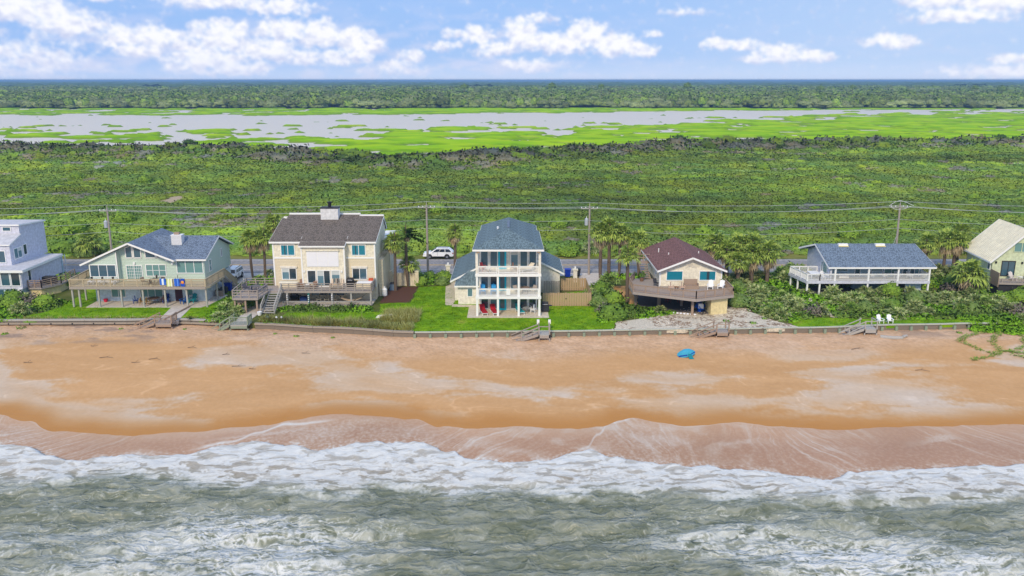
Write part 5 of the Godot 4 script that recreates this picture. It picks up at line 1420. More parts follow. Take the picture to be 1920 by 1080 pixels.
# ------------------------------------------------------------------ poles and wires
func poles() -> void:
	var px := [-58.95, -12.45, 11.3, 56.45]
	var tops := [10.35, 10.85, 10.7, 10.9]
	var lab := ["wooden utility pole with a grey transformer behind the mint green house", "tall bare utility pole beside the white SUV", "utility pole with a grey transformer right of the three-storey house", "grey utility pole with looped wires behind the blue house"]
	for k in 4:
		var o := thing("utility_pole", lab[k], "utility pole", V(px[k], 0, -120.3), 0, "utility poles along the road")
		part("shaft", B.new().tube([V(0.1 * (k - 1), 0, 0), V(0, tops[k] - 0.5, 0)], 0.19, 0.13, 8), M.grey_wood, o)
		part("top_pin", B.new().tube([V(0, tops[k] - 0.6, 0), V(0, tops[k], 0)], 0.06, 0.04), M.pale_wood, o)
		part("crossarm", B.new().span(-1.25, tops[k] - 0.95, -0.22, 1.25, tops[k] - 0.8, -0.1), M.pale_wood, o)
		for x in [-1.15, -0.55, 0.55, 1.15]: part("insulator", B.new().lathe(V(x, tops[k] - 0.8, -0.16), [W(0.05, 0), W(0.08, 0.06), W(0.04, 0.16), W(0, 0.17)], 6), M.lens_white, o)
		if k == 0 or k == 2:
			var t := part("transformer", B.new().lathe(V(-0.42, tops[k] - 3.3, 0.05), [W(0, 0), W(0.27, 0), W(0.27, 0.9), W(0.2, 1.0), W(0.0, 1.02)], 12), flat(srgb(196, 200, 206), 0.4, 0.3), o)
			part("bushing", B.new().tube([V(-0.42, tops[k] - 2.3, 0.05), V(-0.42, tops[k] - 2.0, 0.05)], 0.05, 0.04), M.lens_white, t)
		if k == 3:
			part("wire_loop", B.new().tube([V(-1.6, tops[k] - 0.7, 0), V(-0.8, tops[k] - 0.1, 0), V(0, tops[k] + 0.12, 0), V(1.0, tops[k] - 0.2, 0), V(2.0, tops[k] - 0.65, 0)], 0.028, 0.028), M.lens_white, o)
			part("wire_loop", B.new().tube([V(-1.5, tops[k] - 0.75, 0.1), V(-0.7, tops[k] - 1.15, 0.1), V(0.6, tops[k] - 1.1, 0.1), V(1.6, tops[k] - 0.7, 0.1)], 0.028, 0.028), M.lens_white, o)
			part("guy_wire", B.new().tube([V(0, tops[k] - 5, 0), V(-1.6, 0, 0.4)], 0.02, 0.02), M.lens_white, o)
	var wl := [["top power line strung over all the pole tops", 0.0, 0.0, 0.6], ["power line on the seaward ends of the crossarms", -0.72, 0.25, 0.75], ["power line on the inland ends of the crossarms", -0.66, -0.5, 0.95], ["lower service cable strung between the poles", -2.6, 0.15, 0.8], ["lowest telephone cable strung between the poles", -3.9, 0.18, 0.9]]
	for w in wl:
		var pts := []
		var xs := [-108.0, -58.95, -12.45, 11.3, 56.45, 104.0]
		var ys := [10.5, 10.35, 10.85, 10.7, 10.9, 10.6]
		for k in 5:
			for i in (13 if k == 4 else 12):
				var t := i / 12.0
				var span: float = (xs[k + 1] - xs[k]) / 46.0
				pts.append(V(lerpf(xs[k], xs[k + 1], t), lerpf(ys[k], ys[k + 1], t) + w[1] - 4.0 * w[3] * span * span * t * (1.0 - t), -120.3 + w[2]))
		var r := 0.028 if w[1] > -1.0 else 0.022
		tag(part("power_line", B.new().tube(pts, r, r, 5), flat(srgb(176, 184, 180), 0.6), self), w[0], "cable", "overhead cables")

# ------------------------------------------------------------------ vehicles
func loft(st: Array) -> B:
	var b := B.new()
	var rings := []
	for s in st:
		var c: float = (s[2] - s[1]) * 0.18
		rings.append([V(s[0], s[1], s[3] * 0.92), V(s[0], s[1] + c, s[3]), V(s[0], s[2] - c, lerpf(s[3], s[4], 0.8)), V(s[0], s[2], s[4] * 0.9), V(s[0], s[2], -s[4] * 0.9), V(s[0], s[2] - c, -lerpf(s[3], s[4], 0.8)), V(s[0], s[1] + c, -s[3]), V(s[0], s[1], -s[3] * 0.92)])
	for i in rings.size() - 1:
		for k in 8:
			b.quad(rings[i][k], rings[i + 1][k], rings[i + 1][(k + 1) % 8], rings[i][(k + 1) % 8])
	for k in range(1, 7):
		b.tri(rings[0][0], rings[0][k], rings[0][k + 1]); b.tri(rings[-1][0], rings[-1][k + 1], rings[-1][k])
	return b

func car(called: String, label: String, category: String, at: Vector3, turn: float, old: bool) -> void:   # front towards -x
	var o := thing(called, label, category, at, turn)
	var white := flat(srgb(238, 240, 242), 0.25, 0.0, 0.6)
	var l := 2.25 if old else 2.44
	# hull and cabin are lofted over stations along the car: [x, low y, high y, half width low, half width high]
	var hull := [[-l, 0.5, 0.74, 0.7, 0.66], [-l + 0.12, 0.38, 0.92, 0.84, 0.76], [-l + 0.5, 0.34, 1.02, 0.91, 0.82], [-1.15, 0.34, 1.12, 0.93, 0.87], [0.0, 0.34, 1.13, 0.94, 0.89], [l - 0.5, 0.34, 1.15, 0.93, 0.87], [l - 0.08, 0.4, 1.1, 0.88, 0.82], [l, 0.52, 0.92, 0.8, 0.76]]
	if old: hull = [[-l, 0.45, 0.95, 0.84, 0.8], [-l + 0.1, 0.36, 1.05, 0.88, 0.84], [-1.15, 0.34, 1.12, 0.9, 0.87], [l - 0.1, 0.36, 1.14, 0.9, 0.87], [l, 0.45, 1.1, 0.87, 0.84]]
	part("body", loft(hull), white, o)
	var tp := 1.68 if old else 1.73
	var fr := -0.62 if old else -0.3
	var bk := l - 0.25 if old else l - 0.75
	var cab := [[-1.22, 1.1, 1.13, 0.86, 0.84], [fr, 1.1, tp - 0.06, 0.87, 0.68], [fr + 0.6, 1.1, tp, 0.88, 0.7], [bk, 1.1, tp - 0.04, 0.87, 0.68], [l - 0.12, 1.1, 1.18, 0.83, 0.78]]
	part("cabin", loft(cab), white, o)
	var g := flat(srgb(26, 30, 34), 0.08, 0.0, 0.6)
	var lo2 := [V(-1.02, 1.16, 0.855), V(l - 0.35, 1.16, 0.855)]; var hi2 := [V(fr - 0.02, tp - 0.13, 0.715), V(bk + 0.05, tp - 0.15, 0.712)]
	var low := [lo2[0], lo2[1], lo2[1] * V(1, 1, -1), lo2[0] * V(1, 1, -1)]
	var top := [hi2[0], hi2[1], hi2[1] * V(1, 1, -1), hi2[0] * V(1, 1, -1)]
	var zi := 0.17
	for s in [1.0, -1.0]:
		for q in [[0.02, 0.34], [0.36, 0.66], [0.69, 0.99]]:
			var p := []
			for c in [[q[0], 0.0], [q[1], 0.0], [q[1], 1.0], [q[0], 1.0]]:
				var a: Vector3 = low[0].lerp(low[1], c[0]); var b: Vector3 = top[0].lerp(top[1], c[0])
				var m: Vector3 = a.lerp(b, c[1])
				p.append(V(m.x, m.y, s * (m.z + 0.05)))
			var w := B.new()
			w.quad(p[0], p[1], p[2], p[3]) if s > 0 else w.quad(p[3], p[2], p[1], p[0])
			part("side_window", w, g, o)
		part("mirror", B.new().span(-1.0, 1.1, s * 0.88, -0.8, 1.26, s * 1.06), white, o)
		part("headlight", B.new().span(-l + 0.02, 0.74, s * 0.5, -l + 0.25, 0.9, s * 0.86), M.lens_white, o)
		part("tail_light", B.new().span(l - 0.2, 0.8, s * 0.62, l - 0.02, 1.02, s * 0.87), flat(srgb(150, 20, 20), 0.3), o)
		part("door_line", B.new().span(-0.15, 0.5, s * 0.9, -0.13, 1.1, s * 0.945), M.dark, o)
		part("roof_rail", B.new().bar(V(fr + 0.2, tp + 0.04, s * (0.78 - zi)), V(bk - 0.1, tp + 0.04, s * (0.78 - zi)), 0.05, 0.05), M.dark if not old else M.black, o)
	var wf := B.new()
	wf.quad(V(-1.22, 1.18, -0.72), V(-1.22, 1.18, 0.72), V(fr - 0.1, tp - 0.1, 0.6), V(fr - 0.1, tp - 0.1, -0.6))
	part("windscreen", wf, g, o)
	part("grille", B.new().span(-l - 0.015, 0.62, -0.45, -l + 0.1, 0.86, 0.45), M.dark, o)
	part("bumper", B.new().span(-l - 0.06, 0.4, -0.85, -l + 0.15, 0.6, 0.85), M.dark if old else white, o)
	part("sill", B.new().span(-l + 0.5, 0.32, -0.91, l - 0.5, 0.44, 0.945), M.dark, o)
	for x in [-1.42, 1.38]:
		for s in [1.0, -1.0]:
			part("wheel_arch", B.new().tube([V(x, 0.4, s * 0.87), V(x, 0.4, s * 0.948)], 0.43, 0.43, 16), M.dark, o)
			var t := part("wheel", B.new().tube([V(x, 0.36, s * 0.7), V(x, 0.36, s * 0.96)], 0.36, 0.36, 16), M.black, o)
			part("rim", B.new().tube([V(x, 0.36, s * 0.9), V(x, 0.36, s * 0.975)], 0.22, 0.2, 12), flat(srgb(150, 152, 158), 0.35, 0.6), t)

func vehicles() -> void:
	car("parked_car", "white SUV parked on the far verge of the road", "car", V(-11.85, 0.02, -132.0), 0.0, false)
	car("parked_car", "older boxy white car parked in the driveway behind the mint house's stairs", "car", V(-40.3, 0.03, -117.0), PI / 2, true)
	var bn := [[V(-38.7, 0.03, -110.2), "blue wheeled bin standing beside the concrete driveway", 1.25], [V(8.15, 0.03, -118.6), "blue wheeled bin behind the fenced yard near the road", 1.2], [V(9.6, 0.03, -118.9), "dark wheeled bin next to the blue one near the road", 1.0]]
	for k in 3:
		var b := thing("wheeled_bin", bn[k][1], "bin", bn[k][0], 0, "wheeled rubbish bins")
		var m: Material = flat(srgb(20, 56, 170) if k < 2 else srgb(40, 44, 50), 0.5)
		part("body", B.new().solid([V(-0.42, 1.1, 0.45), V(0.42, 1.1, 0.45), V(0.42, 1.1, -0.45), V(-0.42, 1.1, -0.45)], [V(-0.34, 0.08, 0.34), V(0.34, 0.08, 0.34), V(0.34, 0.08, -0.34), V(-0.34, 0.08, -0.34)]), m, b)
		part("lid", B.new().span(-0.46, 1.1, -0.5, 0.46, 1.2, 0.5), m, b)
		for x in [-0.36, 0.36]: part("wheel", B.new().tube([V(x - 0.04, 0.13, -0.36), V(x + 0.04, 0.13, -0.36)], 0.13, 0.13, 10), M.black, b)

# ------------------------------------------------------------------ furniture and small things
var protos := {}

func proto(kind: String, label: String, category: String, at: Vector3, turn: float, group: String, make: Callable, size := 1.0) -> Node3D:   # the first of a kind is built, the others are copies of it
	if protos.has(kind):
		var c := copy(protos[kind], label, at, turn, size)
		if group: c.set_meta("group", group)
		return c
	var o := thing(kind.split("/")[0], label, category, at, turn, group)
	make.call(o)
	o.scale = Vector3.ONE * size
	protos[kind] = o
	return o

func adirondack(c: Color, at: Vector3, turn: float, label: String, group := "", size := 1.0) -> void:
	var m := flat(c, 0.6)
	proto("adirondack_chair/" + c.to_html(), label, "chair", at, turn, group, func(o: Node3D) -> void:
		part("seat", B.new().bar(V(0, 0.40, 0.42), V(0, 0.26, -0.28), 0.56, 0.05), m, o)
		var bk := part("backrest", B.new().bar(V(0, 0.28, -0.26), V(0, 0.98, -0.55), 0.5, 0.04), m, o)
		for k in 5: part("slat", B.new().bar(V(-0.22 + k * 0.11, 0.3, -0.22), V(-0.25 + k * 0.125, 1.12 - 0.05 * absf(k - 2), -0.57), 0.095, 0.03), m, bk)
		for s in [-1.0, 1.0]:
			part("armrest", B.new().bar(V(s * 0.36, 0.58, 0.5), V(s * 0.34, 0.58, -0.45), 0.15, 0.04), m, o)
			part("leg", B.new().span(s * 0.31 - 0.04, 0, 0.38, s * 0.31 + 0.04, 0.57, 0.46), m, o)
			part("leg", B.new().bar(V(s * 0.3, 0.36, 0.4), V(s * 0.3, 0.02, -0.62), 0.05, 0.12), m, o), size)

func patio_chair(c: Color, at: Vector3, turn: float, label: String, group := "") -> void:
	var m := flat(c, 0.7)
	proto("patio_chair/" + c.to_html(), label, "chair", at, turn, group, func(o: Node3D) -> void:
		part("seat", B.new().span(-0.26, 0.42, -0.25, 0.26, 0.47, 0.27), m, o)
		part("backrest", B.new().bar(V(0, 0.45, -0.25), V(0, 1.0, -0.38), 0.5, 0.04), m, o)
		for s in [-1.0, 1.0]:
			part("armrest", B.new().span(s * 0.29 - 0.03, 0.63, -0.3, s * 0.29 + 0.03, 0.67, 0.25), m, o)
			part("leg", B.new().span(s * 0.27 - 0.02, 0, 0.2, s * 0.27 + 0.02, 0.63, 0.24), m, o)
			part("leg", B.new().span(s * 0.27 - 0.02, 0, -0.28, s * 0.27 + 0.02, 0.6, -0.24), m, o))

func lounger(c: Color, at: Vector3, turn: float, label: String, group := "") -> void:
	proto("sun_lounger/" + c.to_html(), label, "sun lounger", at, turn, group, func(o: Node3D) -> void:
		part("cushion", B.new().span(-0.32, 0.34, -0.35, 0.32, 0.44, 1.2), flat(c, 0.8), o)
		part("back_cushion", B.new().bar(V(0, 0.39, -0.36), V(0, 0.95, -0.85), 0.64, 0.1), flat(c, 0.8), o)
		part("frame", B.new().span(-0.35, 0.28, -0.8, 0.35, 0.33, 1.22), M.trim, o)
		for s in [-1.0, 1.0]:
			for z in [-0.6, 1.05]: part("leg", B.new().span(s * 0.3 - 0.03, 0, z - 0.03, s * 0.3 + 0.03, 0.28, z + 0.03), M.trim, o))

func table(c: Color, at: Vector3, r: float, label: String, group := "", h := 0.72) -> void:
	var o := thing("round_table", label, "table", at, 0, group)
	part("tabletop", B.new().lathe(Vector3.ZERO, [W(0, h - 0.05), W(r, h - 0.05), W(r, h), W(0, h)], 16), flat(c, 0.6), o)
	for k in 4:
		var a := PI / 4 + k * PI / 2
		part("leg", B.new().tube([V(cos(a) * r * 0.8, 0, sin(a) * r * 0.8), V(cos(a) * r * 0.6, h - 0.05, sin(a) * r * 0.6)], 0.03, 0.03, 5), flat(c.darkened(0.2), 0.6), o)

func grill(at: Vector3, label: String, m: Material) -> void:
	var o := thing("barbecue_grill", label, "grill", at)
	part("cart", B.new().span(-0.5, 0.1, -0.28, 0.5, 0.8, 0.28), m, o)
	part("hood", B.new().gable_x([W(0.3, 0.82), W(-0.3, 0.82), W(-0.3, 1.1), W(-0.12, 1.28), W(0.12, 1.28), W(0.3, 1.05)], -0.42, 0.42), m, o)
	part("side_shelf", B.new().span(0.51, 0.78, -0.25, 0.85, 0.82, 0.25), m, o)
	part("handle", B.new().tube([V(-0.3, 1.02, 0.36), V(0.3, 1.02, 0.36)], 0.02, 0.02), M.lens_white, o)
	for x in [-0.4, 0.4]: part("wheel", B.new().tube([V(x - 0.03, 0.1, 0.2), V(x + 0.03, 0.1, 0.2)], 0.1, 0.1, 10), M.black, o)

func box_thing(called: String, label: String, category: String, at: Vector3, size: Vector3, m: Material, top: Material = null) -> Node3D:
	var o := thing(called, label, category, at)
	part("body", B.new().span(-size.x / 2, 0, -size.z / 2, size.x / 2, size.y * 0.86, size.z / 2), m, o)
	part("lid", B.new().solid([V(-size.x * 0.44, size.y, size.z * 0.42), V(size.x * 0.44, size.y, size.z * 0.42), V(size.x * 0.44, size.y, -size.z * 0.42), V(-size.x * 0.44, size.y, -size.z * 0.42)], [V(-size.x * 0.52, size.y * 0.861, size.z * 0.52), V(size.x * 0.52, size.y * 0.861, size.z * 0.52), V(size.x * 0.52, size.y * 0.861, -size.z * 0.52), V(-size.x * 0.52, size.y * 0.861, -size.z * 0.52)]), top if top else m, o)
	return o

func pot_plant(label: String, at: Vector3, c: Color, r: float, bush: float) -> void:
	var o := thing("potted_plant", label, "plant", at)
	part("pot", B.new().lathe(Vector3.ZERO, [W(0, 0), W(r * 0.7, 0), W(r, r * 1.5), W(r * 0.85, r * 1.5), W(0, r * 1.3)], 12), flat(c, 0.7), o)
	if bush > 0.0:
		var f := part("foliage", clump(900 + int(at.x), 120, Vector3(bush, bush, bush), 0.12, lin(50, 80, 30), lin(110, 150, 50)), tinted(0.7, 0.35), o)
		f.position = V(0, r * 1.5 + bush * 0.6, 0)

func furnish() -> void:
	var navy := srgb(22, 60, 140); var teal := srgb(38, 150, 160); var red := srgb(170, 22, 40); var white := srgb(240, 240, 240); var brown := srgb(140, 108, 88); var tan_ := srgb(196, 160, 104); var beige := srgb(220, 200, 176); var grey := srgb(150, 150, 150)
	# mint house: deck
	var y := 2.7
	for k in 3:
		var o := thing("deck_stool", "small black-topped white stool, %s of three by the bay window" % ["left", "middle", "right"][k], "stool", V(-53.6 + k * 1.35, y, -102.9), 0, "stools by the bay window")
		part("seat", B.new().span(-0.35, 0.4, -0.3, 0.35, 0.48, 0.3), M.trim, o)
		part("backrest", B.new().bar(V(0, 0.48, -0.28), V(0, 0.95, -0.36), 0.5, 0.05), M.black, o)
		for s in [-1, 1]: part("leg", B.new().span(s * 0.28 - 0.03, 0, -0.25, s * 0.28 + 0.03, 0.4, 0.25), M.trim, o)
	table(srgb(90, 84, 80), V(-45.7, y, -102.9), 0.6, "dark round table on the mint house's deck behind the towels")
	for k in 4:
		patio_chair(srgb(104, 92, 84), V(-45.7 + [-0.95, 0.0, 0.95, 0.2][k], y, -102.9 + [0.1, -0.9, -0.1, 0.85][k]), [PI / 2, 0, -PI / 2, PI][k], ["dark deck chair left of the round table behind the towels", "dark deck chair behind the round table behind the towels", "dark deck chair right of the round table behind the towels", "dark deck chair at the rail side of the round table"][k], "chairs round the mint house's deck table")
	patio_chair(srgb(104, 92, 84), V(-42.8, y, -103.6), 0.3, "single dark deck chair right of the striped towels")
	var tw := [[-44.25, 0.75, 0.75, "blue and white towel bunched over the mint house's deck rail", [srgb(50, 110, 214), srgb(228, 236, 244), srgb(50, 110, 214)]], [-43.4, 0.7, 0.95, "yellow striped towel on the mint house's deck rail", [srgb(214, 224, 150), srgb(240, 240, 214), srgb(214, 224, 150), srgb(240, 240, 214)]], [-42.45, 0.68, 0.9, "blue striped towel on the mint house's deck rail", [srgb(60, 120, 220), srgb(40, 90, 196), srgb(100, 150, 232), srgb(40, 90, 196)]], [-41.65, 0.5, 0.95, "blue towel with an orange round motif on the deck rail", [srgb(34, 84, 190), srgb(34, 84, 190)]]]
	for t in tw:
		var o := thing("beach_towel", t[3], "towel", V(t[0], 3.74, -101.67), 0, "towels on the deck rail")
		var n: int = t[4].size()
		for k in n:
			var b := B.new()
			var x0: float = t[1] * k / n; var x1: float = t[1] * (k + 1) / n
			b.span(x0, -t[2], 0.07, x1, 0.0, 0.09 + 0.02 * (k % 2)); b.span(x0, -0.02, -0.09, x1, 0.02, 0.09); b.span(x0, -t[2] * 0.6, -0.12, x1, 0.0, -0.1)
			part("stripe", b, flat(t[4][k], 0.95), o)
		if n == 2:
			var d := part("motif", B.new().lathe(Vector3.ZERO, [W(0, 0), W(0.2, 0), W(0.2, 0.02), W(0, 0.02)], 14), flat(srgb(236, 130, 40), 0.95), o)
			d.position = V(0.25, -0.4, 0.115); d.rotation.x = PI / 2
			var d2 := part("motif", B.new().lathe(Vector3.ZERO, [W(0, 0), W(0.09, 0), W(0.09, 0.02), W(0, 0.02)], 12), flat(srgb(240, 210, 90), 0.95), o)
			d2.position = V(0.25, -0.34, 0.138); d2.rotation.x = PI / 2
	# mint house: patio
	pot_plant("red bucket against the pale blue lower wall", V(-52.7, 0.06, -104.3), srgb(206, 40, 70), 0.28, 0.0)
	patio_chair(navy, V(-48.4, 0.06, -103.4), 0.6, "blue patio chair left of the wooden table under the deck")
	table(srgb(96, 76, 66), V(-46.2, 0.06, -103.6), 0.8, "dark wooden table on the patio under the mint house's deck")
	for k in 2: patio_chair(tan_, V(-47.4 + k * 0.75, 0.06, -102.9), PI, "tan patio chair, %s of the pair at the dark table" % ["left", "right"][k], "tan patio chairs")
	patio_chair(srgb(84, 62, 54), V(-45.1, 0.06, -103.7), -PI / 2, "dark brown patio chair right of the wooden table")
	adirondack(navy, V(-44.7, 0.06, -104.0), 0.1, "tall navy chair against the pale blue wall", "")
	adirondack(srgb(20, 84, 160), V(-42.2, 0.06, -103.6), -0.5, "blue reclining chair right of the dark red door", "")
	adirondack(teal, V(-41.3, 0.06, -104.1), -0.2, "teal chair beside the blue one under the mint house's deck", "")
	box_thing("air_conditioner", "brown air conditioner box beside the mint house's side wall", "air conditioner", V(-39.0, 0.06, -107.6), V(0.9, 0.9, 0.9), M.brown_wood, M.dark)
	box_thing("air_conditioner", "dark air conditioner beside the mint house's back stairs", "air conditioner", V(-38.9, 0.06, -109.0), V(0.8, 0.85, 0.8), M.dark, M.black)
	# flat-roofed house: covered grill and chair on its deck
	box_thing("covered_grill", "dark covered grill on the lavender house's side deck", "grill", V(-62.6, 1.25, -109.6), V(1.7, 1.0, 0.8), M.black)
	patio_chair(srgb(150, 120, 110), V(-63.2, 1.25, -108.2), 0.5, "brown chair on the lavender house's side deck")
	# beige house: decks
	y = 1.95
	table(srgb(110, 104, 100), V(-32.6, y, -102.4), 0.65, "round metal table on the beige house's side deck")
	for k in 4: patio_chair(srgb(76, 78, 92), V(-32.6 + [-1.0, 0.0, 1.0, 0.0][k], y, -102.4 + [0, -1.0, 0, 1.0][k]), [PI / 2, 0, -PI / 2, PI][k], "dark slatted chair on the %s of the side deck's round table" % ["left side", "far side", "right side", "near side"][k], "chairs on the beige house's side deck")
	box_thing("covered_bench", "long covered seat against the beige house's left windows", "bench", V(-28.9, y, -104.6), V(2.4, 0.75, 1.0), M.beige, M.cream)
	adirondack(brown, V(-27.2, y, -104.2), 0.0, "brown reclining chair left of the beige house's glass doors", "brown deck chairs")
	adirondack(brown, V(-25.5, y, -104.0), -0.2, "brown reclining chair right before the beige house's glass doors", "brown deck chairs")
	table(srgb(230, 226, 220), V(-26.35, y, -104.0), 0.35, "small white side table between two brown deck chairs", "", 0.5)
	var bn := thing("glider_bench", "wide tan slatted bench before the beige house's right window", "bench", V(-22.5, y, -103.9))
	part("seat", B.new().span(-0.75, 0.4, -0.2, 0.75, 0.46, 0.35), flat(beige, 0.8), bn)
	var bb := part("backrest", B.new().bar(V(0, 0.45, -0.2), V(0, 1.2, -0.42), 1.5, 0.03), flat(beige, 0.8), bn)
	for k in 7: part("slat", B.new().bar(V(-0.66 + k * 0.22, 0.46, -0.17), V(-0.66 + k * 0.22, 1.3 - 0.03 * absf(k - 3), -0.42), 0.18, 0.03), flat(beige, 0.8), bb)
	for s in [-1.0, 1.0]:
		part("armrest", B.new().span(s * 0.8 - 0.07, 0.64, -0.3, s * 0.8 + 0.07, 0.69, 0.4), flat(beige, 0.8), bn)
		part("leg", B.new().span(s * 0.78 - 0.04, 0, -0.25, s * 0.78 + 0.04, 0.64, 0.35), flat(beige, 0.8), bn)
	grill(V(-20.9, y, -104.6), "black barbecue grill on the beige house's deck", M.black)
	box_thing("hot_tub", "white covered hot tub at the right end of the beige house's deck", "hot tub", V(-19.0, y, -104.4), V(2.0, 0.8, 1.4), M.beige, M.trim)
	box_thing("storage_box", "orange wooden box behind the white hot tub", "box", V(-18.3, y, -105.0), V(0.6, 1.1, 0.4), flat(srgb(190, 84, 48), 0.8))
	# beige house: under the deck
	for k in 3: patio_chair(srgb(168, 164, 150), V(-25.0 + k * 1.0, 0.05, -104.2), 0.1 * k, "grey sling chair, %s of three under the beige house's deck" % ["left", "middle", "right"][k], "sling chairs under the beige house's deck")
	grill(V(-28.2, 0.05, -104.4), "black covered grill under the beige house's deck", M.black)
	box_thing("storage_box", "blue plastic box under the beige house's deck", "box", V(-27.0, 0.05, -104.4), V(0.9, 0.7, 0.6), flat(srgb(40, 70, 130), 0.6))
	var hm := thing("hammock", "pale hammock slung between posts under the beige house's deck", "hammock", V(-20.7, 0, -103.8))
	var hp := B.new()
	for i in 10:
		var a := lerpf(-1.3, 1.3, i / 10.0); var b := lerpf(-1.3, 1.3, (i + 1) / 10.0)
		hp.solid([V(a, 0.45 + a * a * 0.22, 0.4), V(b, 0.45 + b * b * 0.22, 0.4), V(b, 0.45 + b * b * 0.22, -0.4), V(a, 0.45 + a * a * 0.22, -0.4)], [V(a, 0.42 + a * a * 0.22, 0.4), V(b, 0.42 + b * b * 0.22, 0.4), V(b, 0.42 + b * b * 0.22, -0.4), V(a, 0.42 + a * a * 0.22, -0.4)])
	part("sling", hp, flat(beige, 0.9), hm)
	for s in [-1.0, 1.0]: part("rope", B.new().tube([V(s * 1.3, 0.82, 0), V(s * 2.2, 1.5, 0)], 0.03, 0.03), M.black, hm)
	for q in [[-28.6, 3, "three white globe lights down the left deck post of the beige house"], [-25.88, 6, "six globe lights down the green post under the beige house's deck"], [-22.9, 3, "three white globe lights down the middle deck post of the beige house"]]:
		var o := thing("globe_light_string", q[2], "lights", V(q[0], 0, -102.4), 0, "globe lights on the deck posts")
		part("cord", B.new().span(-0.11, 0.1, -0.02, 0.11, 1.7, 0.02), flat(srgb(20, 110, 100), 0.7) if q[1] == 6 else M.pale_wood, o)
		for k in q[1]: part("globe", B.new().lathe(V(0, 1.4 - k * 0.26, 0.12), [W(0, -0.09), W(0.07, -0.06), W(0.09, 0), W(0.07, 0.06), W(0, 0.09)], 8), M.lens_white, o)
	pot_plant("white flower pot at the foot of the beige house's stair", V(-30.9, 0.05, -98.0), white, 0.3, 0.0)
	pot_plant("leafy plant in a grey pot beside the beige house's side deck", V(-33.2, 0.05, -99.6), srgb(150, 150, 160), 0.35, 0.55)
	var sg := thing("garden_sign", "dark low garden bench with two white shells behind the bulkhead", "bench", V(-27.8, 0, -95.4))
	part("seat", B.new().span(-0.75, 0.35, -0.15, 0.75, 0.42, 0.15), M.dark, sg)
	for x in [-0.6, 0.6]: part("leg", B.new().span(x - 0.05, 0, -0.12, x + 0.05, 0.35, 0.12), M.dark, sg)
	for x in [-0.3, 0.3]: part("shell", B.new().lathe(V(x, 0.42, 0), [W(0, 0), W(0.15, 0.08), W(0.1, 0.2), W(0, 0.26)], 8), M.lens_white, sg)
	var ws := thing("garden_boat", "small overturned white dinghy lying in the tall grass", "boat", V(-15.2, 0, -97.2), 0.2)
	part("hull", B.new().solid([V(-1.1, 0.32, 0.02), V(0.7, 0.36, 0.22), V(0.7, 0.36, -0.22), V(-1.1, 0.32, -0.02)], [V(-1.4, 0.0, 0.05), V(0.9, 0.0, 0.5), V(0.9, 0.0, -0.5), V(-1.4, 0.0, -0.05)]), M.trim, ws)
	part("keel", B.new().bar(V(-1.1, 0.34, 0), V(0.7, 0.38, 0), 0.05, 0.05), M.trim, ws)
	var pt := thing("propane_tank", "white propane tank beside the beige house's right wall", "tank", V(-17.0, 0, -107.5))
	part("tank", B.new().lathe(Vector3.ZERO, [W(0.2, 0), W(0.36, 0.12), W(0.36, 0.95), W(0.2, 1.12), W(0, 1.15)], 12), M.trim, pt)
	part("valve", B.new().lathe(V(0, 1.14, 0), [W(0.14, 0), W(0.14, 0.18), W(0, 0.2)], 8), M.lens_white, pt)
	box_thing("air_conditioner", "grey-blue air conditioner in the mulch bed beside the palms", "air conditioner", V(-16.3, 0.03, -110.9), V(0.9, 1.0, 0.9), flat(srgb(110, 130, 150), 0.6), M.dark)
	# tall house
	for k in 2: lounger(red, V(-3.55 + k * 1.3, 0.06, -98.9), 0.25, "red sun lounger, %s of the pair on the three-storey house's patio" % ["left", "right"][k], "red sun loungers")
	lounger(teal, V(0.9, 0.06, -99.2), 0.3, "turquoise sun lounger on the three-storey house's patio")
	patio_chair(white, V(2.6, 0.06, -99.0), -0.4, "white patio chair right of the ground-floor porch table")
	patio_chair(srgb(236, 238, 240), V(2.1, 0.06, -99.7), 0.2, "white patio chair behind the ground-floor porch table")
	table(grey, V(1.7, 0.06, -99.0), 0.4, "small grey round table on the ground-floor porch")
	grill(V(4.1, 0.06, -99.6), "dark grill with grey cover at the right end of the patio", M.dark)
	for k in 2: adirondack(srgb(30, 150, 214), V(-3.6 + k * 1.35, 2.56, -98.9), 0.0, "blue slatted chair, %s of the pair on the middle balcony" % ["left", "right"][k], "blue chairs on the middle balcony")
	table(srgb(150, 130, 120), V(1.6, 2.56, -99.3), 0.6, "round table on the middle balcony of the tall house")
	for k in 2: patio_chair(srgb(170, 160, 152), V(0.7 + k * 1.8, 2.56, -99.2), PI / 2 - k * PI, "grey chair %s of the middle balcony's table" % ["left", "right"][k], "chairs on the middle balcony")
	patio_chair(srgb(196, 66, 70), V(-3.55, 5.34, -99.3), 0.7, "red-seated white chair on the top balcony")
	table(white, V(-2.9, 5.34, -98.7), 0.35, "small white table beside the red chair on the top balcony", "", 0.45)
	lounger(srgb(236, 226, 208), V(1.9, 5.34, -99.0), -0.9, "cream sun lounger on the top balcony")
	patio_chair(srgb(150, 110, 96), V(0.2, 5.34, -99.2), 0.3, "brown chair behind the rail of the top balcony")
	# red-roofed cottage
	y = 2.42
	for k in 2: patio_chair(srgb(216, 184, 160), V(19.9 + k * 1.4, y, -101.0), 0.0, "tan deck chair, %s of the pair before the cottage's left window" % ["left", "right"][k], "tan deck chairs of the cottage")
	table(srgb(150, 108, 80), V(20.6, y, -101.0), 0.3, "small wooden table between the cottage's tan chairs", "", 0.5)
	var wb := thing("wicker_bench", "brown wicker high-backed bench on the cottage's deck", "bench", V(22.6, y, -102.0))
	part("seat", B.new().span(-0.8, 0, -0.3, 0.8, 0.45, 0.4), M.brown_wood, wb)
	part("backrest", B.new().span(-0.85, 0.46, -0.4, 0.85, 1.15, -0.28), M.brown_wood, wb)
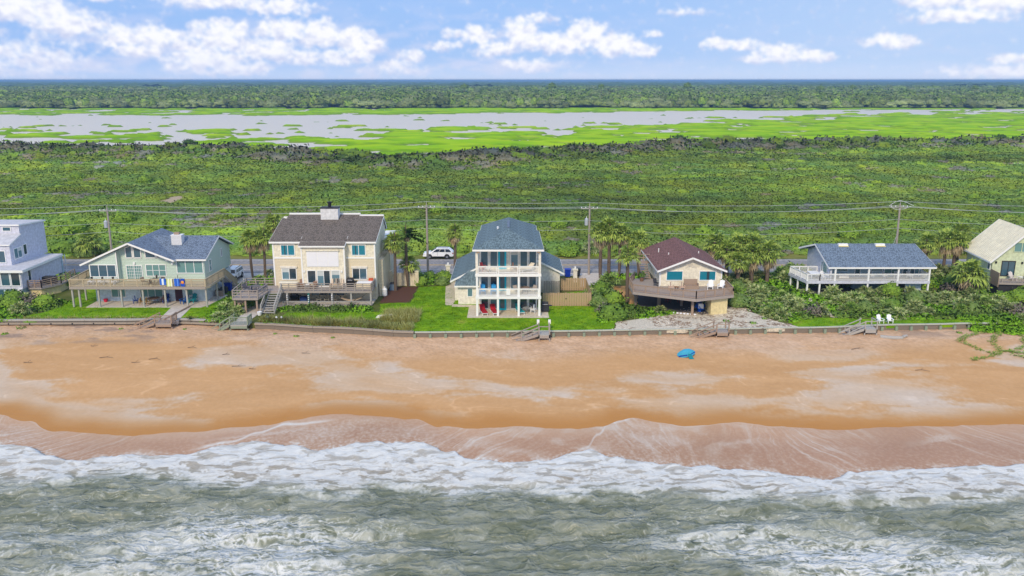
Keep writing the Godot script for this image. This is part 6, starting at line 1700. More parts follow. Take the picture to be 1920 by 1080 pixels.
	for s in [-1.0, 1.0]: part("armrest", B.new().span(s * 0.86 - 0.06, 0.0, -0.27, s * 0.86 + 0.06, 0.7, 0.4), M.brown_wood, wb)
	for k in 2: adirondack(white, V(25.0 + k * 1.35, y, -101.7), [-0.3, -0.5][k], "white slatted chair, %s of the pair before the cottage's right window" % ["left", "right"][k], "white chairs on the cottage's deck")
	patio_chair(srgb(64, 64, 70), V(18.5, y, -103.2), 0.9, "dark reclining chair at the cottage's front left corner")
	pot_plant("potted shrub at the back of the cottage's side deck", V(17.0, y, -106.0), srgb(130, 100, 80), 0.3, 0.5)
	pot_plant("potted succulent in a wooden box at the deck's right corner", V(26.9, y, -103.2), srgb(170, 140, 110), 0.35, 0.3)
	var bg := thing("folded_beach_canopy", "blue and white folded beach canopy under the cottage's deck", "beach gear", V(23.4, 0.05, -99.9))
	part("bundle", clump(555, 160, V(0.55, 0.75, 0.5), 0.22, lin(20, 80, 190), lin(40, 110, 220), -1.0), tinted(0.8), bg)
	part("white_cloth", B.new().solid([V(-0.25, 1.05, 0.42), V(0.3, 1.0, 0.44), V(0.25, 1.1, 0.0), V(-0.3, 1.1, 0.0)], [V(-0.3, 0.5, 0.5), V(0.35, 0.45, 0.52), V(0.3, 0.5, 0.2), V(-0.3, 0.5, 0.2)]), M.trim, bg)
	bg.get_node("bundle").position.y = 0.6
	for k in 2: patio_chair(srgb(150, 40, 46), V(20.2 + k * 1.6, 0.05, -104.0), 0.4, "red folding chair, %s of two in the shade under the cottage" % ["left", "right"][k], "red chairs under the cottage")
	for k in 7:
		var s := part("border_stone", B.new().lathe(Vector3.ZERO, [W(0.12, 0), W(0.2, 0.08), W(0.12, 0.2), W(0, 0.22)], 7), M.lens_white, self)
		s.position = V(20.0 + k * 0.4, 0.02, -98.9 + k * 0.13)
		tag(s, "small white border stone, %s from the left in front of the carport" % ORD[k], "stone", "white border stones")
	# blue-white house
	y = 1.95
	var wt := thing("white_table", "long white table on the blue house's left deck", "table", V(41.0, y, -110.0))
	part("tabletop", B.new().span(-0.7, 0.68, -0.9, 0.7, 0.74, 0.9), M.trim, wt)
	for p in [[-0.6, -0.8], [0.6, -0.8], [-0.6, 0.8], [0.6, 0.8]]: part("leg", B.new().span(p[0] - 0.05, 0, p[1] - 0.05, p[0] + 0.05, 0.68, p[1] + 0.05), M.trim, wt)
	adirondack(white, V(42.0, y, -108.9), 0.5, "white slatted chair on the blue house's left deck", "")
	for k in 4: patio_chair(srgb(228, 232, 236), V(48.6 + k * 1.7, y, -109.3), 0.2 * k, "white porch chair, %s from the left along the blue house's porch" % ORD[k], "porch chairs of the blue house")
	box_thing("storage_box", "white bench box under the blue house's first porch window", "box", V(45.0, y, -110.0), V(1.3, 0.5, 0.5), M.trim)
	# lawn chairs, pistachio house
	adirondack(white, V(43.7, 0.02, -94.9), 0.15, "white slatted lawn chair on the left, facing the sea", "white lawn chairs above the beach stair", 0.84)
	adirondack(white, V(44.85, 0.02, -94.9), -0.1, "white slatted lawn chair on the right, facing the sea", "white lawn chairs above the beach stair", 0.84)
	adirondack(srgb(214, 206, 200), V(66.9, 2.0, -108.2), 0.2, "pale slatted chair outside the pistachio house's glass door", "")
	adirondack(srgb(214, 206, 200), V(69.0, 2.0, -108.2), -0.2, "pale slatted chair at the right edge on the pistachio house's deck", "")
	table(white, V(68.0, 2.0, -108.2), 0.3, "small white table between the pistachio house's deck chairs", "", 0.5)
	# signs by the road
	var rs := thing("sign_post", "thin white sign post beside the road left of the mint house", "sign post", V(-66.2, 0, -120.6))
	part("shaft", B.new().tube([V(0, 0, 0), V(0, 3.0, 0)], 0.05, 0.05), M.lens_white, rs)
	part("plate", B.new().span(-0.04, 2.2, 0.05, 0.04, 2.95, 0.08), M.lens_white, rs)
	var rp := thing("marker_post", "short white marker post at the edge of the concrete driveway", "post", V(-37.6, 0, -113.4))
	part("shaft", B.new().span(-0.07, 0, -0.07, 0.07, 1.1, 0.07), M.lens_white, rp)
	# on the beach
	var u := thing("beach_umbrella", "blue and turquoise beach canopy toppled on the sand", "beach canopy", V(18.9, beach_y(85.6) - 0.02, -85.6), 0.15)
	u.scale = Vector3.ONE * 0.74
	var cb := B.new()
	var under := B.new()
	for k in 14:
		for j in 5:
			var a := TAU * k / 14; var b := TAU * (k + 1) / 14
			var r0 := j / 5.0; var r1 := (j + 1) / 5.0
			var q := func(aa: float, r: float) -> Vector3: return V(cos(aa) * r * 1.35, 0.75 * (1.0 - r * r) + 0.03 * cos(aa * 7.0) * r, -sin(aa) * r * 0.8)
			cb.quad(q.call(a, r0), q.call(a, r1), q.call(b, r1), q.call(b, r0))
			under.quad(q.call(b, r0) - V(0, 0.02, 0), q.call(b, r1) - V(0, 0.02, 0), q.call(a, r1) - V(0, 0.02, 0), q.call(a, r0) - V(0, 0.02, 0))
	var can := part("canopy", cb, flat(srgb(62, 164, 196), 0.7), u)
	can.position = V(-0.05, 0.5, -0.1); can.rotation = V(0.45, 0, 0.22)
	var un := part("canopy_lining", under, flat(srgb(24, 84, 176), 0.7), u)
	un.position = can.position; un.rotation = can.rotation
	part("side_flap", B.new().solid([V(0.0, 0.72, 0.5), V(0.42, 0.66, 0.5), V(0.75, 0.02, 1.15), V(0.05, 0.02, 1.1)], [V(0.0, 0.70, 0.42), V(0.42, 0.64, 0.42), V(0.75, -0.02, 1.07), V(0.05, -0.02, 1.02)]), flat(srgb(14, 128, 140), 0.7), u)
	part("pole", B.new().tube([V(-0.05, -0.1, 0.55), V(-0.02, 0.85, 0.05)], 0.025, 0.025), M.lens_white, u)
	part("rim_band", B.new().bar(V(-1.3, 0.22, 0.25), V(-0.15, 0.5, 0.66), 0.04, 0.16).bar(V(0.45, 0.62, 0.62), V(1.2, 0.78, 0.2), 0.04, 0.14), flat(srgb(24, 70, 170), 0.7), u)
	var lg := part("driftwood_log", B.new().tube([V(42.3, -0.62, -91.3), V(42.9, -0.6, -91.0), V(43.8, -0.58, -90.75), V(44.6, -0.6, -90.8)], 0.25, 0.2, 8), M.pale_wood, self)
	tag(lg, "bleached driftwood log lying in front of the pale beach stair", "log")
	var l2 := part("driftwood_log", B.new().tube([V(44.65, -0.55, -90.85), V(45.0, -0.5, -91.2), V(45.35, -0.5, -91.4)], 0.2, 0.15, 8), M.pale_wood, self)
	tag(l2, "short bent driftwood piece at the end of the bleached log", "log")
	var sd := RandomNumberGenerator.new(); sd.seed = 40
	var sticks := [[-44.5, 85.2], [-40.5, 84.0], [-39.0, 84.8], [-31.5, 86.0], [-29.5, 83.0], [-27.5, 82.4], [-47, 88.5], [-23, 86.5], [-52, 84], [-36, 88], [37.5, 87.5], [42.0, 82.0]]
	for k in 12:
		var p := V(sticks[k][0], beach_y(sticks[k][1]) + 0.06, -sticks[k][1])
		var a := sd.randf() * TAU * 0.15 - 0.5
		var l := sd.randf_range(0.6, 1.6)
		var b := B.new().tube([p, p + V(l * 0.5, 0.06, sd.randf_range(-0.3, 0.3)), p + V(l, 0.02, l * sin(a))], 0.032, 0.014, 5)
		b.tube([p + V(l * 0.45, 0.05, 0), p + V(l * 0.7, 0.2, -0.3)], 0.02, 0.008, 4)
		var o := part("driftwood_stick", b, flat(srgb(112, 90, 76), 0.9), self)
		tag(o, "dark twig washed up on the sand, %s from the left along the beach" % ORD[[1, 3, 4, 6, 7, 8, 2, 9, 0, 5, 10, 11][k]], "driftwood", "washed-up twigs")

# ------------------------------------------------------------------ palms, bushes, ground cover
func plants() -> void:
	var leafm := tinted(0.65, 0.35)
	var bark := worn(srgb(140, 122, 108), speckle(128, 0.6, 1.0, 0.06, 95), Vector3(1.2, 3.0, 1.2), 0.95)
	var crowns := []; var skirts := []
	for k in 3:
		crowns.append(palm_crown(200 + k, 46, 1.35, lin(104, 132, 50), lin(182, 198, 94), -0.35, 1.35, 0.35))
		skirts.append(palm_crown(210 + k, 26, 1.15, lin(150, 126, 92), lin(206, 190, 154), -1.2, -0.25, 0.5))
	var date_crown := ArrayMesh.new()
	var gb := B.new(); gb.tinted = true
	var gr := RandomNumberGenerator.new(); gr.seed = 31
	for i in 40:       # arching feathery fronds
		var az := TAU * i * 0.382; var el := lerpf(-0.1, 1.35, gr.randf())
		var l := gr.randf_range(2.0, 2.6)
		var prev := Vector3.ZERO
		for s in 7:
			var t := (s + 1) / 7.0
			var p := V(cos(az) * cos(el) * l * t, sin(el) * l * t - 0.9 * t * t * l * 0.5, sin(az) * cos(el) * l * t)
			var side := V(-sin(az), 0, cos(az)) * 0.42 * sin(PI * (0.15 + 0.8 * t))
			gb.col = lin(80, 118, 52).lerp(lin(140, 176, 80), gr.randf())
			for q in [1.0, -1.0]:
				var tip: Vector3 = p + side * q + V(0, -0.18, 0)
				var n := V(gr.randfn() * 0.3, 1, gr.randfn() * 0.3).normalized()
				gb.tri3(prev, p, tip, n, n, n)
			prev = p
	date_crown = gb.mesh()
	var tr := B.new()
	var pts := []; var g0 := RandomNumberGenerator.new(); g0.seed = 9
	for i in 9: pts.append(V(0.12 * sin(i * 0.5), i / 8.0, 0.0))
	var trunk := B.new().tube(pts, 1.0, 0.82, 8).mesh()
	var group := "cabbage palms among the houses"
	var palms := [
		[-37.3, 116.4, 6.1, 0.20, 1.25, 1, "tall palm with brown skirt, left of the pair by the driveway"], [-35.6, 116.8, 6.3, 0.2, 1.3, 1, "tall palm with brown skirt, right of the pair by the driveway"], [-34.6, 119.0, 7.9, 0.2, 1.3, 0, "tallest palm rising behind the beige house's left roof edge"],
		[-15.95, 110.5, 6.7, 0.22, 1.3, 0, "slim palm nearest the beige house's right wall"], [-14.6, 112.8, 7.4, 0.24, 1.15, 3, "feathery date palm over the garden wall"], [-14.4, 113.8, 3.1, 0.3, 1.15, 1, "short shaggy palm in the mulch bed below the date palm"], [-8.4, 119.5, 6.5, 0.22, 1.15, 1, "palm with a long dead skirt beside the white SUV"],
		[12.8, 118.0, 6.7, 0.28, 1.4, 1, "left palm of the tall cluster by the right-hand utility pole"], [14.15, 118.5, 7.1, 0.28, 1.5, 1, "middle palm of the tall cluster by the right-hand utility pole"], [15.7, 118.2, 6.4, 0.26, 1.4, 0, "right palm of the tall cluster by the right-hand utility pole"], [14.95, 104.2, 6.2, 0.26, 1.15, 2, "slim palm standing by itself in front of the sand strip"], [18.3, 117.6, 5.6, 0.28, 1.45, 1, "leaning palm against the cottage's rear left corner"],
		[29.1, 116.5, 5.3, 0.3, 1.5, 1, "first palm from the left in the thicket right of the cottage"], [30.3, 114.5, 4.6, 0.3, 1.5, 0, "second palm from the left in the thicket right of the cottage"], [32.4, 116.2, 5.3, 0.3, 1.55, 2, "third palm from the left in the thicket right of the cottage"], [33.6, 113.6, 4.4, 0.3, 1.45, 1, "fourth palm from the left in the thicket right of the cottage"], [34.6, 117.0, 5.2, 0.3, 1.5, 2, "fifth palm from the left in the thicket right of the cottage"], [36.0, 114.2, 4.6, 0.3, 1.5, 1, "rightmost palm in the thicket right of the cottage"], [31.3, 112.4, 3.6, 0.3, 1.3, 0, "low palm at the front of the thicket right of the cottage"],
		[63.2, 119.0, 5.4, 0.24, 1.45, 1, "left palm of the three behind the red fence"], [64.5, 118.6, 5.4, 0.24, 1.4, 1, "middle palm of the three behind the red fence"], [66.1, 121.0, 6.1, 0.24, 1.5, 2, "right palm of the three behind the red fence"], [60.6, 107.6, 3.0, 0.4, 1.7, 0, "broad low palm in front of the pistachio house"], [62.0, 108.4, 2.5, 0.36, 1.35, 1, "small palm tucked right of the broad low palm"], [60.5, 119.0, 5.0, 0.26, 1.35, 0, "palm crown showing behind the blue house's roof"], [-68.9, 133.6, 2.3, 0.36, 1.7, 1, "grey-skirted palm across the road beyond the lavender house"], [29.2, 119.2, 4.4, 0.3, 1.3, 2, "palm crown behind the cottage roof's right edge"]]
	for k in palms.size():
		var p = palms[k]
		var o := thing("date_palm" if p[5] == 3 else "cabbage_palm", p[6], "palm tree", V(p[0], 0, -p[1]), k * 1.7, "" if p[5] == 3 else group)
		var t := part("trunk", trunk, bark, o)
		t.scale = V(p[3], p[2] - 0.3, p[3])
		t.rotation = V(0.03 * sin(k * 2.0), 0, 0.03 * cos(k * 3.0))
		var c := part("crown", date_crown if p[5] == 3 else crowns[k % 3], leafm, o)
		c.position = V(0, p[2] - 0.2, 0)
		c.scale = V(p[4], p[4] * 0.95, p[4])
		if p[5] != 2:
			var s := part("dead_fronds", skirts[k % 3], leafm, o)
			s.position = V(0, p[2] - 0.25, 0)
			s.scale = V(0.8, 0.8 + 0.35 * float(p[5] == 1), 0.8) * p[4] * (0.7 if p[5] == 3 else 1.0)
	# ---- bushes one can tell apart
	var dk := lin(92, 122, 46); var md := lin(136, 170, 64); var lt := lin(160, 194, 66)
	var round_ := []; var fanb := []
	for k in 3:
		round_.append(clump(300 + k, 420, V(1, 0.8, 1), 0.13, dk.lerp(lin(90, 118, 48), k * 0.3), [md, lt, lin(146, 166, 100)][k], -0.2, 0.4, 0.3, true))
		fanb.append(palm_crown(310 + k, 34, 0.95, lin(96, 128, 56), [lin(170, 192, 100), lin(156, 186, 80), lin(194, 198, 136)][k], 0.0, 1.35, 0.3, 8))
	var grey := clump(320, 320, V(1, 0.8, 1), 0.13, lin(92, 84, 78), lin(150, 140, 126), -0.2, 0.45)
	var stem := B.new().tube([V(0, 0, 0), V(0.05, 0.5, 0.03)], 0.08, 0.05, 5).tube([V(0, 0.1, 0), V(-0.3, 0.5, 0.1)], 0.05, 0.03, 4).tube([V(0, 0.1, 0), V(0.3, 0.5, -0.15)], 0.05, 0.03, 4).mesh()
	# [where, look list, count, x0, x1, d0, d1, smallest, largest]
	var zones := [
		["beside the right end of the wooden fence", 8, 10.6, 13.6, 96.6, 112.5, 1.2, 1.9, 0, true], ["in front of the lavender house", 7, -66.5, -58.2, 98.0, 104.5, 1.0, 1.6, 1, true],
		["between the cottage and the blue house", 9, 28.6, 38.5, 98.0, 110.5, 1.1, 1.9, 2, true], ["below the blue house's porch", 12, 41.5, 56.5, 98.5, 104.6, 0.95, 1.45, 2, true],
		["in front of the pistachio house", 10, 56.5, 68.5, 97.5, 106.5, 1.1, 1.9, 0, true], ["at the gate left of the three-storey house", 6, -14.0, -9.4, 113.8, 118.0, 1.0, 1.6, 1, false],
		["on the slope between path and mint lawn", 5, -36.0, -33.6, 96.5, 103.5, 0.8, 1.2, 2, false], ["along the road behind the palm thicket", 6, 24.0, 44.0, 117.0, 119.2, 1.3, 2.0, 0, false],
		["across the road at the far left", 7, -88.0, -52.0, 133.6, 136.0, 1.6, 2.6, 1, false], ["across the road behind the beige house", 8, -50.0, -16.0, 133.6, 136.2, 1.5, 2.4, 0, false], ["across the road behind the white SUV", 6, -14.0, 3.0, 134.8, 137.0, 1.4, 2.4, 1, false], ["across the road behind the right-hand pole", 8, 4.0, 30.0, 133.6, 136.2, 1.5, 2.4, 0, false], ["across the road behind the blue house", 9, 32.0, 88.0, 133.6, 136.4, 1.5, 2.5, 0, false],
		["behind the blue house along the road", 8, 40.0, 60.0, 118.0, 119.3, 1.3, 2.1, 2, false], ["between driveway palms and the road", 5, -36.0, -30.0, 112.0, 118.5, 1.0, 1.5, 0, false], ["in the corner right of the blue house", 6, 57.0, 62.5, 108.0, 116.0, 1.3, 2.0, 1, false]]
	var g := RandomNumberGenerator.new(); g.seed = 123
	for z in zones:
		var spots := []
		for i in z[1]:
			var best := Vector2.ZERO; var bd := -1.0
			for tries in 12:
				var q := Vector2(g.randf_range(z[2], z[3]), g.randf_range(z[4], z[5]))
				var near := 99.0
				for s in spots: near = minf(near, s.distance_to(q))
				if near > bd:
					bd = near; best = q
			spots.append(best)
		spots.sort_custom(func(a, b): return a.x / a.y < b.x / b.y)
		for i in spots.size():
			var s: Vector2 = spots[i]
			var r: float = g.randf_range(z[6], z[7])
			var palmetto: bool = g.randf() < [0.35, 0.15, 0.6][z[8]]
			var dead := not palmetto and g.randf() < (0.12 if z[9] else 0.04)
			var v := g.randi() % 3
			var word: String = "fan-leaved palmetto" if palmetto else "grey half-bare bush" if dead else ["dark green bush", "bright green bush", "sage green bush"][v]
			var o := thing("palmetto" if palmetto else "bush", "%s, %s from left %s" % [word, ORD[i], z[0]], "palmetto" if palmetto else "bush", V(s.x, maxf(land_y(s.x, s.y), 0.0) - 0.05, -s.y), g.randf() * TAU, "shrubs " + z[0])
			var c := part("foliage", fanb[v] if palmetto else grey if dead else round_[v], leafm, o)
			c.position.y = r * (0.35 if palmetto else 0.3)
			c.scale = V(r, r * g.randf_range(0.8, 1.1), r)
			var st := part("stem", stem, bark, o)
			st.scale = Vector3.ONE * r
	var odd := [[-20.2, 101.2, 0.9, "spiky dark sago palm in front of the beige house's deck", 0], [-29.2, 95.6, 0.75, "blue-grey agave at the left end of the tall grasses", 1], [-34.4, 97.6, 0.7, "blue-grey agave beside the pale beach stair's path", 1], [50.3, 107.0, 1.5, "bright round green shrub against the blue house's porch", 2], [-38.6, 96.0, 0.6, "small palm seedling beside the brown beach stair", 0], [-62.2, 112.5, 1.5, "rounded dark bush behind the lavender house's fin wall", 2]]
	for p in odd:
		var o := thing(["sago_palm", "agave", "bush"][p[4]], p[3], ["sago palm", "agave", "bush"][p[4]], V(p[0], 0, -p[1]))
		var b := B.new(); b.tinted = true
		var m: Mesh
		if p[4] == 2: m = round_[1]
		else:
			for k in 60:
				var az := k * 2.4; var el := g.randf_range(0.1, 1.4)
				var dir := V(cos(az) * cos(el), sin(el), sin(az) * cos(el))
				var w := V(-sin(az), 0, cos(az)) * (0.09 if p[4] == 1 else 0.06)
				b.col = (lin(96, 124, 118) if p[4] == 1 else lin(40, 70, 34)).lerp(lin(140, 164, 150) if p[4] == 1 else lin(80, 118, 50), g.randf())
				var n := (Vector3.UP + dir * 0.4).normalized()
				b.tri3(w, -w, dir * 0.6, n, n, n); b.tri3(dir * 0.55 + w * 0.8, dir * 0.55 - w * 0.8, dir + V(0, -0.25 * cos(el), 0), n, n, n)
			m = b.mesh()
		var c := part("foliage", m, leafm, o)
		c.scale = Vector3.ONE * p[2]
		c.position.y = 0.15 if p[4] != 2 else p[2] * 0.5
	# ---- single bright shrubs in the dune scrub, dark trees at the marsh edge, tall crowns over the far forest
	var bright := [[-121, 232], [-101, 229], [-98, 169], [-80, 150], [-74, 157], [-68, 183], [-65, 151], [-54, 162], [-46, 169], [-27, 153], [-15, 168], [-4, 209], [9, 158], [27, 233], [34, 177], [35, 149], [60, 146], [65, 150], [69, 199], [75, 250], [108, 194], [127, 247]]
	bright.sort_custom(func(a, b): return float(a[0]) / a[1] < float(b[0]) / b[1])
	for i in bright.size():
		var q = bright[i]
		var o := thing("bright_shrub", "bright yellow-green shrub rising from the dune scrub, %s from the left" % ORD[i], "shrub", V(q[0], land_y(q[0], q[1]), -q[1]), i * 1.1, "bright shrubs in the dune scrub")
		var k := g.randf_range(1.6, 2.5)
		var c := part("foliage", round_[1], leafm, o)
		c.scale = V(k * 1.15, k * 0.85, k); c.position.y = k * 0.35
		part("stem", stem, bark, o).scale = Vector3.ONE * k
	var edge := [[-191, 327, "leftmost"], [-128, 335, "second from the left"], [1, 300, "middle"], [72, 362, "second from the right"], [212, 366, "rightmost"]]
	for q in edge:
		var o := thing("marsh_edge_tree", "dark round tree against the marsh, %s of five by the scrub" % q[2], "tree", V(q[0], -0.6, -q[1]), 0, "dark trees at the marsh edge")
		part("trunk", B.new().tube([V(0, 0, 0), V(0.2, 2.6, 0)], 0.22, 0.14, 6), bark, o)
		var c := part("crown", clump(700, 420, V(3.0, 2.1, 3.0), 0.4, lin(52, 78, 34), lin(96, 124, 52), -0.5, 0.4, 0.3, true) if not protos.has("edge") else protos.edge.mesh, leafm, o)
		protos["edge"] = c
		c.position.y = 3.6
	var tall := [[-412, 17], [-348, 18], [-219, 16], [-115, 21], [-64, 23], [54, 24], [120, 24], [204, 19], [236, 24], [415, 21], [458, 23], [623, 22], [659, 20]]
	var tcrown := clump(710, 360, V(5.4, 4.6, 5.4), 0.9, lin(84, 112, 52), lin(142, 168, 74), -0.6, 0.5, 0.3, true)
	for i in tall.size():
		var q = tall[i]
		var o := thing("tall_tree", "tall crown standing above the far forest canopy, %s from the left" % ORD[i], "tree", V(q[0], -0.2, -1150), i * 2.0, "tall trees above the far forest")
		part("trunk", B.new().tube([V(0, 0, 0), V(0.3, q[1] - 3.0, 0)], 0.5, 0.25, 6), bark, o)
		var c := part("crown", tcrown, leafm, o)
		c.position.y = q[1] - 4.0; c.scale = V(1.0, 0.85, 1.0) * (0.9 + 0.25 * sin(i * 1.7))
	# ---- ground cover nobody could count
	var low := [clump(401, 60, V(0.6, 0.35, 0.6), 0.17, lin(96, 140, 32), lin(140, 186, 48), 0.0), clump(402, 60, V(0.6, 0.4, 0.6), 0.16, lin(86, 118, 44), lin(132, 160, 70), 0.0), fanb[2]]
	var spots := []
	var covers := [[[W(-75, 96.2), W(-60.5, 96.2), W(-58, 100), W(-57.5, 104), W(-64, 105.6), W(-75, 105.6)], 0.75, 0.03], [[W(28.5, 110), W(30.2, 99), W(33.5, 95.4), W(36.2, 97.4), W(43, 96.8), W(58, 96.6), W(57.7, 95), W(72, 95.8), W(72, 107), W(58, 108.5), W(40, 107.5), W(38, 113), W(29, 113)], 0.85, 0.13], [[W(10.8, 94.5), W(14, 96.6), W(20.5, 98.8), W(15.5, 102), W(13.2, 105), W(13, 113), W(10.4, 113), W(10.4, 103)], 0.7, 0.02], [[W(-29, 99.4), W(-29, 102), W(-17.5, 102), W(-17.5, 99.4)], 0.65, 0.0], [[W(-36.5, 96), W(-33.6, 95.5), W(-33.8, 103), W(-36.5, 112), W(-30.5, 119), W(-34, 119.2), W(-38, 112.5)], 0.7, 0.03], [[W(24, 113.5), W(60, 112), W(72, 112), W(72, 119.3), W(14, 119.3), W(18, 115)], 1.1, 0.12], [[W(-13.5, 113.6), W(-10.5, 113.8), W(-10.7, 119), W(-13.8, 119)], 0.7, 0.0], [[W(-90, 107), W(-66, 117), W(-60, 113), W(-44.5, 113), W(-44.5, 119.2), W(-90, 119.2)], 1.0, 0.02]]
	for c in covers:
		var lo := Vector2(999, 999); var hi := -lo
		for p in c[0]: lo = lo.min(p); hi = hi.max(p)
		var d := lo.y
		while d < hi.y:
			var x := lo.x
			while x < hi.x:
				var q := V(x + g.randf_range(-0.4, 0.4), 0, d + g.randf_range(-0.4, 0.4))
				x += c[1]
				if not inside(c[0], q.x, q.z): continue
				if q.x > 38.2 and q.x < 39.9 and q.z > 97 and q.z < 106.5: continue
				if q.x > -13.0 and q.z > 113.5 and q.x < -7: pass
				var k := n_patch.get_noise_2d(q.x * 2.0, q.z * 2.0)
				var t := 1.0 + 0.5 * k + g.randf_range(-0.12, 0.12)
				var s: float = g.randf_range(0.8, 1.4) * c[1] / 0.7
				spots.append([2 if g.randf() < c[2] else (0 if k > -0.1 else 1), put(q.x, 0.0, q.z, g.randf() * TAU, s, s * g.randf_range(0.7, 1.3)), Color(t, t, t)])
			d += c[1] * 0.9
	many("ground_cover", low, spots, leafm, "low leafy ground cover filling the beds between the houses")
	# ---- grasses: lawn, dune grass along the bulkhead
	var blade := B.new(); blade.tinted = true
	for k in 26:
		var az := g.randf() * TAU; var lean := g.randf_range(0.2, 0.75)
		var at := V(g.randf_range(-0.25, 0.25), 0, g.randf_range(-0.25, 0.25))
		var tip := at + V(cos(az) * lean, g.randf_range(0.28, 0.85), sin(az) * lean)
		var w := V(-sin(az), 0, cos(az)) * 0.035
		blade.col = lin(158, 162, 82).lerp(lin(226, 212, 140), g.randf())
		var n := V(cos(az) * 0.3, 0.9, sin(az) * 0.3).normalized()
		blade.tri3(at - w, at + w, tip, n, n, n)
	var turf := B.new(); turf.tinted = true
	for k in 14:
		var az := g.randf() * TAU
		var at := V(g.randf_range(-0.3, 0.3), 0, g.randf_range(-0.3, 0.3))
		var w := V(-sin(az), 0, cos(az)) * 0.035
		turf.col = lin(106, 152, 4).lerp(lin(136, 174, 16), g.randf())
		turf.tri3(at - w, at + w, at + V(cos(az) * 0.06, g.randf_range(0.05, 0.1), sin(az) * 0.06), Vector3.UP, Vector3.UP, Vector3.UP)
	spots = []
	for lw in [LAWN_WEST, LAWN_MID, LAWN_TALL, LAWN_EAST]:
		var lo := Vector2(999, 999); var hi := -lo
		for p in lw: lo = lo.min(p); hi = hi.max(p)
		for i in int((hi.x - lo.x) * (hi.y - lo.y) * 5.0):
			var q := Vector2(g.randf_range(lo.x, hi.x), g.randf_range(lo.y, hi.y))
			if not inside(lw, q.x, q.y): continue
			if q.x > -5.6 and q.x < 5.0 and q.y > 96.8: continue
			if q.x > -55 and q.x < -38 and q.y > 101.5: continue
			if q.x > -43.4 and q.x < -39.8 and q.y < 102: continue
			var t := 1.0 + 0.5 * n_patch.get_noise_2d(q.x * 2.5, q.y * 2.5) + g.randf_range(-0.1, 0.1)
			spots.append([0, put(q.x, 0.02, q.y, g.randf() * TAU, 1.0, g.randf_range(0.7, 1.3)), Color(t, t, t * 0.9)])
	many("lawn_grass", [turf.mesh()], spots, leafm, "short grass blades of the mown lawns")
	spots = []
	for i in 520:
		var x := g.randf_range(-30.0, -11.6)
		var d := along(WALL, x) + 0.35 + absf(g.randfn()) * 1.1
		if d > 98.6: continue
		if x < -16.5 and d > 96.6 and g.randf() < 0.85: continue
		var t := 0.85 + 0.5 * n_patch.get_noise_2d(x * 3.0, d * 3.0) + g.randf_range(-0.15, 0.2)
		var s := g.randf_range(0.7, 1.25)
		spots.append([0, put(x, 0.0, d, g.randf() * TAU, s, s * g.randf_range(0.7, 1.3)), Color(t * 0.92, t, t * 0.85)])
	for i in 200:
		var x := g.randf_range(-15.6, -11.4)
		var d := g.randf_range(95.0, 99.5)
		var s := g.randf_range(0.8, 1.4)
		spots.append([0, put(x, 0.0, d, g.randf() * TAU, s, s), Color(0.95, 1.0, 0.85)])
	for i in 130:
		var x := g.randf_range(-60.0, -34.0)
		if x > -42.8 and x < -39.6: continue
		spots.append([0, put(x, 0.0, along(WALL, x) + 0.3 + g.randf() * 0.5, g.randf() * TAU, 0.55, 0.5), Color(0.85, 0.95, 0.7)])
	for i in 90:
		var x := g.randf_range(-29.5, -11.8)
		var q := along(WALL, x) + g.randf_range(0.4, 3.2 if x > -16.0 else 1.8)
		var t := g.randf_range(0.9, 1.3)
		spots.append([1, put(x, 0.0, q, g.randf() * TAU, g.randf_range(0.6, 1.2), g.randf_range(0.6, 1.1)), Color(t * 0.95, t, t)])
	many("dune_grass", [blade.mesh(), low[1]], spots, leafm, "tall dune grass behind the bulkhead below the beige house")
	for k in 13:       # clipped tufts in a row behind the bulkhead of the mint lawn
		var x := -60.2 + k * 1.42
		var o := part("grass_tuft", blade.mesh() if k == 0 else get_node("grass_tuft").mesh, leafm, self)
		o.position = V(x, 0, -along(WALL, x) - 0.55); o.scale = V(0.9, 0.75, 0.9); o.rotation.y = k * 1.3
		tag(o, "brownish grass tuft, %s from the left along the mint lawn's bulkhead" % ORD[k], "grass tuft", "grass tufts along the mint lawn's bulkhead")
	var bp := [[-58.2, 94.6, 0.7, "sage green beach plant nearest the lavender house's bulkhead"], [-58.8, 92.3, 0.5, "brown dry beach plant below the sage green one"], [-46.3, 94.4, 0.35, "little green beach plant below the mint lawn's middle"], [-38.7, 94.3, 0.3, "little green beach plant between the first two beach stairs"], [-27.5, 92.5, 0.3, "little green beach plant right of the pale green stair"], [-24.8, 91.4, 0.45, "yellow dry tuft on the sand below the beige house"], [-20.5, 91.0, 0.3, "little green tuft on the sand below the tall grasses"], [25.6, 95.4, 0.5, "bright green plant on the shelly sand yard, upper right"], [28.6, 94.6, 0.5, "bright green plant on the shelly sand yard near the bulkhead"], [30.5, 96.5, 0.45, "bright green plant at the sand yard's right edge"], [52.2, 92.9, 0.4, "low grey-green plant on the sand right of the log"]]
	for p in bp:
		var o := part("beach_plant", low[1 if p[2] > 0.6 else 0], leafm, self)
		o.position = V(p[0], (0.05 if p[1] > along(WALL, p[0]) else beach_y(p[1])), -p[1]); o.scale = V(1.4, 1.2, 1.4) * p[2]
		tag(o, p[3], "beach plant", "plants on the sand")
	# ---- litter and lumps of the shelly yard
	var lump := B.new(); lump.tinted = true
	for k in 9:
		var at := V(g.randf_range(-0.5, 0.5), 0, g.randf_range(-0.35, 0.35))
		lump.col = lin(232, 222, 202).lerp(lin(180, 160, 136), g.randf() * g.randf())
		lump.lathe(at, [W(g.randf_range(0.06, 0.16), -0.02), W(g.randf_range(0.05, 0.12), 0.02), W(0, 0.03)], 5)
	var litter := B.new(); litter.tinted = true
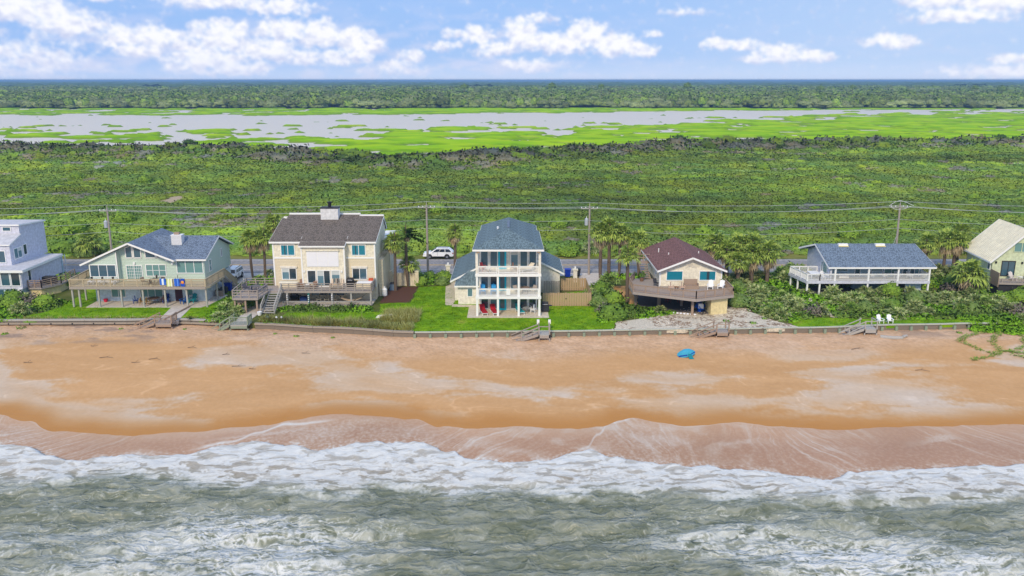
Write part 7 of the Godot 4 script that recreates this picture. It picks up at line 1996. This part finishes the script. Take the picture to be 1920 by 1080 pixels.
	for k in 16:
		var at := V(g.randf_range(-0.6, 0.6), 0.02, g.randf_range(-0.3, 0.3)); var az := g.randf_range(-0.6, 0.6)
		var a := V(cos(az), 0.05, sin(az)) * g.randf_range(0.08, 0.25); var w := V(-sin(az), 0.1, cos(az)) * 0.05
		litter.col = lin(132, 106, 88).lerp(lin(180, 150, 122), g.randf())
		litter.tri3(at - a, at + w, at + a, Vector3.UP, Vector3.UP, Vector3.UP); litter.tri3(at - a, at + a, at - w, Vector3.UP, Vector3.UP, Vector3.UP)
	spots = []
	for i in 1100:
		var q := Vector2(g.randf_range(11.5, 33.8), g.randf_range(92.0, 105.2))
		if not inside(SAND_YARD, q.x, q.y): continue
		var k := n_patch.get_noise_2d(q.x * 4.0, q.y * 6.0)
		if k + g.randf_range(-0.3, 0.3) < -0.05: continue
		spots.append([0 if g.randf() < 0.55 else 1, put(q.x, 0.03, q.y, g.randf() * TAU, g.randf_range(0.6, 1.2), 1.0), Color.WHITE])
	many("shell_litter", [lump.mesh(), litter.mesh()], spots, leafm, "shell lumps and leaf litter strewn over the sand yard")
	# ---- creeper trailing from the right-hand yard onto the sand
	var runs := [[W(57.5, 94.5), W(56.2, 92.0), W(54.0, 89.5), W(53.6, 86.6), W(50.8, 85.0), W(49.0, 84.6)], [W(58.2, 94.2), W(58.6, 91.0), W(57.2, 88.2), W(54.4, 86.6)], [W(53.8, 87.0), W(56.0, 86.3), W(59.5, 86.5), W(62, 86.0)], [W(54.4, 86.0), W(57.0, 83.6), W(60.0, 82.0), W(63, 81.6)], [W(56.2, 93.2), W(52.6, 91.8), W(50.6, 89.8), W(51.6, 87.2), W(53.0, 85.8)]]
	for k in 5:
		var o := thing("beach_creeper", "trailing green beach creeper runner, %s from the bulkhead at the right edge" % ORD[k], "creeper", Vector3.ZERO, 0, "creeper runners on the sand")
		var p3 := []
		var lb := B.new(); lb.tinted = true
		for i in runs[k].size() - 1:
			for j in 8:
				var p: Vector2 = runs[k][i].lerp(runs[k][i + 1], j / 8.0)
				var at := V(p.x + 0.12 * sin(i * 8.0 + j), beach_y(p.y) + 0.06, -p.y + 0.1 * cos(i * 5.0 + j))
				p3.append(at)
				for q in (16 if i < 2 else 9):
					var az := g.randf() * TAU; var dd := V(cos(az), g.randf_range(0.1, 0.5), sin(az)) * g.randf_range(0.1, 0.3)
					lb.col = lin(104, 146, 40).lerp(lin(166, 190, 66), g.randf())
					var w := V(-sin(az), 0, cos(az)) * 0.08
					lb.tri3(at + dd - w, at + dd + w, at + dd * 1.9, Vector3.UP, Vector3.UP, Vector3.UP)
		part("runner", B.new().tube(p3, 0.02, 0.012, 4), flat(srgb(136, 150, 62), 0.9), o)
		part("leaf", lb, leafm, o, "stuff")
	spots = []
	for i in 300:
		var x := g.randf_range(54.0, 70.0); var d := g.randf_range(92.2, 97.0) + 0.02 * absf(x - 60.0)
		if d < 93.2 and x < 57.0: continue
		var t := g.randf_range(0.85, 1.25)
		spots.append([0, put(x, beach_y(d) + 0.1 if d < along(WALL, x) else 0.0, d, g.randf() * TAU, 1.0, 1.2), Color(t, t, t * 0.9)])
	many("creeper_mat", [low[0]], spots, leafm, "mat of bright green creeper spilling over the bulkhead's right end")

func _ready() -> void:
	camera_sky_sun()
	shore()
	inland()
	paints()
	flat_roof_house()
	mint_house()
	loft_house()
	tall_house()
	red_roof_house()
	blue_white_house()
	gable_house()
	site()
	poles()
	vehicles()
	furnish()
	plants()
